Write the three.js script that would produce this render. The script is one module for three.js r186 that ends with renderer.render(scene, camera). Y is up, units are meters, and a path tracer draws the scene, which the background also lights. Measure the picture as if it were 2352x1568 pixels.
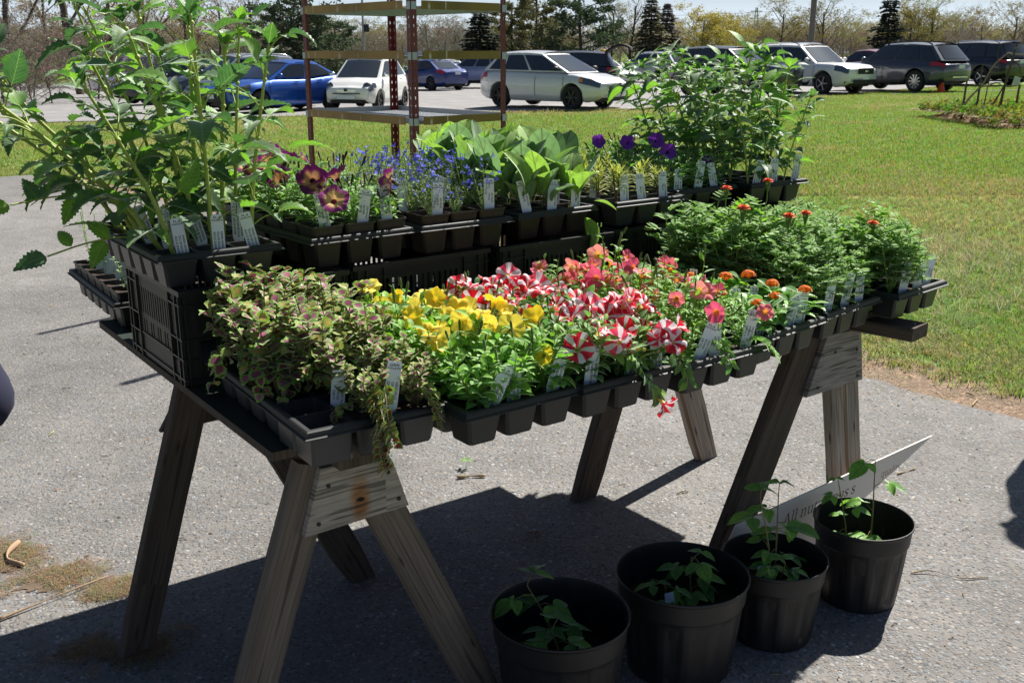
import * as THREE from 'three';
import { mergeGeometries } from 'three/addons/utils/BufferGeometryUtils.js';
import { MarchingCubes } from 'three/addons/objects/MarchingCubes.js';

// ---------------------------------------------------------------- camera, sky, sun, exposure
const scene = new THREE.Scene();
const CAM = { x: -1.0374, y: 1.4801, z: 1.4652, yaw: 0.6432, pitch: 0.2753, fov: 36.79 };
const camera = new THREE.PerspectiveCamera(CAM.fov, 1024 / 682, 0.05, 3000);
camera.rotation.order = 'YXZ';
camera.position.set(CAM.x, CAM.y, CAM.z);
camera.rotation.set(-CAM.pitch, -CAM.yaw, 0);
camera.focus = 2.75; camera.userData.fStop = 18;
const renderer = new THREE.WebGLRenderer({ antialias: true });
renderer.toneMapping = THREE.LinearToneMapping;
renderer.toneMappingExposure = 2.0;
renderer.shadowMap.enabled = true;
const SUN = new THREE.Vector3(0.86, 1, -0.255).normalize();
{ // clear spring sky: pale at the horizon, deeper blue overhead, brighter round the sun
  const W = 512, H = 256, d = new Float32Array(W * H * 4), v = new THREE.Vector3();
  for (let y = 0; y < H; y++) for (let x = 0; x < W; x++) {
    const el = ((y + 0.5) / H - 0.5) * Math.PI, az = ((x + 0.5) / W - 0.5) * 2 * Math.PI; v.set(Math.cos(el) * Math.cos(az), Math.sin(el), Math.cos(el) * Math.sin(az));
    const e = Math.max(0, v.y), h = Math.exp(-e * 12), c = Math.max(0, v.dot(SUN)), glow = 0.22 * Math.pow(c, 6) + 0.5 * Math.pow(c, 60), k = (y * W + x) * 4;
    d[k] = 0.024 + 0.5 * h + glow * 0.95; d[k + 1] = 0.045 + 0.55 * h + glow; d[k + 2] = 0.1 + 0.54 * h + glow; d[k + 3] = 1;
  }
  const t = new THREE.DataTexture(d, W, H, THREE.RGBAFormat, THREE.FloatType); t.mapping = THREE.EquirectangularReflectionMapping; t.magFilter = THREE.LinearFilter; t.needsUpdate = true; scene.background = t; scene.environment = t;
}
const sun = new THREE.DirectionalLight(new THREE.Color().setRGB(1, 0.955, 0.88), 5);
sun.position.copy(SUN).multiplyScalar(60); sun.castShadow = true; sun.shadow.mapSize.set(2048, 2048); sun.shadow.radius = 1;
Object.assign(sun.shadow.camera, { left: -60, right: 60, top: 60, bottom: -60, near: 1, far: 200 });
scene.add(sun); scene.add(sun.target);

// ---------------------------------------------------------------- helpers
const V = (x, y, z) => new THREE.Vector3(x, y, z);
const rng = (seed) => { let a = seed >>> 0; return () => { a = (a + 0x6D2B79F5) >>> 0; let t = a; t = Math.imul(t ^ (t >>> 15), t | 1); t ^= t + Math.imul(t ^ (t >>> 7), t | 61); return ((t ^ (t >>> 14)) >>> 0) / 4294967296; }; };
const R0 = rng(7);
const ru = (r, a, b) => a + (b - a) * r();
const lerp = (a, b, t) => a + (b - a) * t, clamp = (x, a, b) => Math.min(b, Math.max(a, x));
const smooth = (a, b, x) => { const t = clamp((x - a) / (b - a), 0, 1); return t * t * (3 - 2 * t); };
const UP = V(0, 1, 0);
const taken = new Map();
const numbered = (n) => { const k = taken.get(n) ?? 0; taken.set(n, k + 1); return k ? n + '_' + String(k).padStart(3, '0') : n; };
function tag(o, label, category, group, kind) { if (label) o.userData.label = label; if (category) o.userData.category = category; if (group) o.userData.group = group; if (kind) o.userData.kind = kind; return o; }
const shadowed = (o) => { o.traverse((m) => { if (m.isMesh) { m.castShadow = true; m.receiveShadow = true; } }); return o; };
function thing(name, label, category, group) { const g = new THREE.Group(); g.name = numbered(name); scene.add(g); return tag(g, label, category, group); }
function part(parent, name, geo, mat, label) { const m = new THREE.Mesh(geo, mat); m.name = name; parent.add(m); if (label) m.userData.label = label; return m; }
function single(name, geo, mat, label, category, group, kind) { const m = new THREE.Mesh(geo, mat); m.name = numbered(name); scene.add(m); return tag(m, label, category, group, kind); }
function structure(name, geo, mat) { const m = new THREE.Mesh(geo, mat); m.name = numbered(name); m.userData.kind = 'structure'; scene.add(m); return m; }
function copyOf(o, name, label) { const c = o.clone(); c.name = numbered(name); c.userData = { ...o.userData, label }; scene.add(c); return c; }

// mesh builder
class MB {
  constructor() { this.p = []; this.uv = []; this.c = []; this.i = []; this.col = null; }
  v(x, y, z, u = 0, w = 0) { this.p.push(x, y, z); this.uv.push(u, w); if (this.col) this.c.push(...this.col); return this.p.length / 3 - 1; }
  tri(a, b, c) { this.i.push(a, b, c); }
  quad(a, b, c, d) { this.i.push(a, b, c, a, c, d); }
  quadP(a, b, c, d, s = 1) { const u = a.distanceTo(b) * s, w = a.distanceTo(d) * s; const k = this.v(a.x, a.y, a.z, 0, 0); this.v(b.x, b.y, b.z, u, 0); this.v(c.x, c.y, c.z, u, w); this.v(d.x, d.y, d.z, 0, w); this.quad(k, k + 1, k + 2, k + 3); }
  // box with 8 corners bottom 4 (ccw from above) and top 4
  hex(b, t) { const q = (...a) => this.quadP(...a); q(t[0], t[1], t[2], t[3]); q(b[3], b[2], b[1], b[0]); for (let k = 0; k < 4; k++) { const n = (k + 1) % 4; q(b[k], b[n], t[n], t[k]); } }
  box(x0, y0, z0, x1, y1, z1, M) { const f = (x, y, z) => { const p = V(x, y, z); return M ? p.applyMatrix4(M) : p; }; this.hex([f(x0, y0, z1), f(x1, y0, z1), f(x1, y0, z0), f(x0, y0, z0)], [f(x0, y1, z1), f(x1, y1, z1), f(x1, y1, z0), f(x0, y1, z0)]); }
  tube(path, rad, sides = 6, cap = true) {
    const n = path.length, T = path.map((_, k) => path[Math.min(k + 1, n - 1)].clone().sub(path[Math.max(k - 1, 0)]).normalize());
    let N = Math.abs(T[0].y) < 0.9 ? V(0, 1, 0) : V(1, 0, 0); N.sub(T[0].clone().multiplyScalar(N.dot(T[0]))).normalize();
    const rows = []; let len = 0;
    for (let k = 0; k < n; k++) {
      N.sub(T[k].clone().multiplyScalar(N.dot(T[k]))).normalize(); const B = T[k].clone().cross(N), r = typeof rad === 'function' ? rad(k / (n - 1)) : Array.isArray(rad) ? rad[k] : rad;
      if (k) len += path[k].distanceTo(path[k - 1]); const row = [];
      for (let s = 0; s <= sides; s++) { const a = (s / sides) * Math.PI * 2, q = path[k].clone().addScaledVector(N, Math.cos(a) * r).addScaledVector(B, Math.sin(a) * r); row.push(this.v(q.x, q.y, q.z, (s / sides) * r * 6.28, len)); }
      rows.push(row);
    }
    for (let k = 0; k < n - 1; k++) for (let s = 0; s < sides; s++) this.quad(rows[k][s], rows[k][s + 1], rows[k + 1][s + 1], rows[k + 1][s]);
    if (cap) for (const [k, f] of [[0, 1], [n - 1, 0]]) { const c = this.v(path[k].x, path[k].y, path[k].z); for (let s = 0; s < sides; s++) f ? this.tri(c, rows[k][s + 1], rows[k][s]) : this.tri(c, rows[k][s], rows[k][s + 1]); }
    return this;
  }
  grid(nu, nv, f) { const base = this.p.length / 3; for (let j = 0; j <= nv; j++) for (let i = 0; i <= nu; i++) { const [x, y, z, u, w] = f(i / nu, j / nv, i, j); this.v(x, y, z, u ?? i / nu, w ?? j / nv); } const W = nu + 1; for (let j = 0; j < nv; j++) for (let i = 0; i < nu; i++) this.quad(base + j * W + i, base + j * W + i + 1, base + (j + 1) * W + i + 1, base + (j + 1) * W + i); return this; }
  add(geo, M) { const P = geo.attributes.position, U = geo.attributes.uv, I = geo.index, b = this.p.length / 3, q = V(); for (let k = 0; k < P.count; k++) { q.fromBufferAttribute(P, k).applyMatrix4(M); this.v(q.x, q.y, q.z, U ? U.getX(k) : 0, U ? U.getY(k) : 0); } if (I) for (let k = 0; k < I.count; k++) this.i.push(b + I.getX(k)); else for (let k = 0; k < P.count; k++) this.i.push(b + k); return this; }
  geo() { const g = new THREE.BufferGeometry(); g.setAttribute('position', new THREE.Float32BufferAttribute(this.p, 3)); g.setAttribute('uv', new THREE.Float32BufferAttribute(this.uv, 2)); if (this.c.length) g.setAttribute('color', new THREE.Float32BufferAttribute(this.c, 3)); g.setIndex(this.i); g.computeVertexNormals(); return g; }
}
// a matrix that puts local +z along dir with local +y as near up as can be
function look(pos, dir, up = UP, s = 1) { const z = dir.clone().normalize(); let u = up.clone(); if (Math.abs(u.dot(z)) > 0.98) u = V(0.3, 0.2, 0.9); const x = u.clone().cross(z).normalize(), y = z.clone().cross(x); const sx = Array.isArray(s) ? s : [s, s, s]; return new THREE.Matrix4().makeBasis(x.multiplyScalar(sx[0]), y.multiplyScalar(sx[1]), z.multiplyScalar(sx[2])).setPosition(pos); }
function placed(mesh, M) { M.decompose(mesh.position, mesh.quaternion, mesh.scale); return mesh; }
const curve = (pts, n) => new THREE.CatmullRomCurve3(pts).getPoints(n);
const arc = (r, a) => V(Math.cos(a) * r, 0, Math.sin(a) * r);

// camera frame on the ground: right and forward
const FX = Math.sin(CAM.yaw), FZ = -Math.cos(CAM.yaw), RX = Math.cos(CAM.yaw), RZ = Math.sin(CAM.yaw);
const toWorld = (a, d) => [CAM.x + RX * a + FX * d, CAM.z + RZ * a + FZ * d];
const toAD = (x, z) => [(x - CAM.x) * RX + (z - CAM.z) * RZ, (x - CAM.x) * FX + (z - CAM.z) * FZ];
// lie of the land: level round the table, tilting down to the left and away beyond
function land(x, z) { const [a, d] = toAD(x, z); const s = smooth(6, 26, d); return s * (-0.15 + 0.02 * clamp(a, -25, 25)) - clamp(0.0085 * Math.max(0, d - 33), 0, 0.5); }
// a direction in the picture (px in a 2352 wide print) met with forward distance d
function bearing(px, d, y = 0) { return ((px - 1176) / 2358.2) * (0.9623 * d + 0.2718 * (CAM.y - y)); }
const DS = 0.921; // distances below were paced out in units of this many metres
const place = (px, d) => { d *= DS; let y = 0, x, z; for (let k = 0; k < 3; k++) { [x, z] = toWorld(bearing(px, d, y), d); y = land(x, z); } return [x, y, z]; };
const topY = (py, d) => CAM.y + ((118 - py) / 2546) * d * DS; // height seen at that picture row, at that distance

// ---------------------------------------------------------------- noise and textures
const NS = 256, perm = new Uint8Array(512), grad = new Float32Array(256); { const r = rng(99); for (let k = 0; k < 256; k++) { perm[k] = k; grad[k] = r(); } for (let k = 255; k > 0; k--) { const j = (r() * (k + 1)) | 0; [perm[k], perm[j]] = [perm[j], perm[k]]; } for (let k = 0; k < 256; k++) perm[k + 256] = perm[k]; }
function vnoise(x, y, per = 256) { const xi = Math.floor(x), yi = Math.floor(y), fx = x - xi, fy = y - yi, u = fx * fx * (3 - 2 * fx), v = fy * fy * (3 - 2 * fy); const m = (k) => ((k % per) + per) % per; const h = (a, b) => grad[perm[m(a) & 255] + m(b) & 255] ; const g = (a, b) => grad[perm[(perm[m(a) & 255] + m(b)) & 511 & 255]]; return lerp(lerp(g(xi, yi), g(xi + 1, yi), u), lerp(g(xi, yi + 1), g(xi + 1, yi + 1), u), v); }
function fbm(x, y, o = 4, per = 256) { let s = 0, a = 0.5, f = 1; for (let k = 0; k < o; k++) { s += a * vnoise(x * f, y * f, per * f); a *= 0.5; f *= 2; } return s / (1 - Math.pow(0.5, o)); }
function texture(W, H, f, srgb = true, rep = true) { const d = new Uint8Array(W * H * 4); for (let y = 0; y < H; y++) for (let x = 0; x < W; x++) { const c = f(x / W, y / H, x, y), k = (y * W + x) * 4; d[k] = clamp(c[0], 0, 255); d[k + 1] = clamp(c[1], 0, 255); d[k + 2] = clamp(c[2], 0, 255); d[k + 3] = 255; } const t = new THREE.DataTexture(d, W, H); if (srgb) t.colorSpace = THREE.SRGBColorSpace; t.magFilter = THREE.LinearFilter; if (rep) t.wrapS = t.wrapT = THREE.RepeatWrapping; t.needsUpdate = true; return t; }
const std = (o) => new THREE.MeshStandardMaterial(o), phy = (o) => new THREE.MeshPhysicalMaterial(o);
const rgb = (r, g, b) => new THREE.Color().setRGB(r, g, b);

const leafTone = (r, g, b, tr = 0.4) => phy({ color: rgb(r, g, b), roughness: 1, transmission: tr, thickness: 0, side: THREE.DoubleSide });

// ---------------------------------------------------------------- ground
const grassTex = texture(512, 512, (u, v) => { const n = fbm(u * 6, v * 6, 4, 6), m = fbm(u * 40, v * 40, 3, 40), f = vnoise(u * 170, v * 170, 170), dry = smooth(0.5, 0.72, n * 0.75 + m * 0.3); const k = 0.55 + 0.5 * f + 0.25 * (m - 0.5); return [lerp(100, 160, dry) * k, lerp(145, 156, dry) * k, lerp(34, 84, dry) * k]; });
const grassMat = std({ map: grassTex, roughness: 1, bumpMap: grassTex, bumpScale: 0.02, vertexColors: true });
function sheet(pts, seg, lift, mat, name, colf, uvs) { // a strip between two border lines (lists of [x, z]), draped on the land
  const m = new MB(), n = pts.length; const W = seg + 1;
  for (let k = 0; k < n; k++) for (let s = 0; s <= seg; s++) { const x = lerp(pts[k][0][0], pts[k][1][0], s / seg), z = lerp(pts[k][0][1], pts[k][1][1], s / seg); m.col = colf ? colf(x, z) : null; m.v(x, land(x, z) + lift, z, x * uvs, z * uvs); }
  for (let k = 0; k < n - 1; k++) for (let s = 0; s < seg; s++) m.quad(k * W + s, k * W + s + 1, (k + 1) * W + s + 1, (k + 1) * W + s);
  const g = m.geo(); if (g.attributes.normal.getY(0) < 0) { const I = g.index.array; for (let k = 0; k < I.length; k += 3) { const t = I[k]; I[k] = I[k + 1]; I[k + 1] = t; } g.computeVertexNormals(); }
  return structure(name, g, mat);
}
{
  const m = new MB(), rs = [0]; for (let r = 0.6; r < 1600; r *= r < 4 ? 1.5 : r < 90 ? 1.07 : 1.25) rs.push(r);
  const na = 180; for (const r of rs) for (let k = 0; k <= na; k++) { const a = (k / na) * Math.PI * 2, x = CAM.x + Math.cos(a) * r, z = CAM.z + Math.sin(a) * r, n = fbm(x * 0.21 + 50, z * 0.21 + 50, 3), n2 = fbm(x * 0.9 + 9, z * 0.9 + 3, 2), dry = smooth(0.5, 0.66, n * 0.7 + n2 * 0.3); m.col = [lerp(0.86, 1.5, dry), lerp(0.98, 1.12, dry), lerp(0.8, 1.4, dry)]; m.v(x, land(x, z) - (r > 60 ? 0.25 * smooth(60, 100, r) : 0), z, x / 2.2, z / 2.2); }
  for (let k = 0; k < rs.length - 1; k++) for (let a = 0; a < na; a++) { const p = k * (na + 1) + a, q = p + na + 1; m.quad(p, p + 1, q + 1, q); }
  structure('ground', m.geo(), grassMat);
}
// asphalt: bitumen with chippings
function asphaltMaps(N, stones, base, seed) {
  const r = rng(seed), c = new Float32Array(N * N * 3), h = new Float32Array(N * N);
  for (let y = 0; y < N; y++) for (let x = 0; x < N; x++) { const k = y * N + x, n = fbm(x / N * 12, y / N * 12, 4, 12), f = r(); const t = base * (0.72 + 0.3 * n + 0.22 * f); c[k * 3] = t * 1.02; c[k * 3 + 1] = t * 0.995; c[k * 3 + 2] = t * 0.97; h[k] = 0.25 * f * 0.4 + 0.12 * n; }
  for (let s = 0; s < stones; s++) { const cx = r() * N, cy = r() * N, ra = 0.9 + Math.pow(r(), 2.2) * 4.2, rb = ra * ru(r, 0.55, 1), th = r() * 3.14, ct = Math.cos(th), st = Math.sin(th), pick = r(), tone = base * (pick < 0.05 ? ru(r, 1.2, 1.42) : ru(r, 0.76, 1.18)), warm = ru(r, -0.05, 0.07), e = Math.ceil(ra) + 1, hh = ru(r, 0.5, 1);
    for (let j = -e; j <= e; j++) for (let i = -e; i <= e; i++) { const p = (i * ct + j * st) / ra, q = (j * ct - i * st) / rb, d = p * p + q * q; if (d > 1) continue; const k = (((cy + j) | 0) + N) % N * N + (((cx + i) | 0) + N) % N, hv = hh * (1 - d * 0.6); if (hv > h[k]) { h[k] = hv; const t = tone * (0.96 + 0.08 * r()); c[k * 3] = t * (1 + warm); c[k * 3 + 1] = t; c[k * 3 + 2] = t * (1 - warm); } } }
  return [texture(N, N, (u, v, x, y) => { const k = (y * N + x) * 3; return [c[k], c[k + 1], c[k + 2]]; }), texture(N, N, (u, v, x, y) => { const t = h[y * N + x] * 255; return [t, t, t]; }, false)];
}
const [aspC, aspH] = asphaltMaps(1024, 42000, 112, 5);
const aspMat = std({ map: aspC, bumpMap: aspH, bumpScale: 0.0032, roughness: 0.93, vertexColors: true });
const dirtMat = std({ map: texture(256, 256, (u, v) => { const n = fbm(u * 9, v * 9, 4, 9), f = vnoise(u * 90, v * 90, 90), g = vnoise(u * 40 + 7, v * 128, 128); const k = 0.7 + 0.5 * n * f + 0.25 * (g > 0.72 ? 1 : 0); return [134 * k, 112 * k, 92 * k]; }), roughness: 1 });
const edgeX = (z) => (z > -1.3 ? 3.06 : 3.06 - (-1.3 - z) * 0.075) + 0.09 * (fbm(z * 1.7 + 40, 3.3, 3) - 0.5) + 0.05 * (vnoise(z * 9 + 80, 1) - 0.5);
{
  const rows = [], dirt = []; for (let z = 5; z > -13.2; z -= 0.09) { rows.push([[-9, z], [edgeX(z), z]]); dirt.push([[edgeX(z) - 0.25, z], [edgeX(z) + 0.32 + 0.25 * (fbm(z * 0.9 + 20, 8, 3) - 0.4), z]]); }
  sheet(dirt, 4, 0.004, dirtMat, 'dirt_verge', null, 1.4);
  sheet(rows, 60, 0.008, aspMat, 'asphalt_path', (x, z) => { const n = fbm(x * 0.8 + 60, z * 0.8 + 60, 4), b = fbm(x * 2.6 + 11, z * 2.6 + 90, 3); const k = 0.95 + 0.5 * (n - 0.5) + 0.25 * (b - 0.5); return [k, k * 0.995, k * 0.985]; }, 1 / 1.5);
}
// parking lot and a thin footpath across the far lawn
const lotMat = std({ map: texture(256, 256, (u, v) => { const n = fbm(u * 6, v * 6, 4, 6), f = vnoise(u * 120, v * 120, 120); const k = 128 * (0.8 + 0.28 * n + 0.12 * f); return [k, k * 0.985, k * 0.98]; }), roughness: 0.95 });
const lotEdge = [[-700, 31], [0, 31], [500, 31.5], [900, 32], [1150, 31.6], [1450, 31.8], [1600, 34], [1800, 37.5], [1980, 40.5], [2200, 47], [2352, 52], [2700, 60]];
{
  const rows = []; for (let k = 0; k < lotEdge.length - 1; k++) for (let s = 0; s < 8; s++) { const px = lerp(lotEdge[k][0], lotEdge[k + 1][0], s / 8), d = lerp(lotEdge[k][1], lotEdge[k + 1][1], s / 8) + 0.25 * (fbm(px * 0.02 + 9, 4, 2) - 0.5); const A = place(px, d), B = place(px, 96); rows.push([[A[0], A[2]], [B[0], B[2]]]); }
  sheet(rows, 40, 0.03, lotMat, 'parking_lot', null, 1 / 3);
  const fp = []; for (let px = 2050; px <= 2500; px += 25) { const d = lerp(39, 40.5, (px - 2050) / 450), A = place(px, d - 0.35), B = place(px, d + 0.35); fp.push([[A[0], A[2]], [B[0], B[2]]]); }
  sheet(fp, 2, 0.02, std({ color: rgb(0.075, 0.075, 0.08), roughness: 0.95 }), 'footpath', null, 1);
}

// ---------------------------------------------------------------- grass (nobody could count the blades)
const bladeMat = phy({ color: rgb(0.215, 0.34, 0.05), roughness: 1, transmission: 0.42, thickness: 0, side: THREE.DoubleSide });
function tuftGeo(seed, n, h, spread, droop, w) { const r = rng(seed), m = new MB(); for (let k = 0; k < n; k++) { const a = r() * 6.28, b = V(Math.cos(a + 2) * r() * spread, 0, Math.sin(a + 2) * r() * spread), H = h * ru(r, 0.5, 1.1), lean = ru(r, 0.15, droop), s = V(-Math.sin(a), 0, Math.cos(a)).multiplyScalar(w * ru(r, 0.6, 1.2)); const q = (t) => V(b.x + Math.cos(a) * H * lean * t * t, H * t * (1 - 0.3 * lean * t), b.z + Math.sin(a) * H * lean * t * t); const p1 = q(0.55), p2 = q(1); const i0 = m.v(b.x - s.x, 0, b.z - s.z), i1 = m.v(b.x + s.x, 0, b.z + s.z), i2 = m.v(p1.x + s.x * 0.8, p1.y, p1.z + s.z * 0.8), i3 = m.v(p1.x - s.x * 0.8, p1.y, p1.z - s.z * 0.8), i4 = m.v(p2.x, p2.y, p2.z); m.quad(i0, i1, i2, i3); m.tri(i3, i2, i4); } return m.geo(); }
function scatter(name, geo, mat, list, label, category) { const im = new THREE.InstancedMesh(geo, mat, list.length), M = new THREE.Matrix4(), Q = new THREE.Quaternion(), P = V(), S = V(); list.forEach(([x, y, z, a, s, c, sy], k) => { Q.setFromAxisAngle(UP, a); im.setMatrixAt(k, M.compose(P.set(x, y, z), Q, S.set(s, s * (sy ?? 1), s))); if (c) im.setColorAt(k, c); }); im.name = numbered(name); im.userData.kind = 'stuff'; if (label) tag(im, label, category); scene.add(im); return im; }
const grassTone = (r, dryness) => { const d = r() < dryness ? 1 : 0; return d ? rgb(ru(r, 1.5, 2.2), ru(r, 0.85, 1.25), ru(r, 1.8, 3.2)) : rgb(ru(r, 0.7, 1.5), ru(r, 0.75, 1.25), ru(r, 0.5, 1.2)); };
{
  const r = rng(31), near = [], far = [], long = [];
  // near lawn to the right of the path, and the strip behind it
  for (let k = 0; k < 120000; k++) { const d = 3.6 + Math.pow(r(), 1.7) * 11, a = ru(r, -0.5, 0.54) * d, [x, z] = toWorld(a, d); const e = edgeX(z); const off = z < -13.2 ? 1 : x - e - 0.16 - 0.3 * (fbm(z * 2.1 + 3, x * 2.1, 3) - 0.35); if (off < 0 || (off < 0.45 && r() > off * 1.8)) continue; const n = fbm(x * 0.6 + 10, z * 0.6 + 10, 3), dry = smooth(0.46, 0.68, n) * 0.55 + 0.1; near.push([x, land(x, z), z, r() * 6.28, ru(r, 0.6, 1.15) * (0.8 + 0.5 * n), grassTone(r, dry)]); }
  for (let k = 0; k < 150000; k++) { const d = 12 + Math.pow(r(), 1.25) * 34, px = ru(r, -100, 2460), [x, y, z] = place(px, d); let e = 31; for (let q = 0; q < lotEdge.length - 1; q++) if (px >= lotEdge[q][0]) e = lerp(lotEdge[q][1], lotEdge[q + 1][1], (px - lotEdge[q][0]) / (lotEdge[q + 1][0] - lotEdge[q][0])); if (d > e - 0.1 || (z > -13.3 && x < edgeX(z) + 0.2)) continue; if (Math.abs(d - lerp(39, 40.5, (px - 2050) / 450)) < 0.4 && px > 2050) continue; const n = fbm(x * 0.21 + 50, z * 0.21 + 50, 3) * 0.7 + fbm(x * 0.9 + 9, z * 0.9 + 3, 2) * 0.3, dry = clamp(smooth(0.46, 0.66, n) * 0.62 + 0.1 + 0.5 * smooth(2.5, 0.5, e - d), 0, 0.92); far.push([x, y, z, r() * 6.28, ru(r, 0.7, 1.3), grassTone(r, dry), e - d < 0.7 && px > 560 && px < 1500 ? ru(r, 1.2, 2.2) : 1]); }
  // long straw and coarse blades beside the table's right end
  for (let k = 0; k < 2600; k++) { const x = ru(r, 3.3, 6.8), z = ru(r, -5.5, -1.3); const n = fbm(x * 1.1 + 4, z * 1.1 + 9, 3); if (n < 0.46 || x < edgeX(z) + 0.3) continue; long.push([x, land(x, z), z, r() * 6.28, ru(r, 0.6, 1.25), r() < 0.55 ? rgb(ru(r, 1.3, 1.9), ru(r, 0.95, 1.4), ru(r, 1.6, 2.6)) : rgb(ru(r, 0.45, 0.8), ru(r, 0.8, 1.1), ru(r, 0.3, 0.6))]); }
  const verge = []; for (let k = 0; k < 5200; k++) { const z = 3.5 - Math.pow(r(), 0.8) * 13, x = edgeX(z) + ru(r, -0.2, 0.42) * (0.5 + r()); const n = fbm(x * 5 + 3, z * 5 + 7, 3); if (n < 0.4) continue; verge.push([x, land(x, z) + 0.006, z, r() * 6.28, ru(r, 0.35, 0.9), r() < 0.75 ? rgb(ru(r, 1.3, 2.1), ru(r, 0.6, 0.95), ru(r, 2, 4)) : rgb(ru(r, 0.6, 1.1), ru(r, 0.6, 1), ru(r, 0.6, 1.2)), 0.5]); }
  scatter('dry_thatch', tuftGeo(4, 6, 0.035, 0.05, 3.4, 0.0018), bladeMat, verge, 'dry straw and thatch along the edge of the asphalt path', 'straw');
  scatter('lawn_grass', tuftGeo(1, 7, 0.05, 0.035, 1.1, 0.0022), bladeMat, near, 'short green spring grass of the lawn beside the asphalt path', 'grass');
  scatter('lawn_grass', tuftGeo(2, 7, 0.05, 0.09, 1.2, 0.006), bladeMat, far, 'mown green and straw coloured lawn reaching back to the parking lot', 'grass');
  scatter('long_grass', tuftGeo(3, 6, 0.13, 0.05, 2.2, 0.0022), leafTone(0.3, 0.34, 0.12, 0.35), long, 'long coarse grass blades and pale straw beyond the right sawhorse', 'grass');
}

// ---------------------------------------------------------------- trees
const barkMat = std({ color: rgb(0.085, 0.068, 0.055), roughness: 1 }), paleBark = std({ color: rgb(0.3, 0.27, 0.24), roughness: 1 }), twigMat = std({ color: rgb(0.12, 0.095, 0.075), roughness: 1 });
const FOL = { yellow: leafTone(0.36, 0.30, 0.035), olive: leafTone(0.20, 0.17, 0.035), tan: leafTone(0.25, 0.19, 0.09), rust: leafTone(0.20, 0.095, 0.06), lime: leafTone(0.23, 0.25, 0.04), grey: leafTone(0.17, 0.145, 0.115), spruce: leafTone(0.022, 0.042, 0.022, 0.15), pine: leafTone(0.05, 0.085, 0.03, 0.25), larch: leafTone(0.13, 0.13, 0.045, 0.3) };
function skeleton(seed, o) { // limbs as tubes, tips to hang leaves on
  const r = rng(seed), limbs = new MB(), twigs = new MB(), tips = [];
  const grow = (p, d, len, rad, lv) => {
    const n = lv === 0 ? 5 : 3, pts = [p.clone()]; let q = p.clone(), e = d.clone();
    for (let k = 0; k < n; k++) { e.x += ru(r, -1, 1) * o.wob; e.z += ru(r, -1, 1) * o.wob; e.y += o.lift * (lv ? 1 : 0.3); e.normalize(); q = q.clone().addScaledVector(e, len / n); pts.push(q); }
    const end = lv >= o.levels ? 0.15 : 0.55; (rad > 0.022 ? limbs : twigs).tube(pts, (t) => rad * lerp(1, end, t), lv < 2 ? 6 : 3, false);
    if (lv >= o.levels - 1) for (let k = 1; k < pts.length; k++) tips.push([pts[k], lv]);
    if (lv >= o.levels) return;
    const kids = lv === 0 ? o.first : o.kids; for (let k = 0; k < kids; k++) { const t = lv === 0 ? lerp(o.bare, 0.98, (k + r() * 0.6) / kids) : ru(r, 0.25, 1), s = t * (pts.length - 1), i0 = Math.min(Math.floor(s), pts.length - 2), pos = pts[i0].clone().lerp(pts[i0 + 1], s - i0); const a = k * 2.4 + r() * 1.4, out = V(Math.cos(a), 0, Math.sin(a)); const dd = e.clone().multiplyScalar(lv === 0 ? o.up : 0.75).addScaledVector(out, o.spread * ru(r, 0.7, 1.2)).normalize(); grow(pos, dd, len * (lv === 0 ? o.ratio0 * lerp(1.1, 0.55, t) : o.ratio) * ru(r, 0.75, 1.2), rad * (lv === 0 ? 0.42 : 0.5) * lerp(1, 0.7, t), lv + 1); }
    if (lv > 0) tips.push([q, lv]);
  };
  grow(V(0, 0, 0), V(0, 1, 0), o.height * 0.8, o.rad, 0);
  return { limbs, twigs, tips, r };
}
function leavesOn(sk, n, size, jit) { const m = new MB(), { tips, r } = sk; for (let k = 0; k < n; k++) { const p = tips[(r() * tips.length) | 0][0], q = V(p.x + ru(r, -1, 1) * jit, p.y + ru(r, -1, 1) * jit, p.z + ru(r, -1, 1) * jit), a = V(ru(r, -1, 1), ru(r, -1, 1), ru(r, -1, 1)).normalize(), b = V(ru(r, -1, 1), ru(r, -1, 1), ru(r, -1, 1)).cross(a).normalize(), s = size * ru(r, 0.5, 1.3); const A = q.clone().addScaledVector(a, s), B = q.clone().addScaledVector(b, s * 0.7), C = q.clone().addScaledVector(a, -s), D = q.clone().addScaledVector(b, -s * 0.7); const i = m.v(A.x, A.y, A.z); m.v(B.x, B.y, B.z); m.v(C.x, C.y, C.z); m.v(D.x, D.y, D.z); m.quad(i, i + 1, i + 2, i + 3); } return m.geo(); }
const broad = (seed, o, n, size, jit) => { const sk = skeleton(seed, o); return { limbs: sk.limbs.geo(), twigs: sk.twigs.geo(), crown: n ? leavesOn(sk, n, size, jit) : null }; };
const OB = { height: 10, rad: 0.17, levels: 4, first: 9, kids: 4, bare: 0.22, up: 0.75, spread: 0.75, ratio0: 0.55, ratio: 0.6, wob: 0.12, lift: 0.07 };
const treeShapes = {
  bare: [broad(11, OB, 0), broad(12, { ...OB, first: 7, bare: 0.3, wob: 0.18 }, 0)],
  bud: [broad(21, OB, 2600, 0.085, 0.22), broad(22, { ...OB, spread: 0.9, bare: 0.15 }, 3000, 0.085, 0.25)],
  full: [broad(31, { ...OB, spread: 1, bare: 0.08, first: 11 }, 7500, 0.11, 0.35), broad(32, { ...OB, spread: 0.85, bare: 0.1, first: 12 }, 7000, 0.11, 0.32)],
  shrub: [broad(41, { ...OB, bare: 0.02, first: 14, ratio0: 0.75, up: 0.5, spread: 0.9, rad: 0.09 }, 1200, 0.08, 0.3)],
};
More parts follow.
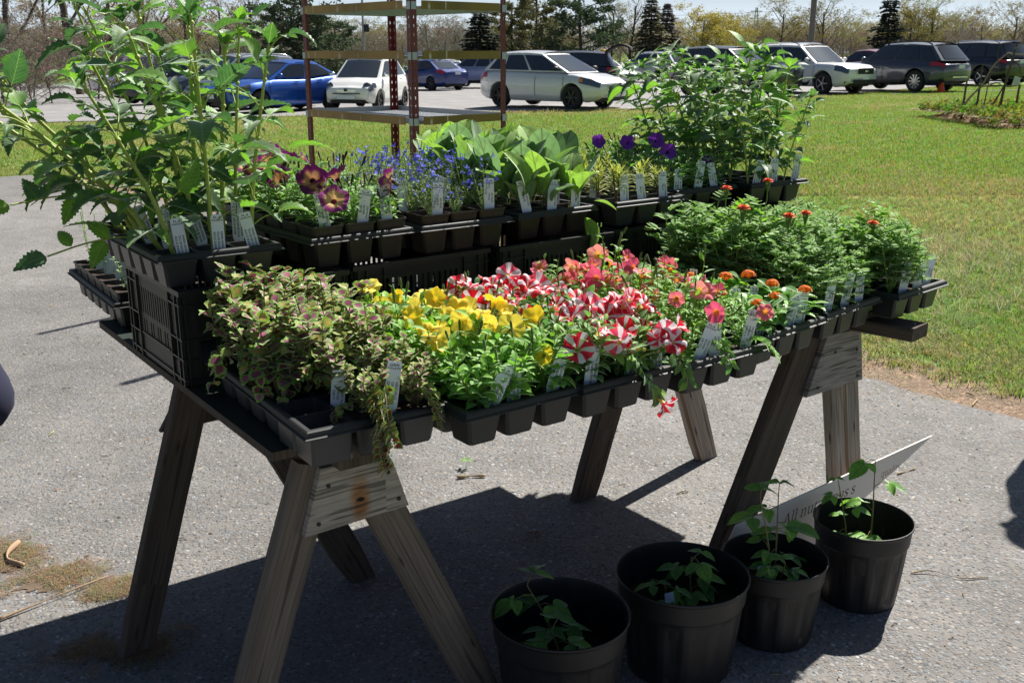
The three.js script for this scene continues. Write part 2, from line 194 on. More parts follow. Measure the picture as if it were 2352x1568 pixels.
function conifer(seed, H, R, layers, per, needles, droop, gap, top) { // whorls of boughs carrying sprays of needles
  const r = rng(seed), limbs = new MB(), crown = new MB(); limbs.tube([V(0, 0, 0), V(0, H * 0.5, 0), V(0, H, 0)], (t) => lerp(H * 0.016, 0.01, t), 6, false);
  for (let l = 0; l < layers; l++) { const t = (l + r() * 0.5) / layers, y = H * lerp(gap, 0.99, t), rr = R * (top ? Math.pow(1 - t, 0.55) * (0.6 + 0.5 * r()) : (1 - t) * 0.95 + 0.04) * ru(r, 0.62, 1.2); for (let k = 0; k < per; k++) { const a = k / per * 6.28 + l * 1.9 + r() * 0.7, L = rr * ru(r, 0.5, 1.15), d = V(Math.cos(a), 0, Math.sin(a)), tip = V(d.x * L, y - droop * L + 0.12 * L, d.z * L), mid = V(d.x * L * 0.5, y - droop * L * 0.35, d.z * L * 0.5); limbs.tube([V(0, y, 0), mid, tip], (u) => lerp(0.03, 0.006, u), 3, false);
    for (let n = 0; n < needles; n++) { const u = Math.sqrt(ru(r, 0.06, 1)), c = u < 0.5 ? V(0, y, 0).lerp(mid, u * 2) : mid.clone().lerp(tip, u * 2 - 1), side = V(-d.z, 0, d.x).multiplyScalar((r() < 0.5 ? -1 : 1) * ru(r, 0.25, 1)).addScaledVector(d, ru(r, 0.3, 0.9)).add(V(0, ru(r, -0.35, 0.5), 0)).normalize(), len = (0.22 + 0.16 * L) * ru(r, 0.5, 1.2), w = V(0, 1, 0).cross(side).normalize().multiplyScalar(len * 0.2); w.y += ru(r, -0.07, 0.07); const e = c.clone().addScaledVector(side, len), m2 = c.clone().addScaledVector(side, len * 0.5); const i = crown.v(c.x, c.y, c.z); crown.v(m2.x + w.x, m2.y + w.y - 0.02, m2.z + w.z); crown.v(e.x, e.y - 0.05, e.z); crown.v(m2.x - w.x, m2.y - w.y - 0.02, m2.z - w.z); crown.quad(i, i + 1, i + 2, i + 3); } } }
  return { limbs: limbs.geo(), crown: crown.geo() };
}
const spruces = [conifer(51, 10, 2.9, 44, 9, 34, 0.3, 0.03, false), conifer(52, 10, 2.7, 42, 8, 32, 0.36, 0.03, false)], pines = [0, 1].map((k) => broad(61 + k, { ...OB, levels: 3, first: 22, kids: 5, bare: 0.06, up: 0.12 + 0.1 * k, spread: 1, ratio0: 0.42, ratio: 0.5, wob: 0.1, lift: 0.05 }, 9500, 0.12, 0.22));
const treeProto = new Map();
function tree(name, px, d, top, shape, tone, label, bark = barkMat, width = 1) {
  const P = place(px, d), y0 = P[1] - 0.25 * smooth(60, 100, d) - 0.05, H = topY(top, d) - y0, key = shape.limbs.uuid + (tone ? tone.uuid : '') + bark.uuid;
  let t = treeProto.get(key);
  if (!t) { t = new THREE.Group(); t.name = numbered(name); scene.add(t); const tr = part(t, 'trunk', shape.limbs, bark); if (shape.twigs) part(t, 'branches', shape.twigs, bark === paleBark ? paleBark : twigMat).userData.kind = 'stuff'; if (shape.crown) part(t, 'crown', shape.crown, tone).userData.kind = 'stuff'; treeProto.set(key, t); }
  else { t = t.clone(); t.name = numbered(name); scene.add(t); }
  t.userData = { label, category: 'tree', group: 'trees along the far side of the parking lot' };
  t.position.set(P[0], y0, P[2]); t.scale.set(H / 10 * width, H / 10, H / 10 * width); t.rotation.y = px * 1.7; return t;
}
const bare = treeShapes.bare, bud = treeShapes.bud, full = treeShapes.full;
const TREES = [
  ['bare_tree', 30, 62, -330, bare[0], null, 'tall dark bare tree at the left edge above the dahlia tops', barkMat, 0.9],
  ['bare_tree', 185, 64, -420, bare[1], null, 'dark forked bare tree behind the tall dahlias at the upper left', barkMat, 1],
  ['budding_tree', -60, 80, -120, bud[0], FOL.olive, 'brownish budding tree cut by the left edge of the picture'],
  ['budding_tree', 110, 82, -60, bud[1], FOL.tan, 'tan budding tree between the two dark bare trees at left'],
  ['budding_tree', 260, 85, -90, bud[0], FOL.olive, 'olive budding tree just right of the dark forked tree'],
  ['budding_tree', 345, 88, -110, bud[1], FOL.yellow, 'yellowish budding tree behind the middle of the tall dahlias'],
  ['budding_tree', 430, 84, -60, bud[0], FOL.tan, 'tan budding tree above the dark crossover with the silver roof'],
  ['budding_tree', 515, 90, -40, bud[1], FOL.tan, 'brown budding tree above the bonnet of the blue car'],
  ['bare_tree', 590, 88, -45, bare[0], null, 'grey bare tree left of the pines behind the blue car', twigMat, 0.8],
  ['pine_tree', 645, 84, -25, pines[0], FOL.pine, 'left pine of the dark pair left of the red rack', barkMat, 1.05],
  ['pine_tree', 725, 86, -75, pines[1], FOL.pine, 'tall dark pine behind the left post of the red rack', barkMat, 1.15],
  ['pine_tree', 775, 92, 30, pines[0], FOL.pine, 'short pine just right of the rack\'s left post', barkMat, 1.2],
  ['bare_tree', 815, 118, 58, bare[1], null, 'small grey bare tree seen between shelves left of the lamp pole', twigMat, 1],
  ['shrubby_tree', 848, 104, 84, treeShapes.shrub[0], FOL.grey, 'low dark bushy tree at the foot of the lamp pole', barkMat, 1.2],
  ['bare_tree', 905, 126, 66, bare[0], null, 'faint bare tree behind the back post of the red rack', twigMat, 1],
  ['budding_tree', 965, 128, 62, bud[1], FOL.rust, 'reddish budding tree behind the front post of the rack', barkMat, 1.1],
  ['bare_tree', 992, 112, 28, bare[1], null, 'upright bare tree just right of the rack\'s front post', twigMat, 0.9],
  ['budding_tree', 1022, 118, 70, bud[0], FOL.rust, 'small rust coloured tree left of the dark spruce', barkMat, 0.9],
  ['bare_tree', 1052, 124, 52, bare[0], null, 'pale bare tree close to the left side of the dark spruce', twigMat, 0.9],
  ['spruce_tree', 1103, 92, 14, spruces[0], FOL.spruce, 'dark blue green spruce between the rack\'s front and right posts', barkMat, 2.0],
  ['pine_tree', 1180, 96, -30, pines[1], FOL.larch, 'thin olive pine behind the right post of the red rack', barkMat, 0.95],
  ['pine_tree', 1232, 92, -55, pines[0], FOL.larch, 'pale olive pine above the roof of the silver hatchback', barkMat, 0.9],
  ['budding_tree', 1275, 112, 34, bud[1], FOL.olive, 'low olive tree between two pines above the silver hatchback'],
  ['pine_tree', 1330, 88, -70, pines[1], FOL.pine, 'broad dark pine above the raised tailgate', barkMat, 1.15],
  ['budding_tree', 1402, 96, -8, bud[0], FOL.olive, 'grey green budding tree above the person in the yellow cap'],
  ['bare_tree', 1440, 90, -30, bare[1], null, 'dark bare tree above the silver crossover', barkMat, 1],
  ['spruce_tree', 1492, 90, -12, spruces[1], FOL.larch, 'sparse brownish conifer left of the bright yellow trees', barkMat, 1.7],
  ['spruce_tree', 1528, 94, 6, spruces[0], FOL.grey, 'dead looking conifer touching the first bright yellow tree', barkMat, 1.5],
  ['yellow_tree', 1608, 100, 22, full[0], FOL.yellow, 'larger bright yellow tree right of the conifers', barkMat, 1.15],
  ['yellow_tree', 1684, 104, 44, full[1], FOL.yellow, 'smaller bright yellow tree below the power pylon', barkMat, 1.1],
  ['budding_tree', 1735, 132, 66, bud[0], FOL.rust, 'reddish brown tree at the foot of the power pylon', barkMat, 1.2],
  ['budding_tree', 1790, 98, -2, bud[1], FOL.olive, 'budding olive tree left of the thick wooden pole', barkMat, 1.05],
  ['yellow_tree', 1838, 110, 56, full[1], FOL.olive, 'low olive tree directly behind the thick wooden pole', barkMat, 1.2],
  ['budding_tree', 1888, 94, -8, bud[0], FOL.olive, 'budding olive tree just right of the thick wooden pole', barkMat, 1.1],
  ['budding_tree', 1955, 108, 52, bud[1], FOL.lime, 'pale green budding tree above the maroon car', barkMat, 1.2],
  ['spruce_tree', 2032, 94, -25, spruces[1], FOL.spruce, 'black green spruce above the dark grey wagon', barkMat, 1.5],
  ['yellow_tree', 2085, 96, 14, full[0], FOL.olive, 'golden olive willow right of the black green spruce', barkMat, 1.1],
  ['budding_tree', 2140, 98, -20, bud[1], FOL.lime, 'tall pale green tree above the black crossover', barkMat, 1],
  ['bare_tree', 2195, 80, 12, bare[0], null, 'white branched bare tree right of the pale green tree', paleBark, 1],
  ['budding_tree', 2250, 104, 32, bud[0], FOL.tan, 'brown budding tree above the right planting bed', barkMat, 1.2],
  ['budding_tree', 2322, 92, 5, bud[1], FOL.olive, 'olive budding tree at the upper right corner', barkMat, 1.1],
  ['bare_tree', 2375, 84, -20, bare[1], null, 'bare tree cut by the right edge of the picture', barkMat, 1],
];
for (const t of TREES) tree(...t);
// the wood beyond: one far-off mass
{
  const r = rng(77); const shapes = [[bud[0], FOL.grey], [bud[1], FOL.tan], [bud[0], FOL.olive]];
  shapes.forEach(([s, tone], k) => { const list = []; for (let n = 0; n < 190; n++) { const px = ru(r, -500, 2900), d = ru(r, 120, 190), P = place(px, d), y0 = P[1] - 0.3, H = topY(ru(r, 58, 98) - (px > 1450 ? 8 : 0), d) - y0; list.push([P[0], y0, P[2], r() * 6.28, H / 10 * ru(r, 1, 1.4), null, 0.9]); } scatter('far_wood', s.crown, tone, list, ['grey budding crowns of the distant wood', 'tan crowns of the distant wood', 'olive crowns of the distant wood'][k] + ' behind the parked cars', 'wood'); if (k < 2) scatter('far_wood', s.limbs, barkMat, list, ['trunks and limbs of the distant wood under its grey crowns', 'trunks and limbs of the distant wood under its tan crowns'][k], 'wood'); });
  const brush = []; for (let n = 0; n < 260; n++) { const px = ru(r, -500, 2900), d = px < 420 && r() < 0.5 ? ru(r, 46, 60) : ru(r, 98, 118), P = place(px, d), near = d < 70; if (near && px > 330) continue; const y0 = P[1] - 0.3, H = topY(near ? ru(r, 60, 110) : ru(r, 80, 104), d) - y0; brush.push([P[0], y0, P[2], r() * 6.28, H / 10 * ru(r, 1.2, 1.8), rgb(ru(r, 0.6, 1.1), ru(r, 0.55, 1), ru(r, 0.55, 1)), 0.7]); }
  const s = treeShapes.shrub[0]; scatter('brush', mergeGeometries([s.limbs, s.twigs, s.crown]), FOL.grey, brush, 'low brown grey brush along the far edge of the parking lot', 'brush');
}
// poles and wires
const poleMat = std({ color: rgb(0.16, 0.145, 0.13), roughness: 0.95 }), steel = std({ color: rgb(0.35, 0.36, 0.37), roughness: 0.5, metalness: 0.6 });
{
  const P = place(1857, 62), m = new MB(); m.tube([V(0, -0.3, 0), V(0, 6, 0), V(0, 11, 0)], (t) => lerp(0.17, 0.12, t), 12);
  const p = thing('utility_pole', 'thick grey brown wooden pole standing behind the white crossover', 'pole'); p.position.set(...P); part(p, 'shaft', m.geo(), poleMat); const c = new MB(); c.box(-1.2, 10.2, -0.05, 1.2, 10.32, 0.05); part(p, 'crossarm', c.geo(), poleMat);
  const L = thing('lamp_pole', 'slim grey lamp pole seen through the rack between its left and back posts', 'lamp post'); L.position.set(...place(838, 96)); const s = new MB(); s.tube([V(0, -0.3, 0), V(0, topY(-40, 96) + 0.6, 0)], 0.09, 8); part(L, 'shaft', s.geo(), steel); const bx = new MB(); bx.box(0.05, 3.9, -0.2, 0.45, 4.5, 0.2); part(L, 'box', bx.geo(), std({ color: rgb(0.03, 0.03, 0.035), roughness: 0.6 }));
  const T = thing('power_pylon', 'distant thin power pylon with cross arms above the yellow trees', 'pylon'); const d = 320, Q = place(1732, d); T.position.set(Q[0], -1, Q[2]); T.rotation.y = -CAM.yaw; const h = topY(18, d) + 1, lat = new MB(); for (const sx of [-0.5, 0.5]) lat.tube([V(sx * 2, 0, 0), V(sx * 0.4, h, 0)], 0.14, 4); for (let k = 0; k < 8; k++) lat.tube([V(-lerp(1, 0.2, k / 8), h * k / 8, 0), V(lerp(1, 0.2, (k + 1) / 8), h * (k + 1) / 8, 0)], 0.08, 3); part(T, 'mast', lat.geo(), steel); for (const y of [0.8, 0.93]) { const a = new MB(); a.tube([V(-1.6, h * y, 0), V(1.6, h * y, 0)], 0.12, 4); part(T, 'arm', a.geo(), steel); }
  for (const [ya, yb] of [[24, 34], [40, 52]]) { const w = new MB(), pts = []; for (let k = 0; k <= 20; k++) { const px = lerp(700, 1900, k / 20), [x, , z] = place(px, 240); pts.push(V(x, topY(lerp(ya + 30, yb - 12, k / 20) + 6 * Math.sin(k / 20 * 3.14), 240), z)); } w.tube(pts, 0.035, 3); single('power_line', w.geo(), std({ color: rgb(0.1, 0.1, 0.11) }), ya < 30 ? 'upper thin power line crossing the pale sky' : 'lower thin power line crossing the pale sky', 'power line'); }
}

// ---------------------------------------------------------------- parked cars
const paint = (r, g, b, metal = 0.25) => phy({ color: rgb(r, g, b), roughness: 0.38, metalness: metal, clearcoat: 1, clearcoatRoughness: 0.04 });
const glassDark = phy({ color: rgb(0.018, 0.022, 0.025), roughness: 0.04, specularIntensity: 1, clearcoat: 1, clearcoatRoughness: 0.02 });
const blackTrim = std({ color: rgb(0.018, 0.018, 0.019), roughness: 0.6 }), tyreMat = std({ color: rgb(0.022, 0.022, 0.023), roughness: 0.85 }), chrome = std({ color: rgb(0.75, 0.75, 0.76), roughness: 0.12, metalness: 1 }), rimSilver = std({ color: rgb(0.55, 0.56, 0.58), roughness: 0.3, metalness: 0.8 }), rimBlack = std({ color: rgb(0.03, 0.03, 0.032), roughness: 0.4 }), lampGlass = phy({ color: rgb(0.14, 0.155, 0.17), roughness: 0.06, metalness: 0.6, clearcoat: 1 }), lampDark = phy({ color: rgb(0.12, 0.13, 0.14), roughness: 0.08, metalness: 0.4, clearcoat: 1 }), tailRed = phy({ color: rgb(0.42, 0.012, 0.012), roughness: 0.12, clearcoat: 1 }), amber = phy({ color: rgb(0.8, 0.28, 0.03), roughness: 0.15, clearcoat: 1 }), plateMat = std({ color: rgb(0.72, 0.74, 0.78), roughness: 0.5 }), mirrorGlass = std({ color: rgb(0.8, 0.82, 0.85), roughness: 0.03, metalness: 1 });
function wheelGeos(R, w, spokes) {
  const tyre = new THREE.LatheGeometry([[R * 0.66, -w / 2], [R * 0.93, -w / 2], [R, -w * 0.38], [R, w * 0.38], [R * 0.93, w / 2], [R * 0.66, w / 2], [R * 0.64, w * 0.3], [R * 0.64, -w * 0.3], [R * 0.66, -w / 2]].map((p) => new THREE.Vector2(...p)), 28); tyre.rotateX(Math.PI / 2);
  const m = new MB(); const I = new THREE.Matrix4(); for (let k = 0; k < spokes; k++) { const a = k / spokes * 6.283; m.box(0.03, -R * 0.055, w * 0.28, R * 0.66, R * 0.055, w * 0.42, new THREE.Matrix4().makeRotationZ(a)); } m.add(new THREE.CylinderGeometry(R * 0.14, R * 0.14, w * 0.2, 12).rotateX(Math.PI / 2), I.makeTranslation(0, 0, w * 0.36)); m.add(new THREE.TorusGeometry(R * 0.655, R * 0.03, 6, 28), I.makeTranslation(0, 0, w * 0.4));
  const disc = new THREE.CylinderGeometry(R * 0.62, R * 0.62, 0.02, 20).rotateX(Math.PI / 2).translate(0, 0, w * 0.1);
  return { tyre, rim: m.geo(), disc };
}
const wheelCache = new Map();
const poly = (pts, x) => { if (x <= pts[0][0]) return pts[0][1]; for (let k = 0; k < pts.length - 1; k++) if (x <= pts[k + 1][0]) { const t = (x - pts[k][0]) / (pts[k + 1][0] - pts[k][0]); return lerp(pts[k][1], pts[k + 1][1], t * t * (3 - 2 * t) * 0.5 + t * 0.5); } return pts[pts.length - 1][1]; };
// o: L, W, R wheel radius, top [[x, height]...] of the lower body rear to front, xf, xr axles, cab {f, fy, r, ry, rf, rr, h} greenhouse, panes [[s0, s1]...] along the side
function car(label, mat, o, pos, heading) {
  const t = thing(o.name ?? 'parked_car', label, o.cat ?? 'car', 'cars in the parking lot'); t.position.set(pos[0], pos[1] + 0.035, pos[2]); t.rotation.y = heading;
  const { L, W, R, xf, xr } = o, cl = o.clear ?? 0.2, ra = R * 1.17;
  const hw = (x) => { const e = Math.abs(x) / (L / 2); return (W / 2) * (1 - 0.2 * Math.pow(clamp((e - 0.62) / 0.38, 0, 1), 2.2)); };
  const topAt = (x) => poly(o.top, x), arch = (x) => { let y = 0; for (const a of [xf, xr]) { const q = ra * ra - (x - a) * (x - a); if (q > 0) y = Math.max(y, R + Math.sqrt(q)); } return y; };
  const bot = (x) => cl + 0.14 * Math.pow(clamp((Math.abs(x) / (L / 2) - 0.78) / 0.22, 0, 1), 2);
  const section = (x) => { const w = hw(x), T = topAt(x), b = bot(x), A = arch(x); const ys = [b, b + 0.03, lerp(b, T, 0.24), lerp(b, T, 0.5), lerp(b, T, 0.74), lerp(b, T, 0.93), T, T + 0.02], zs = [0.8, 0.955, 0.985, 1, 0.985, 0.94, 0.82, 0]; return ys.map((y, k) => [k < 6 ? Math.max(y, Math.min(A + k * 0.006, T - 0.03)) : y, zs[k] * w]); };
  const xs = []; for (let k = 0; k <= 60; k++) xs.push(lerp(-L / 2, L / 2, k / 60)); for (const a of [xf, xr]) for (const s of [-1, 1]) xs.push(a + s * ra * 0.999, a + s * ra * 0.94, a + s * ra * 1.01); xs.sort((a, b) => a - b);
  const body = new MB(); for (const sd of [1, -1]) { const rows = xs.map((x) => section(x).map(([y, z]) => body.v(x, y, z * sd, 0, 0))); for (let k = 0; k < rows.length - 1; k++) for (let j = 0; j < 7; j++) sd > 0 ? body.quad(rows[k][j], rows[k + 1][j], rows[k + 1][j + 1], rows[k][j + 1]) : body.quad(rows[k][j + 1], rows[k + 1][j + 1], rows[k + 1][j], rows[k][j]); }
  for (const e of [-1, 1]) { const x = e * L / 2, s = section(x), n = 5; body.grid(10, 6, (u, v) => { const j = v * 7, j0 = Math.min(6, Math.floor(j)), y = lerp(s[j0][0], s[j0 + 1][0], j - j0), z = lerp(s[j0][1], s[j0 + 1][1], j - j0), q = Math.sin(u * Math.PI) * 0.5 + 0.5 * Math.sin(Math.min(1, u * 2) * 1.57) * 0; return [x + e * (0.10 * (1 - Math.pow(Math.abs(u * 2 - 1), 2.4)) * Math.sin(Math.PI * clamp(v * 0.9 + 0.05, 0, 1))), y, e * z * -(u * 2 - 1)]; }); }
  part(t, 'body', body.geo(), mat);
  const c = o.cab, zb = hw((c.f + c.r) / 2) * 0.93, zr = zb * (c.tuck ?? 0.8), yr = c.h;
  const B = { f: V(c.f, c.fy, zb * 0.93), r: V(c.r, c.ry, zb * 0.9), rf: V(c.rf, yr - 0.05, zr), rr: V(c.rr, yr - 0.06, zr * 0.95) };
  const side = (s, u, sd, off = 0) => { const lo = B.f.clone().lerp(B.r, s), hi = B.rf.clone().lerp(B.rr, s); const bulge = Math.sin(s * Math.PI) * 0.045, p = lo.lerp(hi, u); p.z += bulge * (1 - u * 0.5) + off; p.y += Math.sin(s * Math.PI) * 0.03 * u + off * 0.3; p.z *= sd; return p; };
  const g = new MB(); for (const sd of [1, -1]) g.grid(10, 5, (u, v) => { const p = side(sd > 0 ? 1 - u : u, v, sd); return [p.x, p.y, p.z]; });
  const face = (lowF, hiF, u, v, off) => { const lo = lowF, hi = hiF, p = lo.clone().lerp(hi, v), z = p.z * (1 - 2 * u), bow = 0.10 * (1 - Math.pow(2 * u - 1, 2)), dir = Math.sign(lo.x - hi.x); return [p.x + dir * (bow + off), p.y + off * 0.5 + (bow * 0.2) * v, z]; };
  g.grid(8, 4, (u, v) => face(B.f, B.rf, u, v, 0)); g.grid(8, 4, (u, v) => { const q = face(B.r, B.rr, u, v, 0); q[2] *= -1; return q; });
  g.grid(8, 10, (u, v) => { const p = B.rf.clone().lerp(B.rr, v), bow = 1 - Math.pow(2 * u - 1, 2), fr = 0.10 * (1 - Math.pow(2 * u - 1, 2)); return [p.x + lerp(fr, -fr, v), p.y + 0.05 * Math.pow(bow, 0.5) + 0.045 * Math.sin(v * Math.PI) + lerp(0.02, 0.02, v) * bow, p.z * (1 - 2 * u)]; });
  part(t, 'cabin', g.geo(), o.roofMat ?? mat);
  const pane = (name, f) => { const m = new MB(); m.grid(6, 3, f); part(t, name, m.geo(), glassDark); };
  pane('windshield', (u, v) => face(B.f, B.rf, lerp(0.05, 0.95, u), lerp(0.04, 0.94, v), 0.012));
  pane('rear_window', (u, v) => { const q = face(B.r, B.rr, lerp(0.1, 0.9, u), lerp(c.rw ?? 0.1, 0.92, v), 0.012); q[2] *= -1; return q; });
  for (const sd of [1, -1]) for (const [s0, s1] of o.panes) pane('side_window', (u, v) => { const s = lerp(s0, s1, sd > 0 ? 1 - u : u), p = side(s, lerp(0.07, 0.9, v), sd, 0.012); return [p.x, p.y, p.z]; });
  const under = new MB(); under.box(-L / 2 + 0.25, cl + 0.02, -W / 2 + 0.27, L / 2 - 0.25, 0.62, W / 2 - 0.27); part(t, 'underbody', under.geo(), blackTrim);
  const key = R + '_' + (o.spokes ?? 5); if (!wheelCache.has(key)) wheelCache.set(key, wheelGeos(R, 0.2, o.spokes ?? 5)); const wg = wheelCache.get(key);
  for (const ax of [xf, xr]) for (const sd of [1, -1]) { const w = new THREE.Group(); w.name = 'wheel'; t.add(w); w.position.set(ax, R, sd * (W / 2 - 0.115)); if (sd < 0) w.rotation.y = Math.PI; part(w, 'tyre', wg.tyre, tyreMat); part(w, 'rim', wg.rim, o.rim ?? rimSilver); part(w, 'brake_disc', wg.disc, blackTrim); }
  const surf = (x, j, sd, off) => { const s = section(x), j0 = Math.min(6, Math.floor(j)), y = lerp(s[j0][0], s[j0 + 1][0], j - j0), z = lerp(s[j0][1], s[j0 + 1][1], j - j0); return [x + Math.sign(x) * off * (Math.abs(x) > L * 0.4 ? 1 : 0), y + (j > 4 ? off * 0.6 : 0), (z + off) * sd]; };
  const patch = (name, m2, x0, x1, j0, j1, skew = 0) => { for (const sd of [1, -1]) { const m = new MB(); m.grid(6, 3, (u, v) => { const x = lerp(x0, x1, sd > 0 ? u : 1 - u), j = lerp(j0, j1, v) + skew * (sd > 0 ? u : 1 - u); return surf(x, j, sd, 0.012); }); part(t, name, m.geo(), m2); } };
  const h = L / 2; patch('headlight', o.lamp ?? lampGlass, h - (o.hl ?? 0.55), h - 0.01, 4.0, 5.5, -0.35); if (o.amber) patch('turn_signal', amber, h - 0.62, h - 0.5, 4.2, 5.2);
  patch('tail_light', tailRed, -h + 0.01, -h + (o.tl ?? 0.36), o.tj ?? 4.2, (o.tj ?? 4.2) + 1.25, 0); if (o.clad) patch('cladding', blackTrim, -h + 0.1, h - 0.1, 0.6, 1.75); patch('door_seam', blackTrim, o.seam ?? 0.02, (o.seam ?? 0.02) + 0.014, 1.7, 5.6); patch('door_seam', blackTrim, (o.seam ?? 0.02) + 1.0, (o.seam ?? 0.02) + 1.014, 2.2, 5.6); for (const x of [-0.18, -1.05]) patch('door_handle', o.handle ?? mat, (o.seam ?? 0.02) + x + 0.12, (o.seam ?? 0.02) + x + 0.3, 4.55, 4.8);
  const ends = (name, m2, e, y0, y1, z0, z1, dep = 0.02) => { const m = new MB(), x = e * (h + 0.06); m.grid(6, 1, (u, v) => { const z = lerp(z0, z1, u) * e * -1, k = 1 - Math.pow(Math.abs(z) / (W * 0.42), 2.4); return [x + e * (0.05 * k + dep + 0.012), lerp(y0, y1, v), z]; }); part(t, name, m.geo(), m2); };
  for (const [name, m2, e, y0, y1, z] of o.ends ?? []) ends(name, m2, e, y0, y1, -z, z, name === 'licence_plate' ? 0.035 : name === 'emblem' ? 0.045 : 0.015);
  for (const sd of [1, -1]) { const m = new MB(); m.add(new THREE.SphereGeometry(0.1, 10, 8), new THREE.Matrix4().makeScale(0.75, 0.68, 1.05).setPosition(0, 0, 0)); const q = part(t, 'wing_mirror', m.geo(), o.mirror ?? mat); q.position.set(c.f - (c.f - c.rf) * 0.28, c.fy + 0.11, sd * (W / 2 + 0.07)); }
  if (o.rails) for (const sd of [1, -1]) { const m = new MB(); m.tube(curve([V(B.rf.x - 0.1, yr - 0.02, sd * zr * 0.92), V(B.rf.x - 0.3, yr + 0.05, sd * zr * 0.9), V(lerp(B.rf.x, B.rr.x, 0.5), yr + 0.075, sd * zr * 0.9), V(B.rr.x + 0.25, yr + 0.045, sd * zr * 0.9), V(B.rr.x + 0.05, yr - 0.03, sd * zr * 0.9)], 14), 0.022, 5); part(t, 'roof_rail', m.geo(), o.railMat ?? blackTrim); }
  return t;
}
// heading that shows the car turned by deg from facing straight at the camera (positive: its nose to the picture's right)
const face = (px, d, deg) => { d *= DS; const [a] = [bearing(px, d)], toCam = Math.atan2(-(FX * d + RX * a), -(FZ * d + RZ * a)); return toCam - Math.PI / 2 + deg * Math.PI / 180; };
const P3 = [[0.04, 0.47], [0.5, 0.93]], P4 = [[0.04, 0.4], [0.43, 0.74], [0.77, 0.94]];
const sedan = (q = {}) => ({ L: 4.55, W: 1.79, R: 0.325, xf: 1.38, xr: -1.33, top: [[-2.28, 0.92], [-2.0, 1.03], [-1.4, 1.04], [-0.4, 0.97], [0.8, 0.97], [1.5, 0.9], [2.0, 0.8], [2.28, 0.69]], cab: { f: 0.95, fy: 0.96, r: -1.72, ry: 1.02, rf: 0.12, rr: -0.95, h: 1.45 }, panes: P3, ...q });
const suv = (q = {}) => ({ L: 4.7, W: 1.86, R: 0.365, clear: 0.24, xf: 1.42, xr: -1.36, top: [[-2.35, 0.98], [-2.1, 1.08], [-1.2, 1.08], [0.9, 1.06], [1.6, 1.04], [2.1, 0.98], [2.35, 0.87]], cab: { f: 1.0, fy: 1.05, r: -2.2, ry: 1.08, rf: 0.22, rr: -1.88, h: 1.66, tuck: 0.82 }, panes: P4, rails: true, clad: true, ...q });
const hatch = (q = {}) => ({ L: 4.35, W: 1.76, R: 0.33, xf: 1.3, xr: -1.3, top: [[-2.17, 0.88], [-1.95, 1.02], [-1.2, 1.04], [0.7, 1.0], [1.3, 0.97], [1.85, 0.87], [2.17, 0.75]], cab: { f: 1.0, fy: 0.98, r: -2.02, ry: 1.02, rf: 0.1, rr: -1.55, h: 1.52 }, panes: P4, ...q });
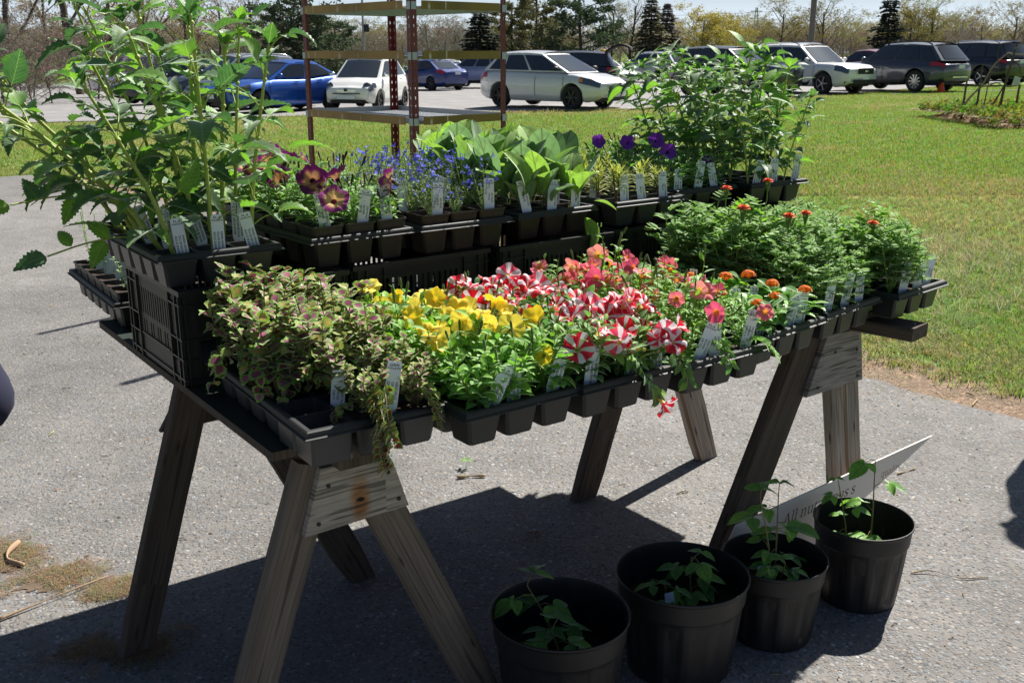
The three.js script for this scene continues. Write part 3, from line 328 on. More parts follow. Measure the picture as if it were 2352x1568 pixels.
const CARS = [
  ['dark grey crossover with silver roof behind the tall dahlias', paint(0.035, 0.04, 0.048), suv({ railMat: chrome, roofMat: paint(0.4, 0.42, 0.45) }), 545, 40, -62],
  ['slate grey sedan half hidden behind the blue sedan', paint(0.07, 0.095, 0.115), sedan(), 590, 37.2, -50],
  ['bright blue sedan parked nose left beside the small white car', paint(0.008, 0.085, 0.42, 0.35), sedan({ L: 4.6, spokes: 10, rim: rimBlack, lamp: lampGlass, hl: 0.62, ends: [['grille', blackTrim, 1, 0.34, 0.66, 0.55], ['licence_plate', plateMat, 1, 0.44, 0.56, 0.16]] }), 645, 34.6, -52],
  ['small rounded white car facing the camera behind the rack', paint(0.78, 0.78, 0.75, 0), { name: 'parked_car', L: 3.55, W: 1.63, R: 0.29, xf: 1.16, xr: -1.14, top: [[-1.77, 0.8], [-1.6, 0.98], [-0.8, 1.0], [0.5, 0.96], [1.05, 0.93], [1.5, 0.84], [1.77, 0.68]], cab: { f: 0.95, fy: 0.93, r: -1.62, ry: 0.98, rf: 0.2, rr: -1.1, h: 1.49, tuck: 0.78 }, panes: [[0.05, 0.58], [0.63, 0.92]], roofMat: undefined, mirror: chrome, rim: rimBlack, hl: 0.34, ends: [['grille', blackTrim, 1, 0.5, 0.53, 0.42], ['licence_plate', plateMat, 1, 0.36, 0.47, 0.27], ['emblem', rimBlack, 1, 0.57, 0.66, 0.05], ['bonnet_trim', chrome, 1, 0.6, 0.615, 0.3], ['grille', blackTrim, 1, 0.26, 0.32, 0.5]] }, 848, 35, -20],
  ['navy blue sedan seen from behind between rack posts', paint(0.012, 0.035, 0.17, 0.35), sedan({ rim: rimBlack, tl: 0.5, ends: [['licence_plate', plateMat, -1, 0.78, 0.9, 0.16], ['boot_trim', chrome, -1, 0.92, 0.95, 0.42]] }), 988, 57.5, -146],
  ['silver grey crossover with red tail lights behind the rack', paint(0.32, 0.36, 0.44), suv({ L: 4.45, W: 1.8, rim: rimBlack, cab: { f: 0.95, fy: 1.03, r: -2.1, ry: 1.06, rf: 0.15, rr: -1.7, h: 1.6, tuck: 0.8 }, ends: [['licence_plate', plateMat, -1, 0.82, 0.94, 0.16]] }), 1098, 60, -126],
  ['white car roof glimpsed over the navy sedan', paint(0.78, 0.78, 0.78, 0), sedan(), 1015, 66, -150],
  ['silver white hatchback standing on the lot edge right of the rack', paint(0.66, 0.66, 0.67, 0.15), hatch({ rim: rimBlack, spokes: 6, amber: true, mirror: blackTrim, hl: 0.6, cab: { f: 1.12, fy: 1.0, r: -2.0, ry: 1.04, rf: 0.12, rr: -1.5, h: 1.55 }, ends: [['grille', blackTrim, 1, 0.58, 0.67, 0.4], ['licence_plate', plateMat, 1, 0.4, 0.52, 0.16], ['grille', blackTrim, 1, 0.24, 0.36, 0.5], ['emblem', chrome, 1, 0.68, 0.72, 0.07]] }), 1268, 33.6, 53],
  ['white sedan with the open black tailgate rising behind it', paint(0.74, 0.74, 0.75, 0), sedan({ ends: [['grille', blackTrim, 1, 0.5, 0.6, 0.5], ['licence_plate', plateMat, 1, 0.36, 0.47, 0.16]] }), 1372, 57, 38],
  ['silver crossover with roof rails right of the person', paint(0.36, 0.38, 0.42), suv({ L: 4.45, W: 1.8, cab: { f: 0.95, fy: 1.03, r: -2.1, ry: 1.06, rf: 0.15, rr: -1.7, h: 1.6, tuck: 0.8 }, rim: rimBlack, railMat: chrome, ends: [['licence_plate', plateMat, -1, 0.82, 0.94, 0.16]] }), 1490, 66, -124],
  ['dark blue van roof behind the silver crossover', paint(0.02, 0.03, 0.06), suv(), 1572, 76, -120],
  ['black compact crossover behind the bushy dahlia tray', paint(0.02, 0.024, 0.03), suv({ L: 4.2, W: 1.8, rails: false, cab: { f: 0.75, fy: 1.04, r: -1.95, ry: 1.06, rf: 0.05, rr: -1.7, h: 1.6, tuck: 0.86 }, roofMat: undefined, railMat: chrome }), 1690, 39.5, 60],
  ['white crossover with dark grille right of the bushy dahlias', paint(0.74, 0.74, 0.74, 0.05), suv({ L: 4.78, W: 1.89, lamp: lampGlass, hl: 0.5, railMat: chrome, amber: false, ends: [['grille', blackTrim, 1, 0.68, 0.88, 0.42], ['licence_plate', plateMat, 1, 0.5, 0.62, 0.16], ['grille', blackTrim, 1, 0.36, 0.5, 0.62], ['emblem', chrome, 1, 0.75, 0.8, 0.09]] }), 1852, 41.6, 50],
  ['maroon car behind the dark grey wagon', paint(0.13, 0.012, 0.02), sedan(), 1990, 52, -130],
  ['dark grey wagon with roof rails left of the cone', paint(0.045, 0.055, 0.075, 0.4), suv({ L: 4.8, W: 1.84, clad: true, spokes: 10, tl: 0.5, top: [[-2.4, 0.94], [-2.15, 1.06], [-1.2, 1.06], [0.9, 1.02], [1.6, 0.98], [2.1, 0.9], [2.4, 0.8]], cab: { f: 1.05, fy: 1.0, r: -2.28, ry: 1.06, rf: 0.2, rr: -1.8, h: 1.62, tuck: 0.8 }, ends: [['licence_plate', plateMat, -1, 0.8, 0.92, 0.16], ['bumper_trim', chrome, -1, 0.5, 0.53, 0.4]] }), 2062, 41.8, -128],
  ['black crossover behind the twiggy planting bed', paint(0.012, 0.014, 0.02), suv({ L: 4.69, railMat: chrome, spokes: 5, ends: [['licence_plate', plateMat, -1, 0.86, 0.98, 0.16]] }), 2222, 47.5, -130],
  ['pale silver blue sedan at the right edge of the picture', paint(0.3, 0.34, 0.39), sedan({ ends: [['grille', blackTrim, 1, 0.42, 0.6, 0.5]] }), 2318, 53, 48],
  ['white van body glimpsed through the leaves at far left', paint(0.62, 0.66, 0.72, 0.05), suv({ L: 5, W: 1.95, rails: false, clad: false, cab: { f: 1.5, fy: 1.1, r: -2.4, ry: 1.1, rf: 0.9, rr: -2.3, h: 2.0, tuck: 0.92 } }), 330, 58, -75],
  ['black sedan between the white van and grey crossover', paint(0.02, 0.02, 0.025), sedan(), 405, 44, -68],
];
for (const [label, mat, o, px, d, deg] of CARS) { const t = car(label, mat, o, place(px, d), face(px, d, deg)); if (o.L === 3.55) for (const sd of [1, -1]) for (const [y, z, r, m2, x] of [[0.7, 0.56, 0.115, lampGlass, 1.66], [0.47, 0.6, 0.065, lampDark, 1.72]]) { const g = new MB(); g.add(new THREE.SphereGeometry(r, 16, 10), new THREE.Matrix4().makeScale(0.45, 1, 1)); g.add(new THREE.TorusGeometry(r, r * 0.1, 6, 20).rotateY(Math.PI / 2), new THREE.Matrix4()); const l = part(t, 'headlight', g.geo(), m2); l.position.set(x, y, sd * z); l.rotation.y = -sd * 0.5; } }
// open tailgate of the car hidden by the silver hatchback
{ const t = car('black crossover with its tailgate raised behind the silver hatchback', paint(0.015, 0.015, 0.018), suv({ cab: { f: 1.0, fy: 1.05, r: -2.2, ry: 1.08, rf: 0.22, rr: -1.88, h: 1.62, tuck: 0.82 }, rails: false }), place(1285, 47), face(1285, 47, -98)); const m = new MB(), Q = (k) => { const v = k / 6, w = 0.72 * (1 - 0.12 * v), x = -1.9 - v * 1.0, y = 1.62 + 0.28 * Math.sin(v * 2.6); return [[V(x, y - 0.04, w), V(x, y - 0.04, -w)], [V(x, y + 0.04, w), V(x, y + 0.04, -w)]]; }; for (let k = 0; k < 6; k++) { const A = Q(k), B = Q(k + 1); m.hex([A[0][0], A[0][1], B[0][1], B[0][0]], [A[1][0], A[1][1], B[1][1], B[1][0]]); } part(t, 'tailgate', m.geo(), std({ color: rgb(0.012, 0.012, 0.014), roughness: 0.9 })); }
// cone
{ const [x, y, z] = place(2162, 39.6), m = new MB(); m.add(new THREE.CylinderGeometry(0.035, 0.13, 0.46, 20), new THREE.Matrix4().makeTranslation(0, 0.27, 0)); m.add(new THREE.CylinderGeometry(0.024, 0.035, 0.02, 20), new THREE.Matrix4().makeTranslation(0, 0.51, 0)); const c = thing('traffic_cone', 'small bright orange traffic cone at the corner of the dark grey wagon', 'cone'); c.position.set(x, y, z); const om = std({ color: rgb(0.85, 0.09, 0.015), roughness: 0.5 }); part(c, 'cone_body', m.geo(), om); const b = new MB(); b.box(-0.23, 0, -0.23, 0.23, 0.035, 0.23); part(c, 'base', b.geo(), om); }

// ---------------------------------------------------------------- figures: one smooth skin over bones
function skin(bones, cell, box) { // bones [[a, b, ra, rb]]
  const size = Math.max(box.max.x - box.min.x, box.max.y - box.min.y, box.max.z - box.min.z) * 1.08, n = Math.min(72, Math.ceil(size / cell)), mc = new MarchingCubes(n, new THREE.MeshStandardMaterial(), false, false, 120000), c = box.getCenter(V()), f = mc.field, p = V(), ab = V(), ap = V(); mc.isolation = 0;
  for (let k = 0; k < n; k++) for (let j = 0; j < n; j++) for (let i = 0; i < n; i++) { p.set(c.x + (i / n - 0.5) * size, c.y + (j / n - 0.5) * size, c.z + (k / n - 0.5) * size); let s = 0; for (const [a, b, ra, rb] of bones) { ab.subVectors(b, a); ap.subVectors(p, a); const t = clamp(ap.dot(ab) / Math.max(ab.lengthSq(), 1e-9), 0, 1), d = ap.addScaledVector(ab, -t).length() - lerp(ra, rb, t); s += Math.exp(-d * 110); } f[i + j * n + k * n * n] = Math.log(Math.max(s, 1e-30)) / 110; }
  mc.update(); const g = new THREE.BufferGeometry(), P = mc.positionArray.slice(0, mc.count * 3), N = mc.normalArray.slice(0, mc.count * 3); for (let k = 0; k < P.length; k += 3) { P[k] = c.x + P[k] * size / 2; P[k + 1] = c.y + P[k + 1] * size / 2; P[k + 2] = c.z + P[k + 2] * size / 2; } g.setAttribute('position', new THREE.BufferAttribute(P, 3)); g.setAttribute('normal', new THREE.BufferAttribute(N, 3)); g.setAttribute('uv', new THREE.BufferAttribute(new Float32Array(mc.count * 2), 2)); return g;
}
{
  const p = thing('person', 'person in dark jacket and yellow cap standing beside the white sedan', 'person'); const pos = place(1385, 52); p.position.set(...pos); p.rotation.y = face(1385, 52, 150);
  const L = []; const B = (a, b, ra, rb) => L.push([V(...a), V(...b), ra, rb]);
  for (const s of [-1, 1]) { B([0, 0.92, 0.1 * s], [0.02, 0.5, 0.11 * s], 0.095, 0.065); B([0.02, 0.5, 0.11 * s], [0, 0.1, 0.12 * s], 0.062, 0.045); B([-0.03, 0.06, 0.12 * s], [0.15, 0.04, 0.14 * s], 0.05, 0.04); B([0, 1.42, 0.19 * s], [-0.03, 1.14, 0.25 * s], 0.06, 0.05); B([-0.03, 1.14, 0.25 * s], [0.16, 0.98, 0.2 * s], 0.047, 0.038); }
  B([0, 0.98, 0], [0, 1.2, 0], 0.15, 0.155); B([0, 1.2, 0], [0, 1.4, 0], 0.16, 0.13); B([0, 1.4, 0.12], [0, 1.4, -0.12], 0.08, 0.08); B([0, 1.45, 0], [0.01, 1.52, 0], 0.055, 0.052);
  part(p, 'body', skin(L, 0.028, new THREE.Box3(V(-0.3, -0.05, -0.4), V(0.4, 1.6, 0.4))), std({ color: rgb(0.03, 0.032, 0.045), roughness: 0.9 }));
  const H = []; const h = (a, b, ra, rb) => H.push([V(...a), V(...b), ra, rb]); h([0, 1.66, 0], [0.015, 1.6, 0], 0.088, 0.075); h([0.03, 1.57, 0], [0.055, 1.555, 0], 0.05, 0.04); h([0.085, 1.62, 0], [0.105, 1.6, 0], 0.014, 0.016); for (const s of [-1, 1]) h([0, 1.62, 0.09 * s], [-0.005, 1.6, 0.092 * s], 0.018, 0.014); h([0, 1.52, 0], [0, 1.48, 0], 0.05, 0.05);
  part(p, 'head', skin(H, 0.008, new THREE.Box3(V(-0.15, 1.42, -0.15), V(0.15, 1.8, 0.15))), std({ color: rgb(0.42, 0.25, 0.18), roughness: 0.6 }));
  for (const s of [-1, 1]) { const e = new MB(); e.add(new THREE.SphereGeometry(0.012, 8, 6), new THREE.Matrix4().makeTranslation(0.078, 1.635, 0.032 * s)); part(p, 'eye', e.geo(), blackTrim); const F = []; F.push([V(0.17, 0.96, 0.2 * s), V(0.2, 0.93, 0.2 * s), 0.034, 0.03]); for (let k = 0; k < 4; k++) F.push([V(0.21, 0.935, (0.2 + (k - 1.5) * 0.018) * s), V(0.225, 0.88 + 0.006 * Math.abs(k - 1.4), (0.2 + (k - 1.5) * 0.02) * s), 0.01, 0.008]); F.push([V(0.17, 0.94, (0.2 - 0.03) * s), V(0.2, 0.905, (0.2 - 0.055) * s), 0.012, 0.009]); part(p, 'hand', skin(F, 0.004, new THREE.Box3(V(0.1, 0.85, 0.2 * s - 0.09), V(0.27, 1.02, 0.2 * s + 0.09))), std({ color: rgb(0.42, 0.25, 0.18), roughness: 0.6 })); }
  const mo = new MB(); mo.box(0.088, 1.567, -0.022, 0.094, 1.573, 0.022); part(p, 'mouth', mo.geo(), std({ color: rgb(0.25, 0.09, 0.08) }));
  const cap = new MB(); cap.add(new THREE.SphereGeometry(0.1, 18, 9, 0, 6.283, 0, 1.65), new THREE.Matrix4().makeTranslation(0, 1.675, 0)); cap.grid(8, 3, (u, v) => { const a = lerp(-0.9, 0.9, u); return [Math.cos(a) * (0.095 + v * 0.075), 1.672 - v * 0.018, Math.sin(a) * (0.098)]; }); part(p, 'cap', cap.geo(), std({ color: rgb(0.72, 0.36, 0.02), roughness: 0.8, side: THREE.DoubleSide }));
}

// ---------------------------------------------------------------- the red shelving rack behind the table
{
  const rackMat = std({ color: rgb(0.135, 0.018, 0.02), roughness: 0.45 }), zinc = std({ color: rgb(0.36, 0.385, 0.41), roughness: 0.42, metalness: 0.7 }), tan = std({ map: texture(128, 32, (u, v) => { const n = fbm(u * 8, v * 3, 3, 8), w = vnoise(u * 60, v * 20, 64); const k = 0.82 + 0.3 * n; return w > 0.9 ? [190, 180, 160] : [158 * k, 126 * k, 66 * k]; }), roughness: 0.6 }), olive = std({ map: texture(128, 32, (u, v) => { const n = fbm(u * 8 + 3, v * 3, 3, 8), w = vnoise(u * 40, v * 16, 64); const k = 0.85 + 0.25 * n; return w > 0.92 ? [205, 205, 190] : [128 * k, 108 * k, 36 * k]; }), roughness: 0.5 });
  const dF = 6.1, wp = (px, d) => { const [x, z] = toWorld(bearing(px, d, 1.1), d); return V(x, 0, z); };
  const F = wp(949, dF), Lp = wp(704, 7.0), ex = Lp.clone().sub(F), len = ex.length(); ex.normalize(); const ez = V(-ex.z, 0, ex.x); // along the long side, and across
  let R = wp(1163, 6.57); if (R.clone().sub(F).dot(ez) < 0) ez.negate(); const dep = R.clone().sub(F).dot(ez);
  const t = thing('shelving_rack', 'dark red slotted steel rack with three shelves standing behind the table', 'rack'); t.position.copy(F); t.position.y = land(F.x, F.z) - 0.02; const M = new THREE.Matrix4().makeBasis(ex, UP, ez); t.quaternion.setFromRotationMatrix(ez.clone().cross(ex).dot(UP) > 0 ? M : M.makeBasis(ex, UP, ez.clone().negate()));
  const sz = ez.clone().cross(ex).dot(UP) > 0 ? 1 : -1; const H = 2.3, w = 0.042;
  const slot = new MB(); // angle post with rows of slots: built of strips between the slots
  const angle = (sx, sy) => { const m = new MB(); const flange = (alongX) => { for (const [a, b] of [[0, 0.018], [0.024, w]]) alongX ? m.box(sx * a, 0, 0, sx * b, H, sy * 0.0025) : m.box(0, 0, sy * a, sx * 0.0025, H, sy * b); for (let y = 0; y < H - 0.02; y += 0.05) alongX ? m.box(sx * 0.018, y, 0, sx * 0.024, y + 0.032, sy * 0.0025) : m.box(0, y, sy * 0.018, sx * 0.0025, y + 0.032, sy * 0.024); }; flange(true); flange(false); return m.geo(); };
  const spots = [[0, 0, 1, 1], [len, 0, -1, 1], [0, dep, 1, -1], [len, dep, -1, -1]]; for (const [x, z, sx, sy] of spots) { const p = part(t, 'post', angle(sx, sy * sz), rackMat); p.position.set(x, 0, z * sz); p.material.side = THREE.DoubleSide; }
  for (const y of [1.106, 1.478, 1.755]) {
    const deck = new MB(); for (let k = 0; k < 22; k++) { const z0 = lerp(0.02, dep - 0.02, k / 22), z1 = z0 + (dep - 0.04) / 22 * 0.62; deck.box(0.03, y - 0.012, sz > 0 ? z0 : -z1, len - 0.03, y - 0.004, sz > 0 ? z1 : -z0); } for (let k = 0; k <= 8; k++) { const x0 = lerp(0.04, len - 0.06, k / 8); deck.box(x0, y - 0.02, sz > 0 ? 0.01 : -dep + 0.01, x0 + 0.02, y - 0.0125, sz > 0 ? dep - 0.01 : -0.01); } const sh = part(t, 'shelf', deck.geo(), zinc);
    const beam = (x0, z0, x1, z1, m2) => { const m = new MB(); m.box(Math.min(x0, x1), y - 0.022, Math.min(z0 * sz, z1 * sz), Math.max(x0, x1), y + 0.026, Math.max(z0 * sz, z1 * sz)); part(sh, 'beam', m.geo(), m2); };
    beam(0.075, -0.004, len - 0.03, -0.001, tan); beam(0.03, dep + 0.001, len - 0.03, dep + 0.004, zinc); beam(-0.004, 0.075, -0.001, dep - 0.05, olive); beam(len + 0.001, 0.03, len + 0.004, dep - 0.03, zinc);
    for (const [x, z] of [[0, 0], [len, 0], [0, dep], [len, dep]]) { const m = new MB(); const X = x ? -1 : 1, Z = z ? -1 : 1; m.box(x - 0.003 + (X > 0 ? 0 : -0.026), y - 0.024, (z + (Z > 0 ? -0.007 : 0.004)) * sz, x + (X > 0 ? 0.03 : 0.003), y + 0.018, (z + (Z > 0 ? -0.004 : 0.007)) * sz); m.box(x + (X > 0 ? -0.007 : 0.004), y - 0.024, Math.min(z, z + 0.034 * Z) * 1 * (sz > 0 ? 1 : 0) + (sz < 0 ? Math.min(-z, -(z + 0.034 * Z)) : 0), x + (X > 0 ? -0.004 : 0.007), y + 0.018, sz > 0 ? Math.max(z, z + 0.034 * Z) : Math.max(-z, -(z + 0.034 * Z))); part(sh, 'bracket', m.geo(), zinc); }
  }
}

// ---------------------------------------------------------------- planting bed at the right
{
  const r = rng(404), c = place(2275, 24.2), X = V(RX, 0, RZ), F = V(FX, 0, FZ), at = (a, f) => V(c[0], 0, c[2]).addScaledVector(X, a).addScaledVector(F, f); const mulch = std({ map: texture(256, 256, (u, v) => { const n = fbm(u * 10, v * 10, 4, 10), f = vnoise(u * 70, v * 110, 128), k = 0.55 + 0.7 * n * (0.5 + f); return [150 * k, 122 * k, 92 * k]; }), roughness: 1 });
  const m = new MB(); m.grid(30, 20, (u, v) => { const a = lerp(-0.85, 3.0, u), f = lerp(-2.2, 2.2, v), p = at(a, f), e = Math.min(1, Math.min(u, 1 - u, v, 1 - v) * 5); return [p.x, land(p.x, p.z) - 0.03 + 0.2 * smooth(0, 1, e) * (0.6 + 0.8 * fbm(p.x * 2.2, p.z * 2.2, 3)), p.z, u * 3, v * 2]; }); const g = m.geo(); structure('mulch_bed', g, std({ map: mulch.map, roughness: 1, side: THREE.DoubleSide }));
  const litter = [], weed = []; for (let k = 0; k < 4200; k++) { const a = ru(r, -0.9, 3), f = ru(r, -2.2, 2), p = at(a, f), y = land(p.x, p.z) + 0.12 + 0.1 * fbm(p.x * 2.2, p.z * 2.2, 3) - (f < -1.9 ? 0.1 : 0); (r() < 0.72 ? litter : weed).push([p.x, y, p.z, r() * 6.28, ru(r, 0.6, 1.4), r() < 0.5 ? rgb(ru(r, 1.6, 2.4), ru(r, 0.75, 1.1), ru(r, 2.4, 4)) : rgb(ru(r, 0.8, 1.3), ru(r, 0.4, 0.6), ru(r, 0.8, 1.6))]); }
  scatter('dry_litter', tuftGeo(8, 6, 0.07, 0.12, 3, 0.008), bladeMat, litter, 'dry straw and dead leaves heaped on the right planting bed', 'litter'); const wl = leavesOn({ tips: Array.from({ length: 20 }, (_, k) => [V(Math.cos(k * 2.4) * 0.05, 0.02 + 0.006 * k, Math.sin(k * 2.4) * 0.05)]), r }, 26, 0.028, 0.03); scatter('bed_weeds', wl, bladeMat, weed.filter((w, k) => k % 2).map((w) => [...w.slice(0, 5), rgb(ru(r, 0.4, 1.3), ru(r, 0.5, 1), ru(r, 0.3, 0.8))]), 'fresh green and yellowish weeds sprouting in the right planting bed', 'weeds');
  const vine = std({ color: rgb(0.1, 0.075, 0.055), roughness: 1 }), pale = std({ color: rgb(0.3, 0.25, 0.19), roughness: 1 });
  const stick = (pts, rad) => { const b = new MB(); b.tube(curve(pts.map(([a, y, f]) => { const p = at(a, f); return V(p.x, land(p.x, p.z) + y, p.z); }), 10), (t) => rad * lerp(1, 0.6, t), 6); return b.geo(); };
  const q = 22.3 * 0.977 / 2358, A = (px) => (px - 2275) * q, Y = (py) => (118 - py) / 2546 * 22.3 + CAM.y - land(c[0], c[2]);
  const V3 = thing('bare_vine', 'bare twiggy grape vine with forked brown canes in the right planting bed', 'vine'); for (const [pts, rad, mm] of [[[[A(2293), 0.05, 0], [A(2296), Y(225), 0], [A(2303), Y(170), 0], [A(2318), Y(100), 0.05]], 0.032, vine], [[[A(2190), 0.1, 0], [A(2222), Y(225), 0], [A(2250), Y(190), 0], [A(2270), Y(150), 0.05], [A(2302), Y(122), 0.1]], 0.024, pale], [[[A(2206), 0.1, 0.1], [A(2226), Y(225), 0.1], [A(2250), Y(195), 0], [A(2262), Y(170), 0]], 0.02, vine], [[[A(2262), 0.1, 0], [A(2285), Y(225), 0], [A(2296), Y(200), 0]], 0.022, vine], [[[A(2263), 0.1, 0.2], [A(2267), Y(240), 0.2], [A(2270), Y(200), 0.2], [A(2276), Y(150), 0.2]], 0.015, vine], [[[A(2240), Y(192), 0], [A(2258), Y(197), 0], [A(2280), Y(190), 0], [A(2290), Y(196), 0]], 0.022, pale], [[[A(2302), Y(122), 0.1], [A(2325), Y(126), 0.1], [A(2400), Y(124), 0.1]], 0.017, pale], [[[A(2300), Y(130), 0.1], [A(2325), Y(150), 0], [A(2336), Y(180), 0], [A(2352), Y(184), 0], [A(2390), Y(160), 0]], 0.014, vine], [[[A(2296), Y(198), 0], [A(2315), Y(200), 0], [A(2352), Y(182), 0], [A(2400), Y(150), 0]], 0.013, vine], [[[A(2310), Y(112), 0], [A(2345), Y(95), 0], [A(2400), Y(78), 0]], 0.012, pale], [[[A(2280), Y(160), 0], [A(2274), Y(120), 0], [A(2276), Y(93), 0]], 0.009, vine], [[[A(2180), Y(262), 0.1], [A(2215), Y(258), 0.1], [A(2250), Y(262), 0.1], [A(2290), Y(280), 0], [A(2303), Y(318), -0.6]], 0.014, pale]]) part(V3, 'cane', stick(pts, rad), mm);
  const st = (px, top, label, f) => { const s = single('stake', stick([[A(px - 3), 0, f], [A(px), Y(200), f], [A(px + 1), Y(top), f]], 0.026), vine, label, 'stake'); return s; }; st(2242, 148, 'cut brown stake left of the grape vine in the right bed', 0); st(2338, 196, 'thin dark stake right of the grape vine in the right bed', 0.1); st(2220, 182, 'short crooked stake leftmost in the right planting bed', 0.2);
  const tg = new MB(); const tp = at(A(2318), -0.08), ty = land(tp.x, tp.z) + Y(190); tg.box(-0.07, 0, -0.002, 0.07, 0.17, 0.002, new THREE.Matrix4().makeRotationZ(-0.25)); const tm = single('paper_tag', tg.geo(), std({ color: rgb(0.5, 0.6, 0.52), roughness: 0.7 }), 'pale green white paper tag hanging on the grape vine in the bed', 'tag'); tm.position.set(tp.x, ty - 0.05, tp.z); tm.rotation.y = -CAM.yaw;
}

// ---------------------------------------------------------------- the table: sawhorses, plywood, crates
const T = 0.76;
function woodMap(seed, base, W = 256, H = 1024, knots = 5, stain = 0) { const r = rng(seed), kn = Array.from({ length: knots }, () => [r(), r(), ru(r, 0.05, 0.1)]); return texture(W, H, (u, v) => { let wu = u * 1, kd = 0; for (const [ku, kv, kr] of kn) { const du = (u - ku), dv = (v - kv) * (H / W) * 0.45, d = Math.hypot(du, dv) / kr; wu += 0.35 * kr * Math.sign(du) * Math.exp(-d * 0.9); if (d < 0.55) kd = Math.max(kd, 1 - d / 0.55); } const g = fbm(wu * 26, v * 5 + 3, 4, 256), f = vnoise(wu * 90, v * 14, 256), big = fbm(u * 3, v * 3 + 9, 3, 256), crack = smooth(0.74, 0.86, vnoise(wu * 44 + 5, v * 3.2, 256)); let k = 0.74 + 0.34 * g + 0.16 * (f - 0.5) + 0.3 * (big - 0.5); k *= 1 - 0.3 * crack; const c = [base[0] * k, base[1] * k, base[2] * k]; const st = stain * smooth(0.56, 0.7, fbm(u * 4 + 11, v * 4, 3, 256)); for (let q = 0; q < 3; q++) { c[q] = lerp(c[q], [126, 84, 46][q] * k, st); c[q] = lerp(c[q], [38, 26, 18][q], kd * 0.85); } return c; }); }
const woodGrey = std({ map: woodMap(1, [122, 110, 98]), roughness: 0.92 }), woodDark = std({ map: woodMap(2, [88, 76, 66]), roughness: 0.92 }), woodPale = std({ map: woodMap(3, [162, 150, 138], 256, 1024, 6, 0.5), roughness: 0.92 });
for (const m of [woodGrey, woodDark, woodPale]) { m.bumpMap = m.map; m.bumpScale = 0.0012; m.map.repeat.set(9, 1); }
const nailMat = std({ color: rgb(0.03, 0.022, 0.018), roughness: 0.7 });
// a length of timber from p to q: w across, t thick, the wide face turned to n; slightly worn edges
function timber(p, q, w, t, n, foot) { const d = q.clone().sub(p), L = d.length(); d.normalize(); const x = d.clone().cross(n).normalize(), z = x.clone().cross(d), M = new THREE.Matrix4().makeBasis(x, d, z).setPosition(p), e = 0.005, m = new MB(), prof = [[-w / 2 + e, -t / 2], [w / 2 - e, -t / 2], [w / 2, -t / 2 + e], [w / 2, t / 2 - e], [w / 2 - e, t / 2], [-w / 2 + e, t / 2], [-w / 2, t / 2 - e], [-w / 2, -t / 2 + e]]; const r = rng(Math.round(L * 977 + p.x * 131)), n2 = 7, rows = []; for (let k = 0; k <= n2; k++) { let u = 0; const row = []; for (let j = 0; j <= 8; j++) { const [a, b] = prof[j % 8], [a0, b0] = prof[(j + 7) % 8]; if (j) u += Math.hypot(a - a0, b - b0); const wob = (k === 0 || k === n2) ? 0 : (vnoise(k * 1.7 + p.x * 9, j * 0.9) - 0.5) * 0.003; let yy = L * k / n2; const P = V(a * (1 + wob * 8), yy, b + wob).applyMatrix4(M); if (foot && k === 0) P.y = 0.009; row.push(m.v(P.x, P.y, P.z, u, L * k / n2 + p.x * 0.7)); } rows.push(row); } for (let k = 0; k < n2; k++) for (let j = 0; j < 8; j++) { const a = rows[k], b = rows[k + 1]; const q4 = [a[j], a[j + 1], b[j + 1], b[j]].map((i) => m.v(...m.p.slice(i * 3, i * 3 + 3), ...m.uv.slice(i * 2, i * 2 + 2))); m.quad(...q4.reverse()); } for (const k of [0, n2]) { const base = m.p.length / 3; for (let j = 0; j < 8; j++) { const i = rows[k][j]; m.v(...m.p.slice(i * 3, i * 3 + 3), prof[j][0], prof[j][1]); } for (let j = 1; j < 7; j++) k ? m.tri(base, base + j + 1, base + j) : m.tri(base, base + j, base + j + 1); } const g = m.geo(); return fixWinding(g); }
function fixWinding(g) { return g; }
function sawhorse(label, o) {
  const t = thing('sawhorse', label, 'sawhorse', 'weathered sawhorses carrying the plant table'); const [x0, z0] = o.front, [x1, z1] = o.rear; t.position.set((x0 + x1) / 2, 0, (z0 + z1) / 2); const c = t.position, L = (v) => v.sub(c);
  part(t, 'beam', timber(L(V(x0, T - 0.0385, z0)), L(V(x1, T - 0.0385, z1)), 0.104, 0.038, UP), o.beamMat ?? woodDark);
  o.legs.forEach(([fx, fz, tx, tz, mat, w]) => part(t, 'leg', timber(L(V(fx, 0.009, fz)), L(V(tx, T - 0.062, tz)), w ?? 0.089, 0.04, V(0, 0, 1), true), mat));
  o.plates.forEach(([pts, z, mat, nails]) => { const s = new THREE.Shape(pts.map(([x, y]) => new THREE.Vector2(x, y))); const g = new THREE.ExtrudeGeometry(s, { depth: 0.016, bevelEnabled: true, bevelSize: 0.0015, bevelThickness: 0.0015, bevelSegments: 1 }); const U = g.attributes.uv, P = g.attributes.position; for (let k = 0; k < P.count; k++) U.setXY(k, P.getX(k) * 3.7 + 0.3, P.getY(k) * 5 - 2.6); const p = part(t, 'gusset_plate', g, mat); p.position.set(-c.x, 0, z - c.z); for (const [nx, ny] of nails) { const n = new MB(); n.add(new THREE.CylinderGeometry(0.0042, 0.0042, 0.004, 10).rotateX(Math.PI / 2), new THREE.Matrix4()); const q = part(p, 'nail', n.geo(), nailMat); q.position.set(nx, ny, 0.0185); } });
  return t;
}
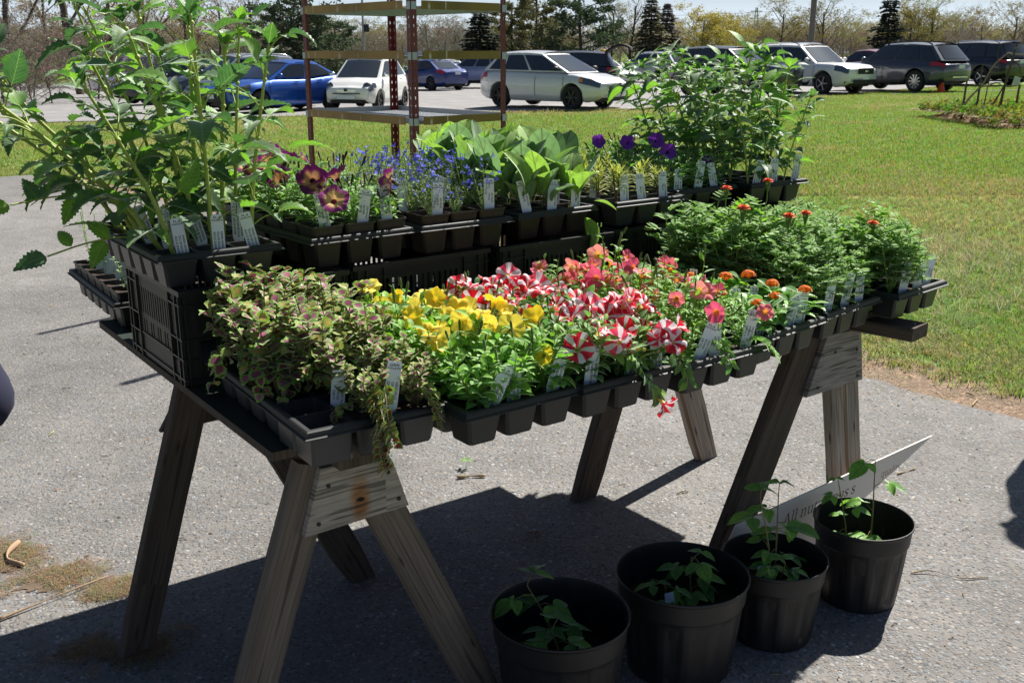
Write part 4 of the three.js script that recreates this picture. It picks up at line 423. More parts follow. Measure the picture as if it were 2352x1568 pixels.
const plateMap = (seed, base, kx, ky, rust) => std({ map: (() => { return texture(512, 512, (u, v) => { const dx = (u - kx) * 2.2, dy = (v - ky) * 2.2, d = Math.hypot(dx * 1.0, dy * 1.5) / 0.16, pull = (v - ky) * Math.exp(-d * 0.8) * 0.55; const wv = v - pull, g = fbm(u * 4 + 3, wv * 34, 4, 256), crack = smooth(0.66, 0.8, vnoise(u * 3.2, wv * 46, 256)), f = vnoise(u * 12, wv * 120, 256); let k = (0.74 + 0.36 * g + 0.14 * (f - 0.5)) * (1 - 0.32 * crack); const st = rust * smooth(1.9, 0.2, Math.hypot(dx / 0.13, dy / 0.42)) * (0.5 + fbm(u * 14, v * 14, 3, 256) * 0.9), kn = smooth(0.62, 0.3, d + 0.25 * (vnoise(u * 50, v * 50) - 0.5)); return [0, 1, 2].map((q) => lerp(lerp(base[q] * k, [150, 98, 52][q] * k, clamp(st, 0, 0.85)), [30, 22, 17][q], kn)); }); })(), roughness: 0.9 });
const plateA = plateMap(5, [172, 162, 150], 0.78, 0.46, 1), plateB = plateMap(6, [150, 143, 138], 0.1, 0.8, 0); plateA.map.repeat.set(1, 1); for (const p of [plateA, plateB]) { p.bumpMap = p.map; p.bumpScale = 0.0015; }
sawhorse('left weathered sawhorse with a rusty knot in its end board', { front: [-0.155, -0.2], rear: [-0.155, -1.15], legs: [[-0.461, -0.28, -0.22, -0.28, woodGrey, 0.084], [0.188, -0.28, -0.132, -0.28, woodGrey, 0.082], [-0.427, -0.95, -0.214, -0.95, woodDark, 0.084], [0.223, -0.95, -0.11, -0.95, woodDark]], plates: [[[[-0.264, 0.565], [-0.029, 0.569], [-0.062, 0.67], [-0.075, 0.694], [-0.222, 0.697]], -0.2585, plateA, [[-0.21, 0.66], [-0.075, 0.655], [-0.052, 0.59], [-0.235, 0.585]]], [[[-0.3, 0.57], [0.0, 0.57], [-0.08, 0.695], [-0.22, 0.695]], -0.99, woodDark, []]] });
sawhorse('right weathered sawhorse whose beam sticks out over the grass', { front: [1.545, -0.07], rear: [1.37, -1.15], legs: [[1.001, -0.3, 1.352, -0.3, woodDark, 0.12], [1.626, -0.3, 1.49, -0.3, woodPale, 0.13], [1.1, -0.98, 1.345, -0.98, woodDark, 0.1], [1.708, -0.98, 1.44, -0.98, woodPale, 0.1]], plates: [[[[1.315, 0.525], [1.578, 0.529], [1.548, 0.69], [1.425, 0.695], [1.39, 0.695]], -0.2775, plateB, [[1.55, 0.545], [1.535, 0.63], [1.36, 0.545], [1.43, 0.64]]], [[[1.22, 0.54], [1.58, 0.54], [1.45, 0.695], [1.33, 0.695]], -1.02, woodDark, []]] });
// plywood top: painted dark green, bare edge
{
  const t = thing('plywood_table_top', 'dark green painted plywood sheet laid over the two sawhorses', 'table top'), q = [[-0.325, -0.233], [1.555, -0.205], [1.56, -1.42], [-0.302, -1.43]]; t.position.set(0.62, T - 0.019, -0.82);
  const P = (k, y) => V(q[k][0] - 0.62, y, q[k][1] + 0.82), top = new MB(), sub = new MB(); top.quadP(P(0, 0.019), P(1, 0.019), P(2, 0.019), P(3, 0.019)); for (const [a, b, y] of [[3, 0, 0], [0, 1, 0], [1, 2, 0], [2, 3, 0]]) for (let l = 0; l < 3; l++) { const z0 = 0.0005 + l * 0.006, z1 = z0 + 0.0058, ins = l === 1 ? 0.0012 : 0; const A = P(a, 0), B = P(b, 0); sub.quadP(V(A.x, z0, A.z), V(B.x, z0, B.z), V(B.x, z1, B.z), V(A.x, z1, A.z)); } sub.quadP(P(3, 0.0005), P(2, 0.0005), P(1, 0.0005), P(0, 0.0005));
  part(t, 'painted_face', top.geo(), std({ map: texture(256, 256, (u, v) => { const n = fbm(u * 7, v * 7, 4, 7), s = vnoise(u * 120, v * 9, 128); const k = 0.75 + 0.4 * n + 0.12 * s; return [30 * k, 42 * k, 36 * k]; }), roughness: 0.55 })); part(t, 'bare_edge', sub.geo(), woodDark);
}
const plastic = std({ color: rgb(0.014, 0.0145, 0.016), roughness: 0.42 }), plasticDull = std({ color: rgb(0.022, 0.021, 0.021), roughness: 0.5, map: texture(128, 128, (u, v) => { const n = fbm(u * 5, v * 5, 4, 5), s = smooth(0.72, 0.86, vnoise(u * 40, v * 18, 64)); const k = 190 + 50 * n; return [k + 60 * s, k + 56 * s, k + 50 * s]; }) }), gloss = phy({ color: rgb(0.012, 0.013, 0.015), roughness: 0.62 });
// slotted black crates under the back row of trays
const CW = 0.4, CD = 0.4, CH = 0.218;
function crateGeos() {
  const wall = (L) => { const s = new THREE.Shape(); s.moveTo(0, 0); s.lineTo(L, 0); s.lineTo(L, CH - 0.012); s.lineTo(0, CH - 0.012); const hole = (x0, y0, x1, y1) => { const h = new THREE.Path(); h.moveTo(x0, y0); h.lineTo(x0, y1); h.lineTo(x1, y1); h.lineTo(x1, y0); s.holes.push(h); }; const a = L * 0.22, b = L * 0.78, n = Math.round((b - a) / 0.017); for (let k = 0; k < n; k++) { const x = lerp(a, b, k / n); hole(x, 0.112, x + 0.008, 0.176); if (k % 3) hole(x, 0.066, x + 0.008, 0.098); } hole(L * 0.08, 0.05, L * 0.18, 0.1); hole(L * 0.82, 0.05, L * 0.92, 0.1); return new THREE.ExtrudeGeometry(s, { depth: 0.004, bevelEnabled: false }); };
  const ribs = (L) => { const m = new MB(); for (const y of [0.012, 0.058, 0.104, 0.182]) m.box(0, y, 0.004, L * 0.2, y + 0.004, 0.009), m.box(L * 0.8, y, 0.004, L, y + 0.004, 0.009); for (const x of [0.006, 0.03, L * 0.2, L * 0.8, L - 0.034, L - 0.01]) m.box(x, 0, 0.004, x + 0.004, CH - 0.012, 0.0095); m.box(L * 0.2, 0.012, 0.004, L * 0.8, 0.016, 0.008); m.box(L * 0.24, 0.06, 0.004, L * 0.76, 0.064, 0.008); return m.geo(); };
  const rim = new MB(); for (const [a, b, c, d] of [[-0.006, 0.006, CW + 0.006, -0.012], [-0.006, -CD + 0.012, CW + 0.006, -CD - 0.006], [-0.006, -0.012, 0.012, -CD + 0.012], [CW - 0.012, -0.012, CW + 0.006, -CD + 0.012]]) rim.box(a, CH - 0.012, Math.min(b, d), c, CH, Math.max(b, d)); const base = new MB(); base.box(0.005, 0, -CD + 0.005, CW - 0.005, 0.006, -0.005);
  return { front: wall(CW), side: wall(CD), ribF: ribs(CW), ribS: ribs(CD), rim: rim.geo(), base: base.geo() };
}
const CG = crateGeos(); let crate0 = null; const rowLine = (x) => -0.5 - 0.125 * (x + 0.1);
['leftmost black slotted crate whose slotted side shows under the dahlia tray', 'second black slotted crate from the left, under the purple petunia tray', 'third black slotted crate from the left, below the large leaved plants', 'fourth black slotted crate from the left, below the variegated spurges', 'rightmost black slotted crate, under the tray of bushy dahlias'].forEach((label, k) => {
  let t; if (!crate0) { t = crate0 = thing('plastic_crate', label, 'crate', 'black crates under the back row of trays'); const W = (geo, rib, x, z, ry) => { const p = part(t, 'slotted_wall', geo, plasticDull); p.position.set(x, 0, z); p.rotation.y = ry; part(p, 'rib', rib, plastic); }; W(CG.front, CG.ribF, 0, -0.004, 0); W(CG.front, CG.ribF, CW, -CD + 0.004, Math.PI); W(CG.side, CG.ribS, 0.004, -CD, -Math.PI / 2); W(CG.side, CG.ribS, CW - 0.004, 0, Math.PI / 2); part(t, 'rim', CG.rim, plastic); part(t, 'base', CG.base, plastic); } else t = copyOf(crate0, 'plastic_crate', label);
  const x = -0.312 + k * 0.432; t.position.set(x, T + 0.001, -0.705 - [0, 0.012, 0.004, 0.02, 0.05][k]); t.rotation.y = [-0.02, 0.01, 0, 0.015, 0][k]; t.userData.category = 'crate';
});

// ---------------------------------------------------------------- plant trays with square pots
const soilMat = std({ map: texture(128, 128, (u, v) => { const n = fbm(u * 8, v * 8, 4, 8), f = vnoise(u * 64, v * 64, 64); const k = 0.45 + 0.5 * n + 0.5 * f * f; return f > 0.93 ? [150, 140, 120] : [62 * k, 46 * k, 36 * k]; }), roughness: 1 });
const PP = 0.0885;
function potGeo(h, deep = 0.02) { const m = new MB(), ring = (s, y, c) => { const a = s - c; return [[-a, s], [a, s], [s, a], [s, -a], [a, -s], [-a, -s], [-s, -a], [-s, a]].map(([x, z]) => V(x, y, z)); }; const rs = [ring(0.0295, 0.001, 0.006), ring(0.0315, 0.004, 0.006), ring(0.0405, h - 0.006, 0.005), ring(0.043, h - 0.005, 0.005), ring(0.043, h, 0.005), ring(0.0408, h, 0.005), ring(0.0395, h - deep, 0.005)]; for (let k = 0; k < rs.length - 1; k++) for (let j = 0; j < 8; j++) { const n = (j + 1) % 8; m.quadP(rs[k][j], rs[k][n], rs[k + 1][n], rs[k + 1][j], 6); } const b = m.p.length / 3; for (const p of rs[0]) m.v(p.x, p.y, p.z); for (let j = 1; j < 7; j++) m.tri(b, b + j + 1, b + j); return m.geo(); }
const soilGeo = (() => { const m = new MB(), r = rng(3); m.grid(6, 6, (u, v) => [lerp(-0.0385, 0.0385, u), (vnoise(u * 5, v * 5) - 0.4) * 0.006, lerp(0.0385, -0.0385, v), u * 0.7, v * 0.7]); return m.geo(); })();
const emptyBottom = (() => { const m = new MB(); m.grid(1, 1, (u, v) => [lerp(-0.031, 0.031, u), 0.003, lerp(0.031, -0.031, v)]); return m.geo(); })();
const potLow = potGeo(0.074), potHigh = potGeo(0.102), potEmpty = potGeo(0.074, 0.07), TW = 3 * PP + 0.012, TL = 6 * PP + 0.012;
const trayRim = (() => { const m = new MB(), y = 0.0775, o = 0.009; const fr = (x0, z0, x1, z1) => m.box(Math.min(x0, x1), y - 0.004, Math.min(z0, z1), Math.max(x0, x1), y, Math.max(z0, z1)); fr(0, 0, TW, -0.008); fr(0, -TL, TW, -TL + 0.008); fr(0, -0.008, 0.008, -TL + 0.008); fr(TW - 0.008, -0.008, TW, -TL + 0.008);
  for (const [a, b] of [[[0, 0], [TW, 0]], [[TW, 0], [TW, -TL]], [[TW, -TL], [0, -TL]], [[0, -TL], [0, 0]]]) { const d = V(b[0] - a[0], 0, b[1] - a[1]).normalize(), n = V(-d.z, 0, d.x).negate(); if (n.dot(V(TW / 2 - a[0], 0, -TL / 2 - a[1])) > 0) n.negate(); const prof = [[0, 0], [0.003, -0.002], [0.0045, -0.006], [0.005, -0.011], [0.0095, -0.013], [0.0098, -0.0145], [0.004, -0.0145]]; for (let k = 0; k < prof.length - 1; k++) { const [o0, h0] = prof[k], [o1, h1] = prof[k + 1], Q = (p, off, h, e) => V(p[0] + n.x * off + d.x * e * off, y + h, p[1] + n.z * off + d.z * e * off); m.quadP(Q(a, o1, h1, -1), Q(b, o1, h1, 1), Q(b, o0, h0, 1), Q(a, o0, h0, -1)); } }
  return m.geo(); })();
const trayWeb = (() => { const m = new MB(); for (let k = 1; k < 3; k++) m.box(0.006 + k * PP - 0.003, 0.066, -TL + 0.008, 0.006 + k * PP + 0.003, 0.07, -0.008); for (let k = 1; k < 6; k++) m.box(0.008, 0.0655, -0.006 - k * PP - 0.003, TW - 0.008, 0.0695, -0.006 - k * PP + 0.003); return m.geo(); })();
const cellX = (c) => 0.006 + (c + 0.5) * PP, cellZ = (r) => -0.006 - (r + 0.5) * PP;
const ROWS = ['front row', 'second row', 'third row', 'fourth row', 'fifth row', 'back row'], COLS = ['left', 'middle', 'right'];
function tray(label, x, y, z, rot, o = {}) {
  const t = thing('plant_tray', label, 'plant tray', 'black nursery trays on the plant table'); t.position.set(x, y, z); t.rotation.y = rot; part(t, 'rim', trayRim, o.rim ?? gloss); part(t, 'web', trayWeb, plastic);
  for (let r = 0; r < 6; r++) for (let c = 0; c < 3; c++) { const empty = o.empty?.includes(r * 3 + c), p = part(t, 'pot', empty ? potEmpty : o.high ? potHigh : potLow, o.pot ?? plastic); p.position.set(cellX(c), 0, cellZ(r)); if (empty) part(p, 'floor', emptyBottom, plastic); else { const s = part(p, 'soil', soilGeo, soilMat); s.position.y = (o.high ? 0.102 : 0.074) - 0.012; } }
  t.updateMatrixWorld(); t.cell = (r, c, dx = 0, dz = 0) => V(cellX(c) + dx, (o.high ? 0.102 : 0.074) - 0.012, cellZ(r) + dz).applyMatrix4(t.matrixWorld); t.turn = rot; return t;
}
const TR = {};
{
  const f = (key, label, px, pz, rot, o) => { TR[key] = tray(label, px, T + 0.001, pz, rot, o); }, b = (key, label, x, z, rot, o) => { TR[key] = tray(label, x, T + CH + 0.0015, z, rot, o); };
  const brownPot = std({ color: rgb(0.03, 0.026, 0.022), roughness: 0.45, map: plasticDull.map }), greyPot = std({ color: rgb(0.04, 0.04, 0.043), roughness: 0.36 }), winePot = std({ color: rgb(0.036, 0.02, 0.021), roughness: 0.42, map: plasticDull.map });
  f('coleus', 'black tray of purple and green coleus at the near left corner, two cells empty', -0.312, -0.1, -0.06, { pot: greyPot, empty: [0, 3] }); f('yellow', 'black tray of yellow petunias in the front row of the table', -0.034, -0.012, 0.0); f('star', 'black tray of red and white star petunias in the front row', 0.24, 0.0, 0.006); f('coral', 'black tray of coral pink petunias in the front row', 0.514, 0.014, 0.015); f('lantana', 'black tray of lantana with small orange flower heads', 0.812, -0.034, 0.11); f('marigold', 'black tray of ferny marigolds second from the right in front', 1.12, -0.079, 0.13); f('marigold2', 'rightmost black front tray of ferny marigolds overhanging the grass', 1.455, -0.092, 0.1);
  b('dahlia', 'black back tray of tall dahlias at the left end, on a crate', -0.344, -0.725, -0.02, { pot: greyPot }); b('petunia', 'black back tray of dark purple petunias with pots standing proud', 0.015, -0.72, 0.03, { high: true, pot: brownPot }); b('lobelia', 'black back tray of blue lobelia with pots standing proud', 0.318, -0.72, 0.0, { high: true, pot: winePot }); b('rudbeckia', 'black back tray of plants with large upright oval leaves', 0.637, -0.738, 0.02, { pot: winePot }); b('spurge', 'black back tray of yellow edged variegated spurge', 1.0, -0.741, 0.0, { pot: greyPot }); b('violet', 'black back tray of violet petunias left of the bushy dahlias', 1.33, -0.822, 0.02); b('bushy', 'rightmost black back tray, holding bushy leafy dahlias', 1.645, -0.79, -0.02);
  const s = tray('black seedling tray with blank pale tags behind the left crate', -0.293, T + 0.001, -1.281, -0.046, { high: true, empty: [] }); TR.seed = s;
}

// ---------------------------------------------------------------- leaves and flowers
function leafGeo({ L = 1, W = 0.5, n = 10, teeth = 0, depth = 0.12, p = 0.75, fold = 0.2, curl = 0.3, wave = 0, stalk = 0, pw = 0.85 }) { // lies along +z, face up, root at the origin
  const m = new MB(), N = teeth ? teeth * 2 : n, w = (t) => W * 0.5 * Math.pow(Math.sin(Math.PI * Math.pow(clamp(t, 0.0005, 0.9995), p)), pw), rows = [];
  for (let k = 0; k <= N; k++) { const t = k / N, tt = teeth && k % 2 && k < N ? 1 + depth : 1, a = curl * t, z = curl ? L * Math.sin(a) / curl : L * t, y = curl ? -L * (1 - Math.cos(a)) / curl : 0, h = w(t) * tt, adv = teeth && k % 2 ? L * 0.35 / N * 1.2 : 0; const sh = (s) => [s * h * Math.cos(fold), y + h * Math.sin(fold) + wave * W * Math.sin(t * 9 + s * 2.1), stalk + z + adv]; const l = sh(-1), r = sh(1), q = (s) => [s * h * 0.5 * Math.cos(fold * 1.2), y + h * 0.5 * Math.sin(fold * 1.25), stalk + z]; const e = 0.5 * h / (W * 0.5 * 1.15); rows.push([m.v(...l, 0.5 - e, t), m.v(...q(-1), 0.5 - e / 2, t), m.v(0, y, stalk + z, 0.5, t), m.v(...q(1), 0.5 + e / 2, t), m.v(...r, 0.5 + e, t)]); }
  for (let k = 0; k < N; k++) for (let j = 0; j < 4; j++) m.quad(rows[k][j + 1], rows[k][j], rows[k + 1][j], rows[k + 1][j + 1]);
  if (stalk) { const a = m.v(-W * 0.018, 0, 0, 0.5, 0), b = m.v(W * 0.018, 0, 0, 0.5, 0), c = m.v(W * 0.018, 0, stalk, 0.5, 0), d = m.v(-W * 0.018, 0, stalk, 0.5, 0); m.quad(b, a, d, c); }
  return m.geo();
}
const leafTex = (base, vein, o = {}) => texture(96, 192, (u, v, x, y) => { const du = Math.abs(u - 0.5), rib = smooth(0.028, 0.008, du), s = v - du * (o.slope ?? 0.55), side = o.noVeins ? 0 : smooth(0.78, 1, Math.cos(s * Math.PI * 2 * (o.n ?? 8)) * 0.5 + 0.5) * smooth(0.48, 0.1, du), k = 0.86 + 0.28 * fbm(u * 5 + (o.seed ?? 0), v * 9, 3, 256); const t = clamp(rib * 0.8 + side * (o.sideK ?? 0.45), 0, 1); let c = [0, 1, 2].map((q) => lerp(base[q] * k, vein[q], t)); return o.fn ? o.fn(u, v, c, k, t) : c; }, true, false);
const leafMat = (tex, o = {}) => phy({ map: tex, roughness: 1, transmission: 0.5, thickness: 0, clearcoat: 0.25, clearcoatRoughness: 0.38, side: THREE.DoubleSide, ...o });
const stemMat = (r, g, b) => phy({ color: rgb(r, g, b), roughness: 0.7, clearcoat: 0.25, clearcoatRoughness: 0.4 });
const LM = {
  dahlia: [leafMat(leafTex([74, 120, 42], [134, 164, 84], { n: 9 }), { clearcoat: 0.45, clearcoatRoughness: 0.42, transmission: 0.54 }), leafMat(leafTex([104, 156, 40], [160, 190, 84], { n: 9, seed: 4 }), { clearcoat: 0.35, clearcoatRoughness: 0.42, transmission: 0.58 }), leafMat(leafTex([62, 104, 50], [118, 148, 84], { n: 9, seed: 8 }), { clearcoat: 0.5, clearcoatRoughness: 0.4, transmission: 0.5 })],
  petunia: [leafMat(leafTex([102, 152, 58], [150, 184, 96], { n: 5, sideK: 0.3 })), leafMat(leafTex([122, 172, 52], [166, 198, 92], { n: 5, sideK: 0.3, seed: 3 })), leafMat(leafTex([84, 134, 62], [132, 166, 96], { n: 5, sideK: 0.3, seed: 7 }))],
  lime: [leafMat(leafTex([128, 184, 44], [168, 204, 84], { n: 5, sideK: 0.3 })), leafMat(leafTex([108, 166, 48], [156, 194, 90], { n: 5, sideK: 0.3, seed: 2 }))],
  rud: [leafMat(leafTex([124, 166, 70], [92, 106, 46], { n: 3, slope: 1.2, sideK: 0.35 }), { clearcoat: 0.1 }), leafMat(leafTex([136, 178, 66], [100, 116, 44], { n: 3, slope: 1.2, seed: 5, sideK: 0.35 }), { clearcoat: 0.1 }), leafMat(leafTex([112, 148, 92], [84, 98, 54], { n: 3, slope: 1.2, seed: 9, sideK: 0.35 }), { clearcoat: 0.15 })],
  lantana: [leafMat(leafTex([100, 156, 54], [64, 108, 38], { n: 11 }), { clearcoat: 0.5 }), leafMat(leafTex([124, 182, 50], [82, 130, 38], { n: 11, seed: 4 }), { clearcoat: 0.5 })],
  rasp: [leafMat(leafTex([104, 160, 54], [70, 116, 40], { n: 9 })), leafMat(leafTex([128, 182, 60], [88, 136, 44], { n: 9, seed: 3 }))],
  spurge: [leafMat(leafTex([72, 116, 62], [90, 130, 70], { noVeins: true, fn: (u, v, c) => { const e = Math.abs(u - 0.5) * 2, k = smooth(0.3, 0.46, e + 0.1 * vnoise(u * 9, v * 20)); return [lerp(c[0], 206, k), lerp(c[1], 204, k), lerp(c[2], 74, k)]; } }))],
};
const coleusTex = (pur, mid, seed) => leafTex([116, 156, 58], [152, 182, 92], { n: 5, seed, sideK: 0.2, fn: (u, v, c, k) => { const e = Math.hypot((u - 0.5) * 2.1, (v - 0.47) * 1.9) + 0.16 * (vnoise(u * 14 + seed, v * 16) - 0.5); const a = smooth(0.68, 0.52, e), b = smooth(0.84, 0.94, e); let q = [lerp(c[0], pur[0] * k, a), lerp(c[1], pur[1] * k, a), lerp(c[2], pur[2] * k, a)]; return [lerp(q[0], mid[0], b * 0.7), lerp(q[1], mid[1], b * 0.7), lerp(q[2], mid[2], b * 0.7)]; } });
LM.coleus = [leafMat(coleusTex([126, 54, 78], [164, 192, 104], 1), { transmission: 0.3 }), leafMat(coleusTex([152, 84, 108], [176, 200, 118], 5), { transmission: 0.3 }), leafMat(coleusTex([168, 150, 82], [196, 206, 116], 8), { transmission: 0.35 })];
LM.coleusRed = [leafMat(coleusTex([130, 30, 24], [150, 166, 66], 2), { transmission: 0.35 })];
const LG = {
  dahlia: [0, 1, 2].map((k) => leafGeo({ L: 1, W: 0.5, teeth: 8, depth: 0.28, p: 0.62, fold: 0.2 + 0.16 * k, curl: 0.4 + 0.35 * k, wave: 0.012, stalk: 0.06 })),
  petunia: [0, 1, 2].map((k) => leafGeo({ L: 1, W: 0.5, n: 7, p: 0.9, fold: 0.2 + 0.14 * k, curl: 0.4 + 0.35 * k, stalk: 0.12 })),
  rud: [0, 1, 2].map((k) => leafGeo({ L: 0.7, W: 0.4, n: 12, pw: 0.6, p: 1.1, fold: 0.15 + 0.22 * k, curl: 0.25 + 0.35 * k, wave: 0.02, stalk: 0.28 })),
  lantana: [0, 1].map((k) => leafGeo({ L: 1, W: 0.6, teeth: 10, depth: 0.06, p: 0.68, fold: 0.22 + 0.15 * k, curl: 0.5 + 0.3 * k, stalk: 0.1 })),
  rasp: [0, 1].map((k) => leafGeo({ L: 1, W: 0.62, teeth: 9, depth: 0.14, p: 0.72, fold: 0.2 + 0.12 * k, curl: 0.35 + 0.3 * k, stalk: 0.05 })),
  spurge: [0, 1].map((k) => leafGeo({ L: 1, W: 0.17, n: 5, p: 1.15, fold: 0.3, curl: 0.25 + 0.35 * k })),
  coleus: [0, 1, 2].map((k) => leafGeo({ L: 1, W: 0.86, teeth: 5, depth: 0.24, p: 0.82, fold: 0.1 + 0.14 * k, curl: 0.25 + 0.4 * k, wave: 0.02, stalk: 0.12 })),
};
const pick = (r, a) => a[(r() * a.length) | 0];
function leafAt(parent, kind, r, pos, dir, s, up = UP, mats = LM[kind]) { const m = new THREE.Mesh(pick(r, LG[kind]), pick(r, mats ?? LM[kind])); m.name = 'leaf'; placed(m, look(pos, dir, up, s)); parent.add(m); return m; }
// funnel flowers: open along +z, root at the origin
function funnel(seed, o = {}) { const r = rng(seed), m = new MB(), R = 1, ph = r() * 6; const prof = [[0.12, 0], [0.14, 0.35], [0.17, 0.72], [0.24, 0.98], [0.45, 1.16], [0.74, 1.24], [1, o.reflex ?? 1.22]]; m.grid(30, 6, (u, v, i, j) => { const a = u * Math.PI * 2, [pr, pz] = prof[j], lobe = 1 + (j > 3 ? 0.075 * (j - 3) / 3 * Math.cos(5 * a) : 0), ruff = j > 3 ? (0.07 * Math.sin(10 * a + ph) + 0.06 * Math.sin(7 * a + ph * 2) + (o.cup ?? 0.1) * Math.cos(5 * a)) * (j - 3) / 3 : 0, rr = pr * lobe, t = j < 3 ? 0.03 : pr; return [Math.cos(a) * rr, Math.sin(a) * rr, pz * (o.len ?? 1) + ruff, 0.5 + 0.49 * Math.cos(a) * t, 0.5 + 0.49 * Math.sin(a) * t]; }); return m.geo(); }
const FG = [funnel(1), funnel(2, { reflex: 1.05, cup: 0.16 }), funnel(3, { reflex: 1.32 }), funnel(4, { reflex: 1.5, cup: 0.06 })];
const flowerTex = (f) => texture(128, 128, (u, v) => { const x = u * 2 - 1, y = v * 2 - 1, d = Math.hypot(x, y), a = Math.atan2(y, x); return f(d, a, fbm(u * 9, v * 9, 3, 256)); }, true, false);
const mix3 = (a, b, t) => [lerp(a[0], b[0], t), lerp(a[1], b[1], t), lerp(a[2], b[2], t)], veins = (a, d) => smooth(0.72, 1, Math.cos(a * 30 + d * 2) * 0.5 + 0.5);
const petal = (tex, o = {}) => phy({ map: tex, roughness: 1, transmission: 0.35, thickness: 0, side: THREE.DoubleSide, sheen: 0.3, sheenRoughness: 0.5, ...o });
const starTex = (red, wMid) => flowerTex((d, a, n) => { const ph = ((a / 6.2832 * 5) % 1 + 1) % 1, q = 1 - Math.abs(ph - 0.5) * 2, w = wMid * (0.62 - 0.26 * d) * (0.85 + 0.3 * n), star = smooth(w + 0.07, w - 0.05, q); let c = mix3([red[0] * (0.85 + 0.3 * n), red[1] * (0.8 + 0.4 * n), red[2]], [238, 226, 232], star); return mix3(c, [226, 214, 128], smooth(0.2, 0.06, d)); });
const FM = {
  star: [petal(starTex([226, 30, 58], 0.95)), petal(starTex([236, 76, 104], 1.15)), petal(starTex([216, 20, 40], 0.8))],
  yellow: [petal(flowerTex((d, a, n) => mix3(mix3([244, 214, 52], [226, 178, 30], veins(a, d) * 0.35), [188, 150, 20], smooth(0.25, 0.05, d) * 0.5).map((q) => q * (0.88 + 0.24 * n)))), petal(flowerTex((d, a, n) => mix3([248, 226, 88], [232, 190, 48], veins(a, d) * 0.4).map((q) => q * (0.9 + 0.2 * n))))],
  coral: [petal(flowerTex((d, a, n) => mix3(mix3([240, 128, 140], [216, 84, 108], veins(a, d) * 0.45), [236, 164, 52], smooth(0.62, 0.16, d + 0.1 * n)))), petal(flowerTex((d, a, n) => mix3(mix3([242, 160, 150], [222, 110, 118], veins(a, d) * 0.5), [238, 184, 88], smooth(0.66, 0.2, d + 0.1 * n)))), petal(flowerTex((d, a, n) => mix3(mix3([232, 96, 132], [206, 64, 104], veins(a, d) * 0.4), [232, 150, 48], smooth(0.45, 0.12, d))))],
  dusk: [petal(flowerTex((d, a, n) => { let c = mix3([98, 18, 88], [66, 8, 60], veins(a, d) * 0.6); c = mix3(c, mix3([196, 150, 98], [120, 40, 76], veins(a, d) * 0.65), smooth(0.78, 0.42, d + 0.12 * (n - 0.5) + 0.1 * Math.cos(5 * a))); return mix3(c, [44, 8, 24], smooth(0.15, 0.08, d)); }), { transmission: 0.25 }), petal(flowerTex((d, a, n) => { let c = mix3([146, 40, 128], [98, 16, 88], veins(a, d) * 0.5); c = mix3(c, mix3([222, 186, 120], [150, 70, 90], veins(a, d) * 0.55), smooth(0.86, 0.5, d + 0.1 * (n - 0.5))); return mix3(c, [70, 20, 26], smooth(0.14, 0.07, d)); }), { transmission: 0.3 })],
  violet: [petal(flowerTex((d, a, n) => mix3(mix3([126, 50, 176], [86, 24, 130], veins(a, d) * 0.5), [70, 16, 110], smooth(0.3, 0.1, d)).map((q) => q * (0.9 + 0.2 * n))))],
};
const budGeo = (() => { const m = new MB(); m.tube([V(0, 0, 0), V(0, 0, 0.4), V(0, 0, 0.8), V(0, 0, 1), V(0, 0, 1.12)], [0.05, 0.07, 0.1, 0.09, 0.02], 7); return m.geo(); })();
const calyxGeo = (() => { const m = new MB(); for (let k = 0; k < 5; k++) { const a = k * 1.2566, d = V(Math.cos(a), Math.sin(a), 0), s = V(-d.y, d.x, 0).multiplyScalar(0.09); const p = (t, r) => V(d.x * r, d.y * r, t); const A = p(-0.05, 0.05), B = p(0.3, 0.2), C = p(0.62, 0.36); const i = m.v(A.x, A.y, A.z); m.v(B.x + s.x, B.y + s.y, B.z); m.v(C.x, C.y, C.z); m.v(B.x - s.x, B.y - s.y, B.z); m.quad(i, i + 1, i + 2, i + 3); } return m.geo(); })();
const greenSepal = leafTone(0.12, 0.2, 0.04), darkBud = std({ color: rgb(0.05, 0.02, 0.03), roughness: 0.8 });
function flowerAt(parent, kind, r, pos, dir, s) { const f = new THREE.Mesh(pick(r, FG), pick(r, FM[kind])); f.name = 'flower'; placed(f, look(pos, dir, V(ru(r, -1, 1), ru(r, 0.2, 1), ru(r, -1, 1)), s)); parent.add(f); part(f, 'calyx', calyxGeo, greenSepal); return f; }
const V3r = (r, k = 1) => V(ru(r, -k, k), ru(r, -k, k), ru(r, -k, k));

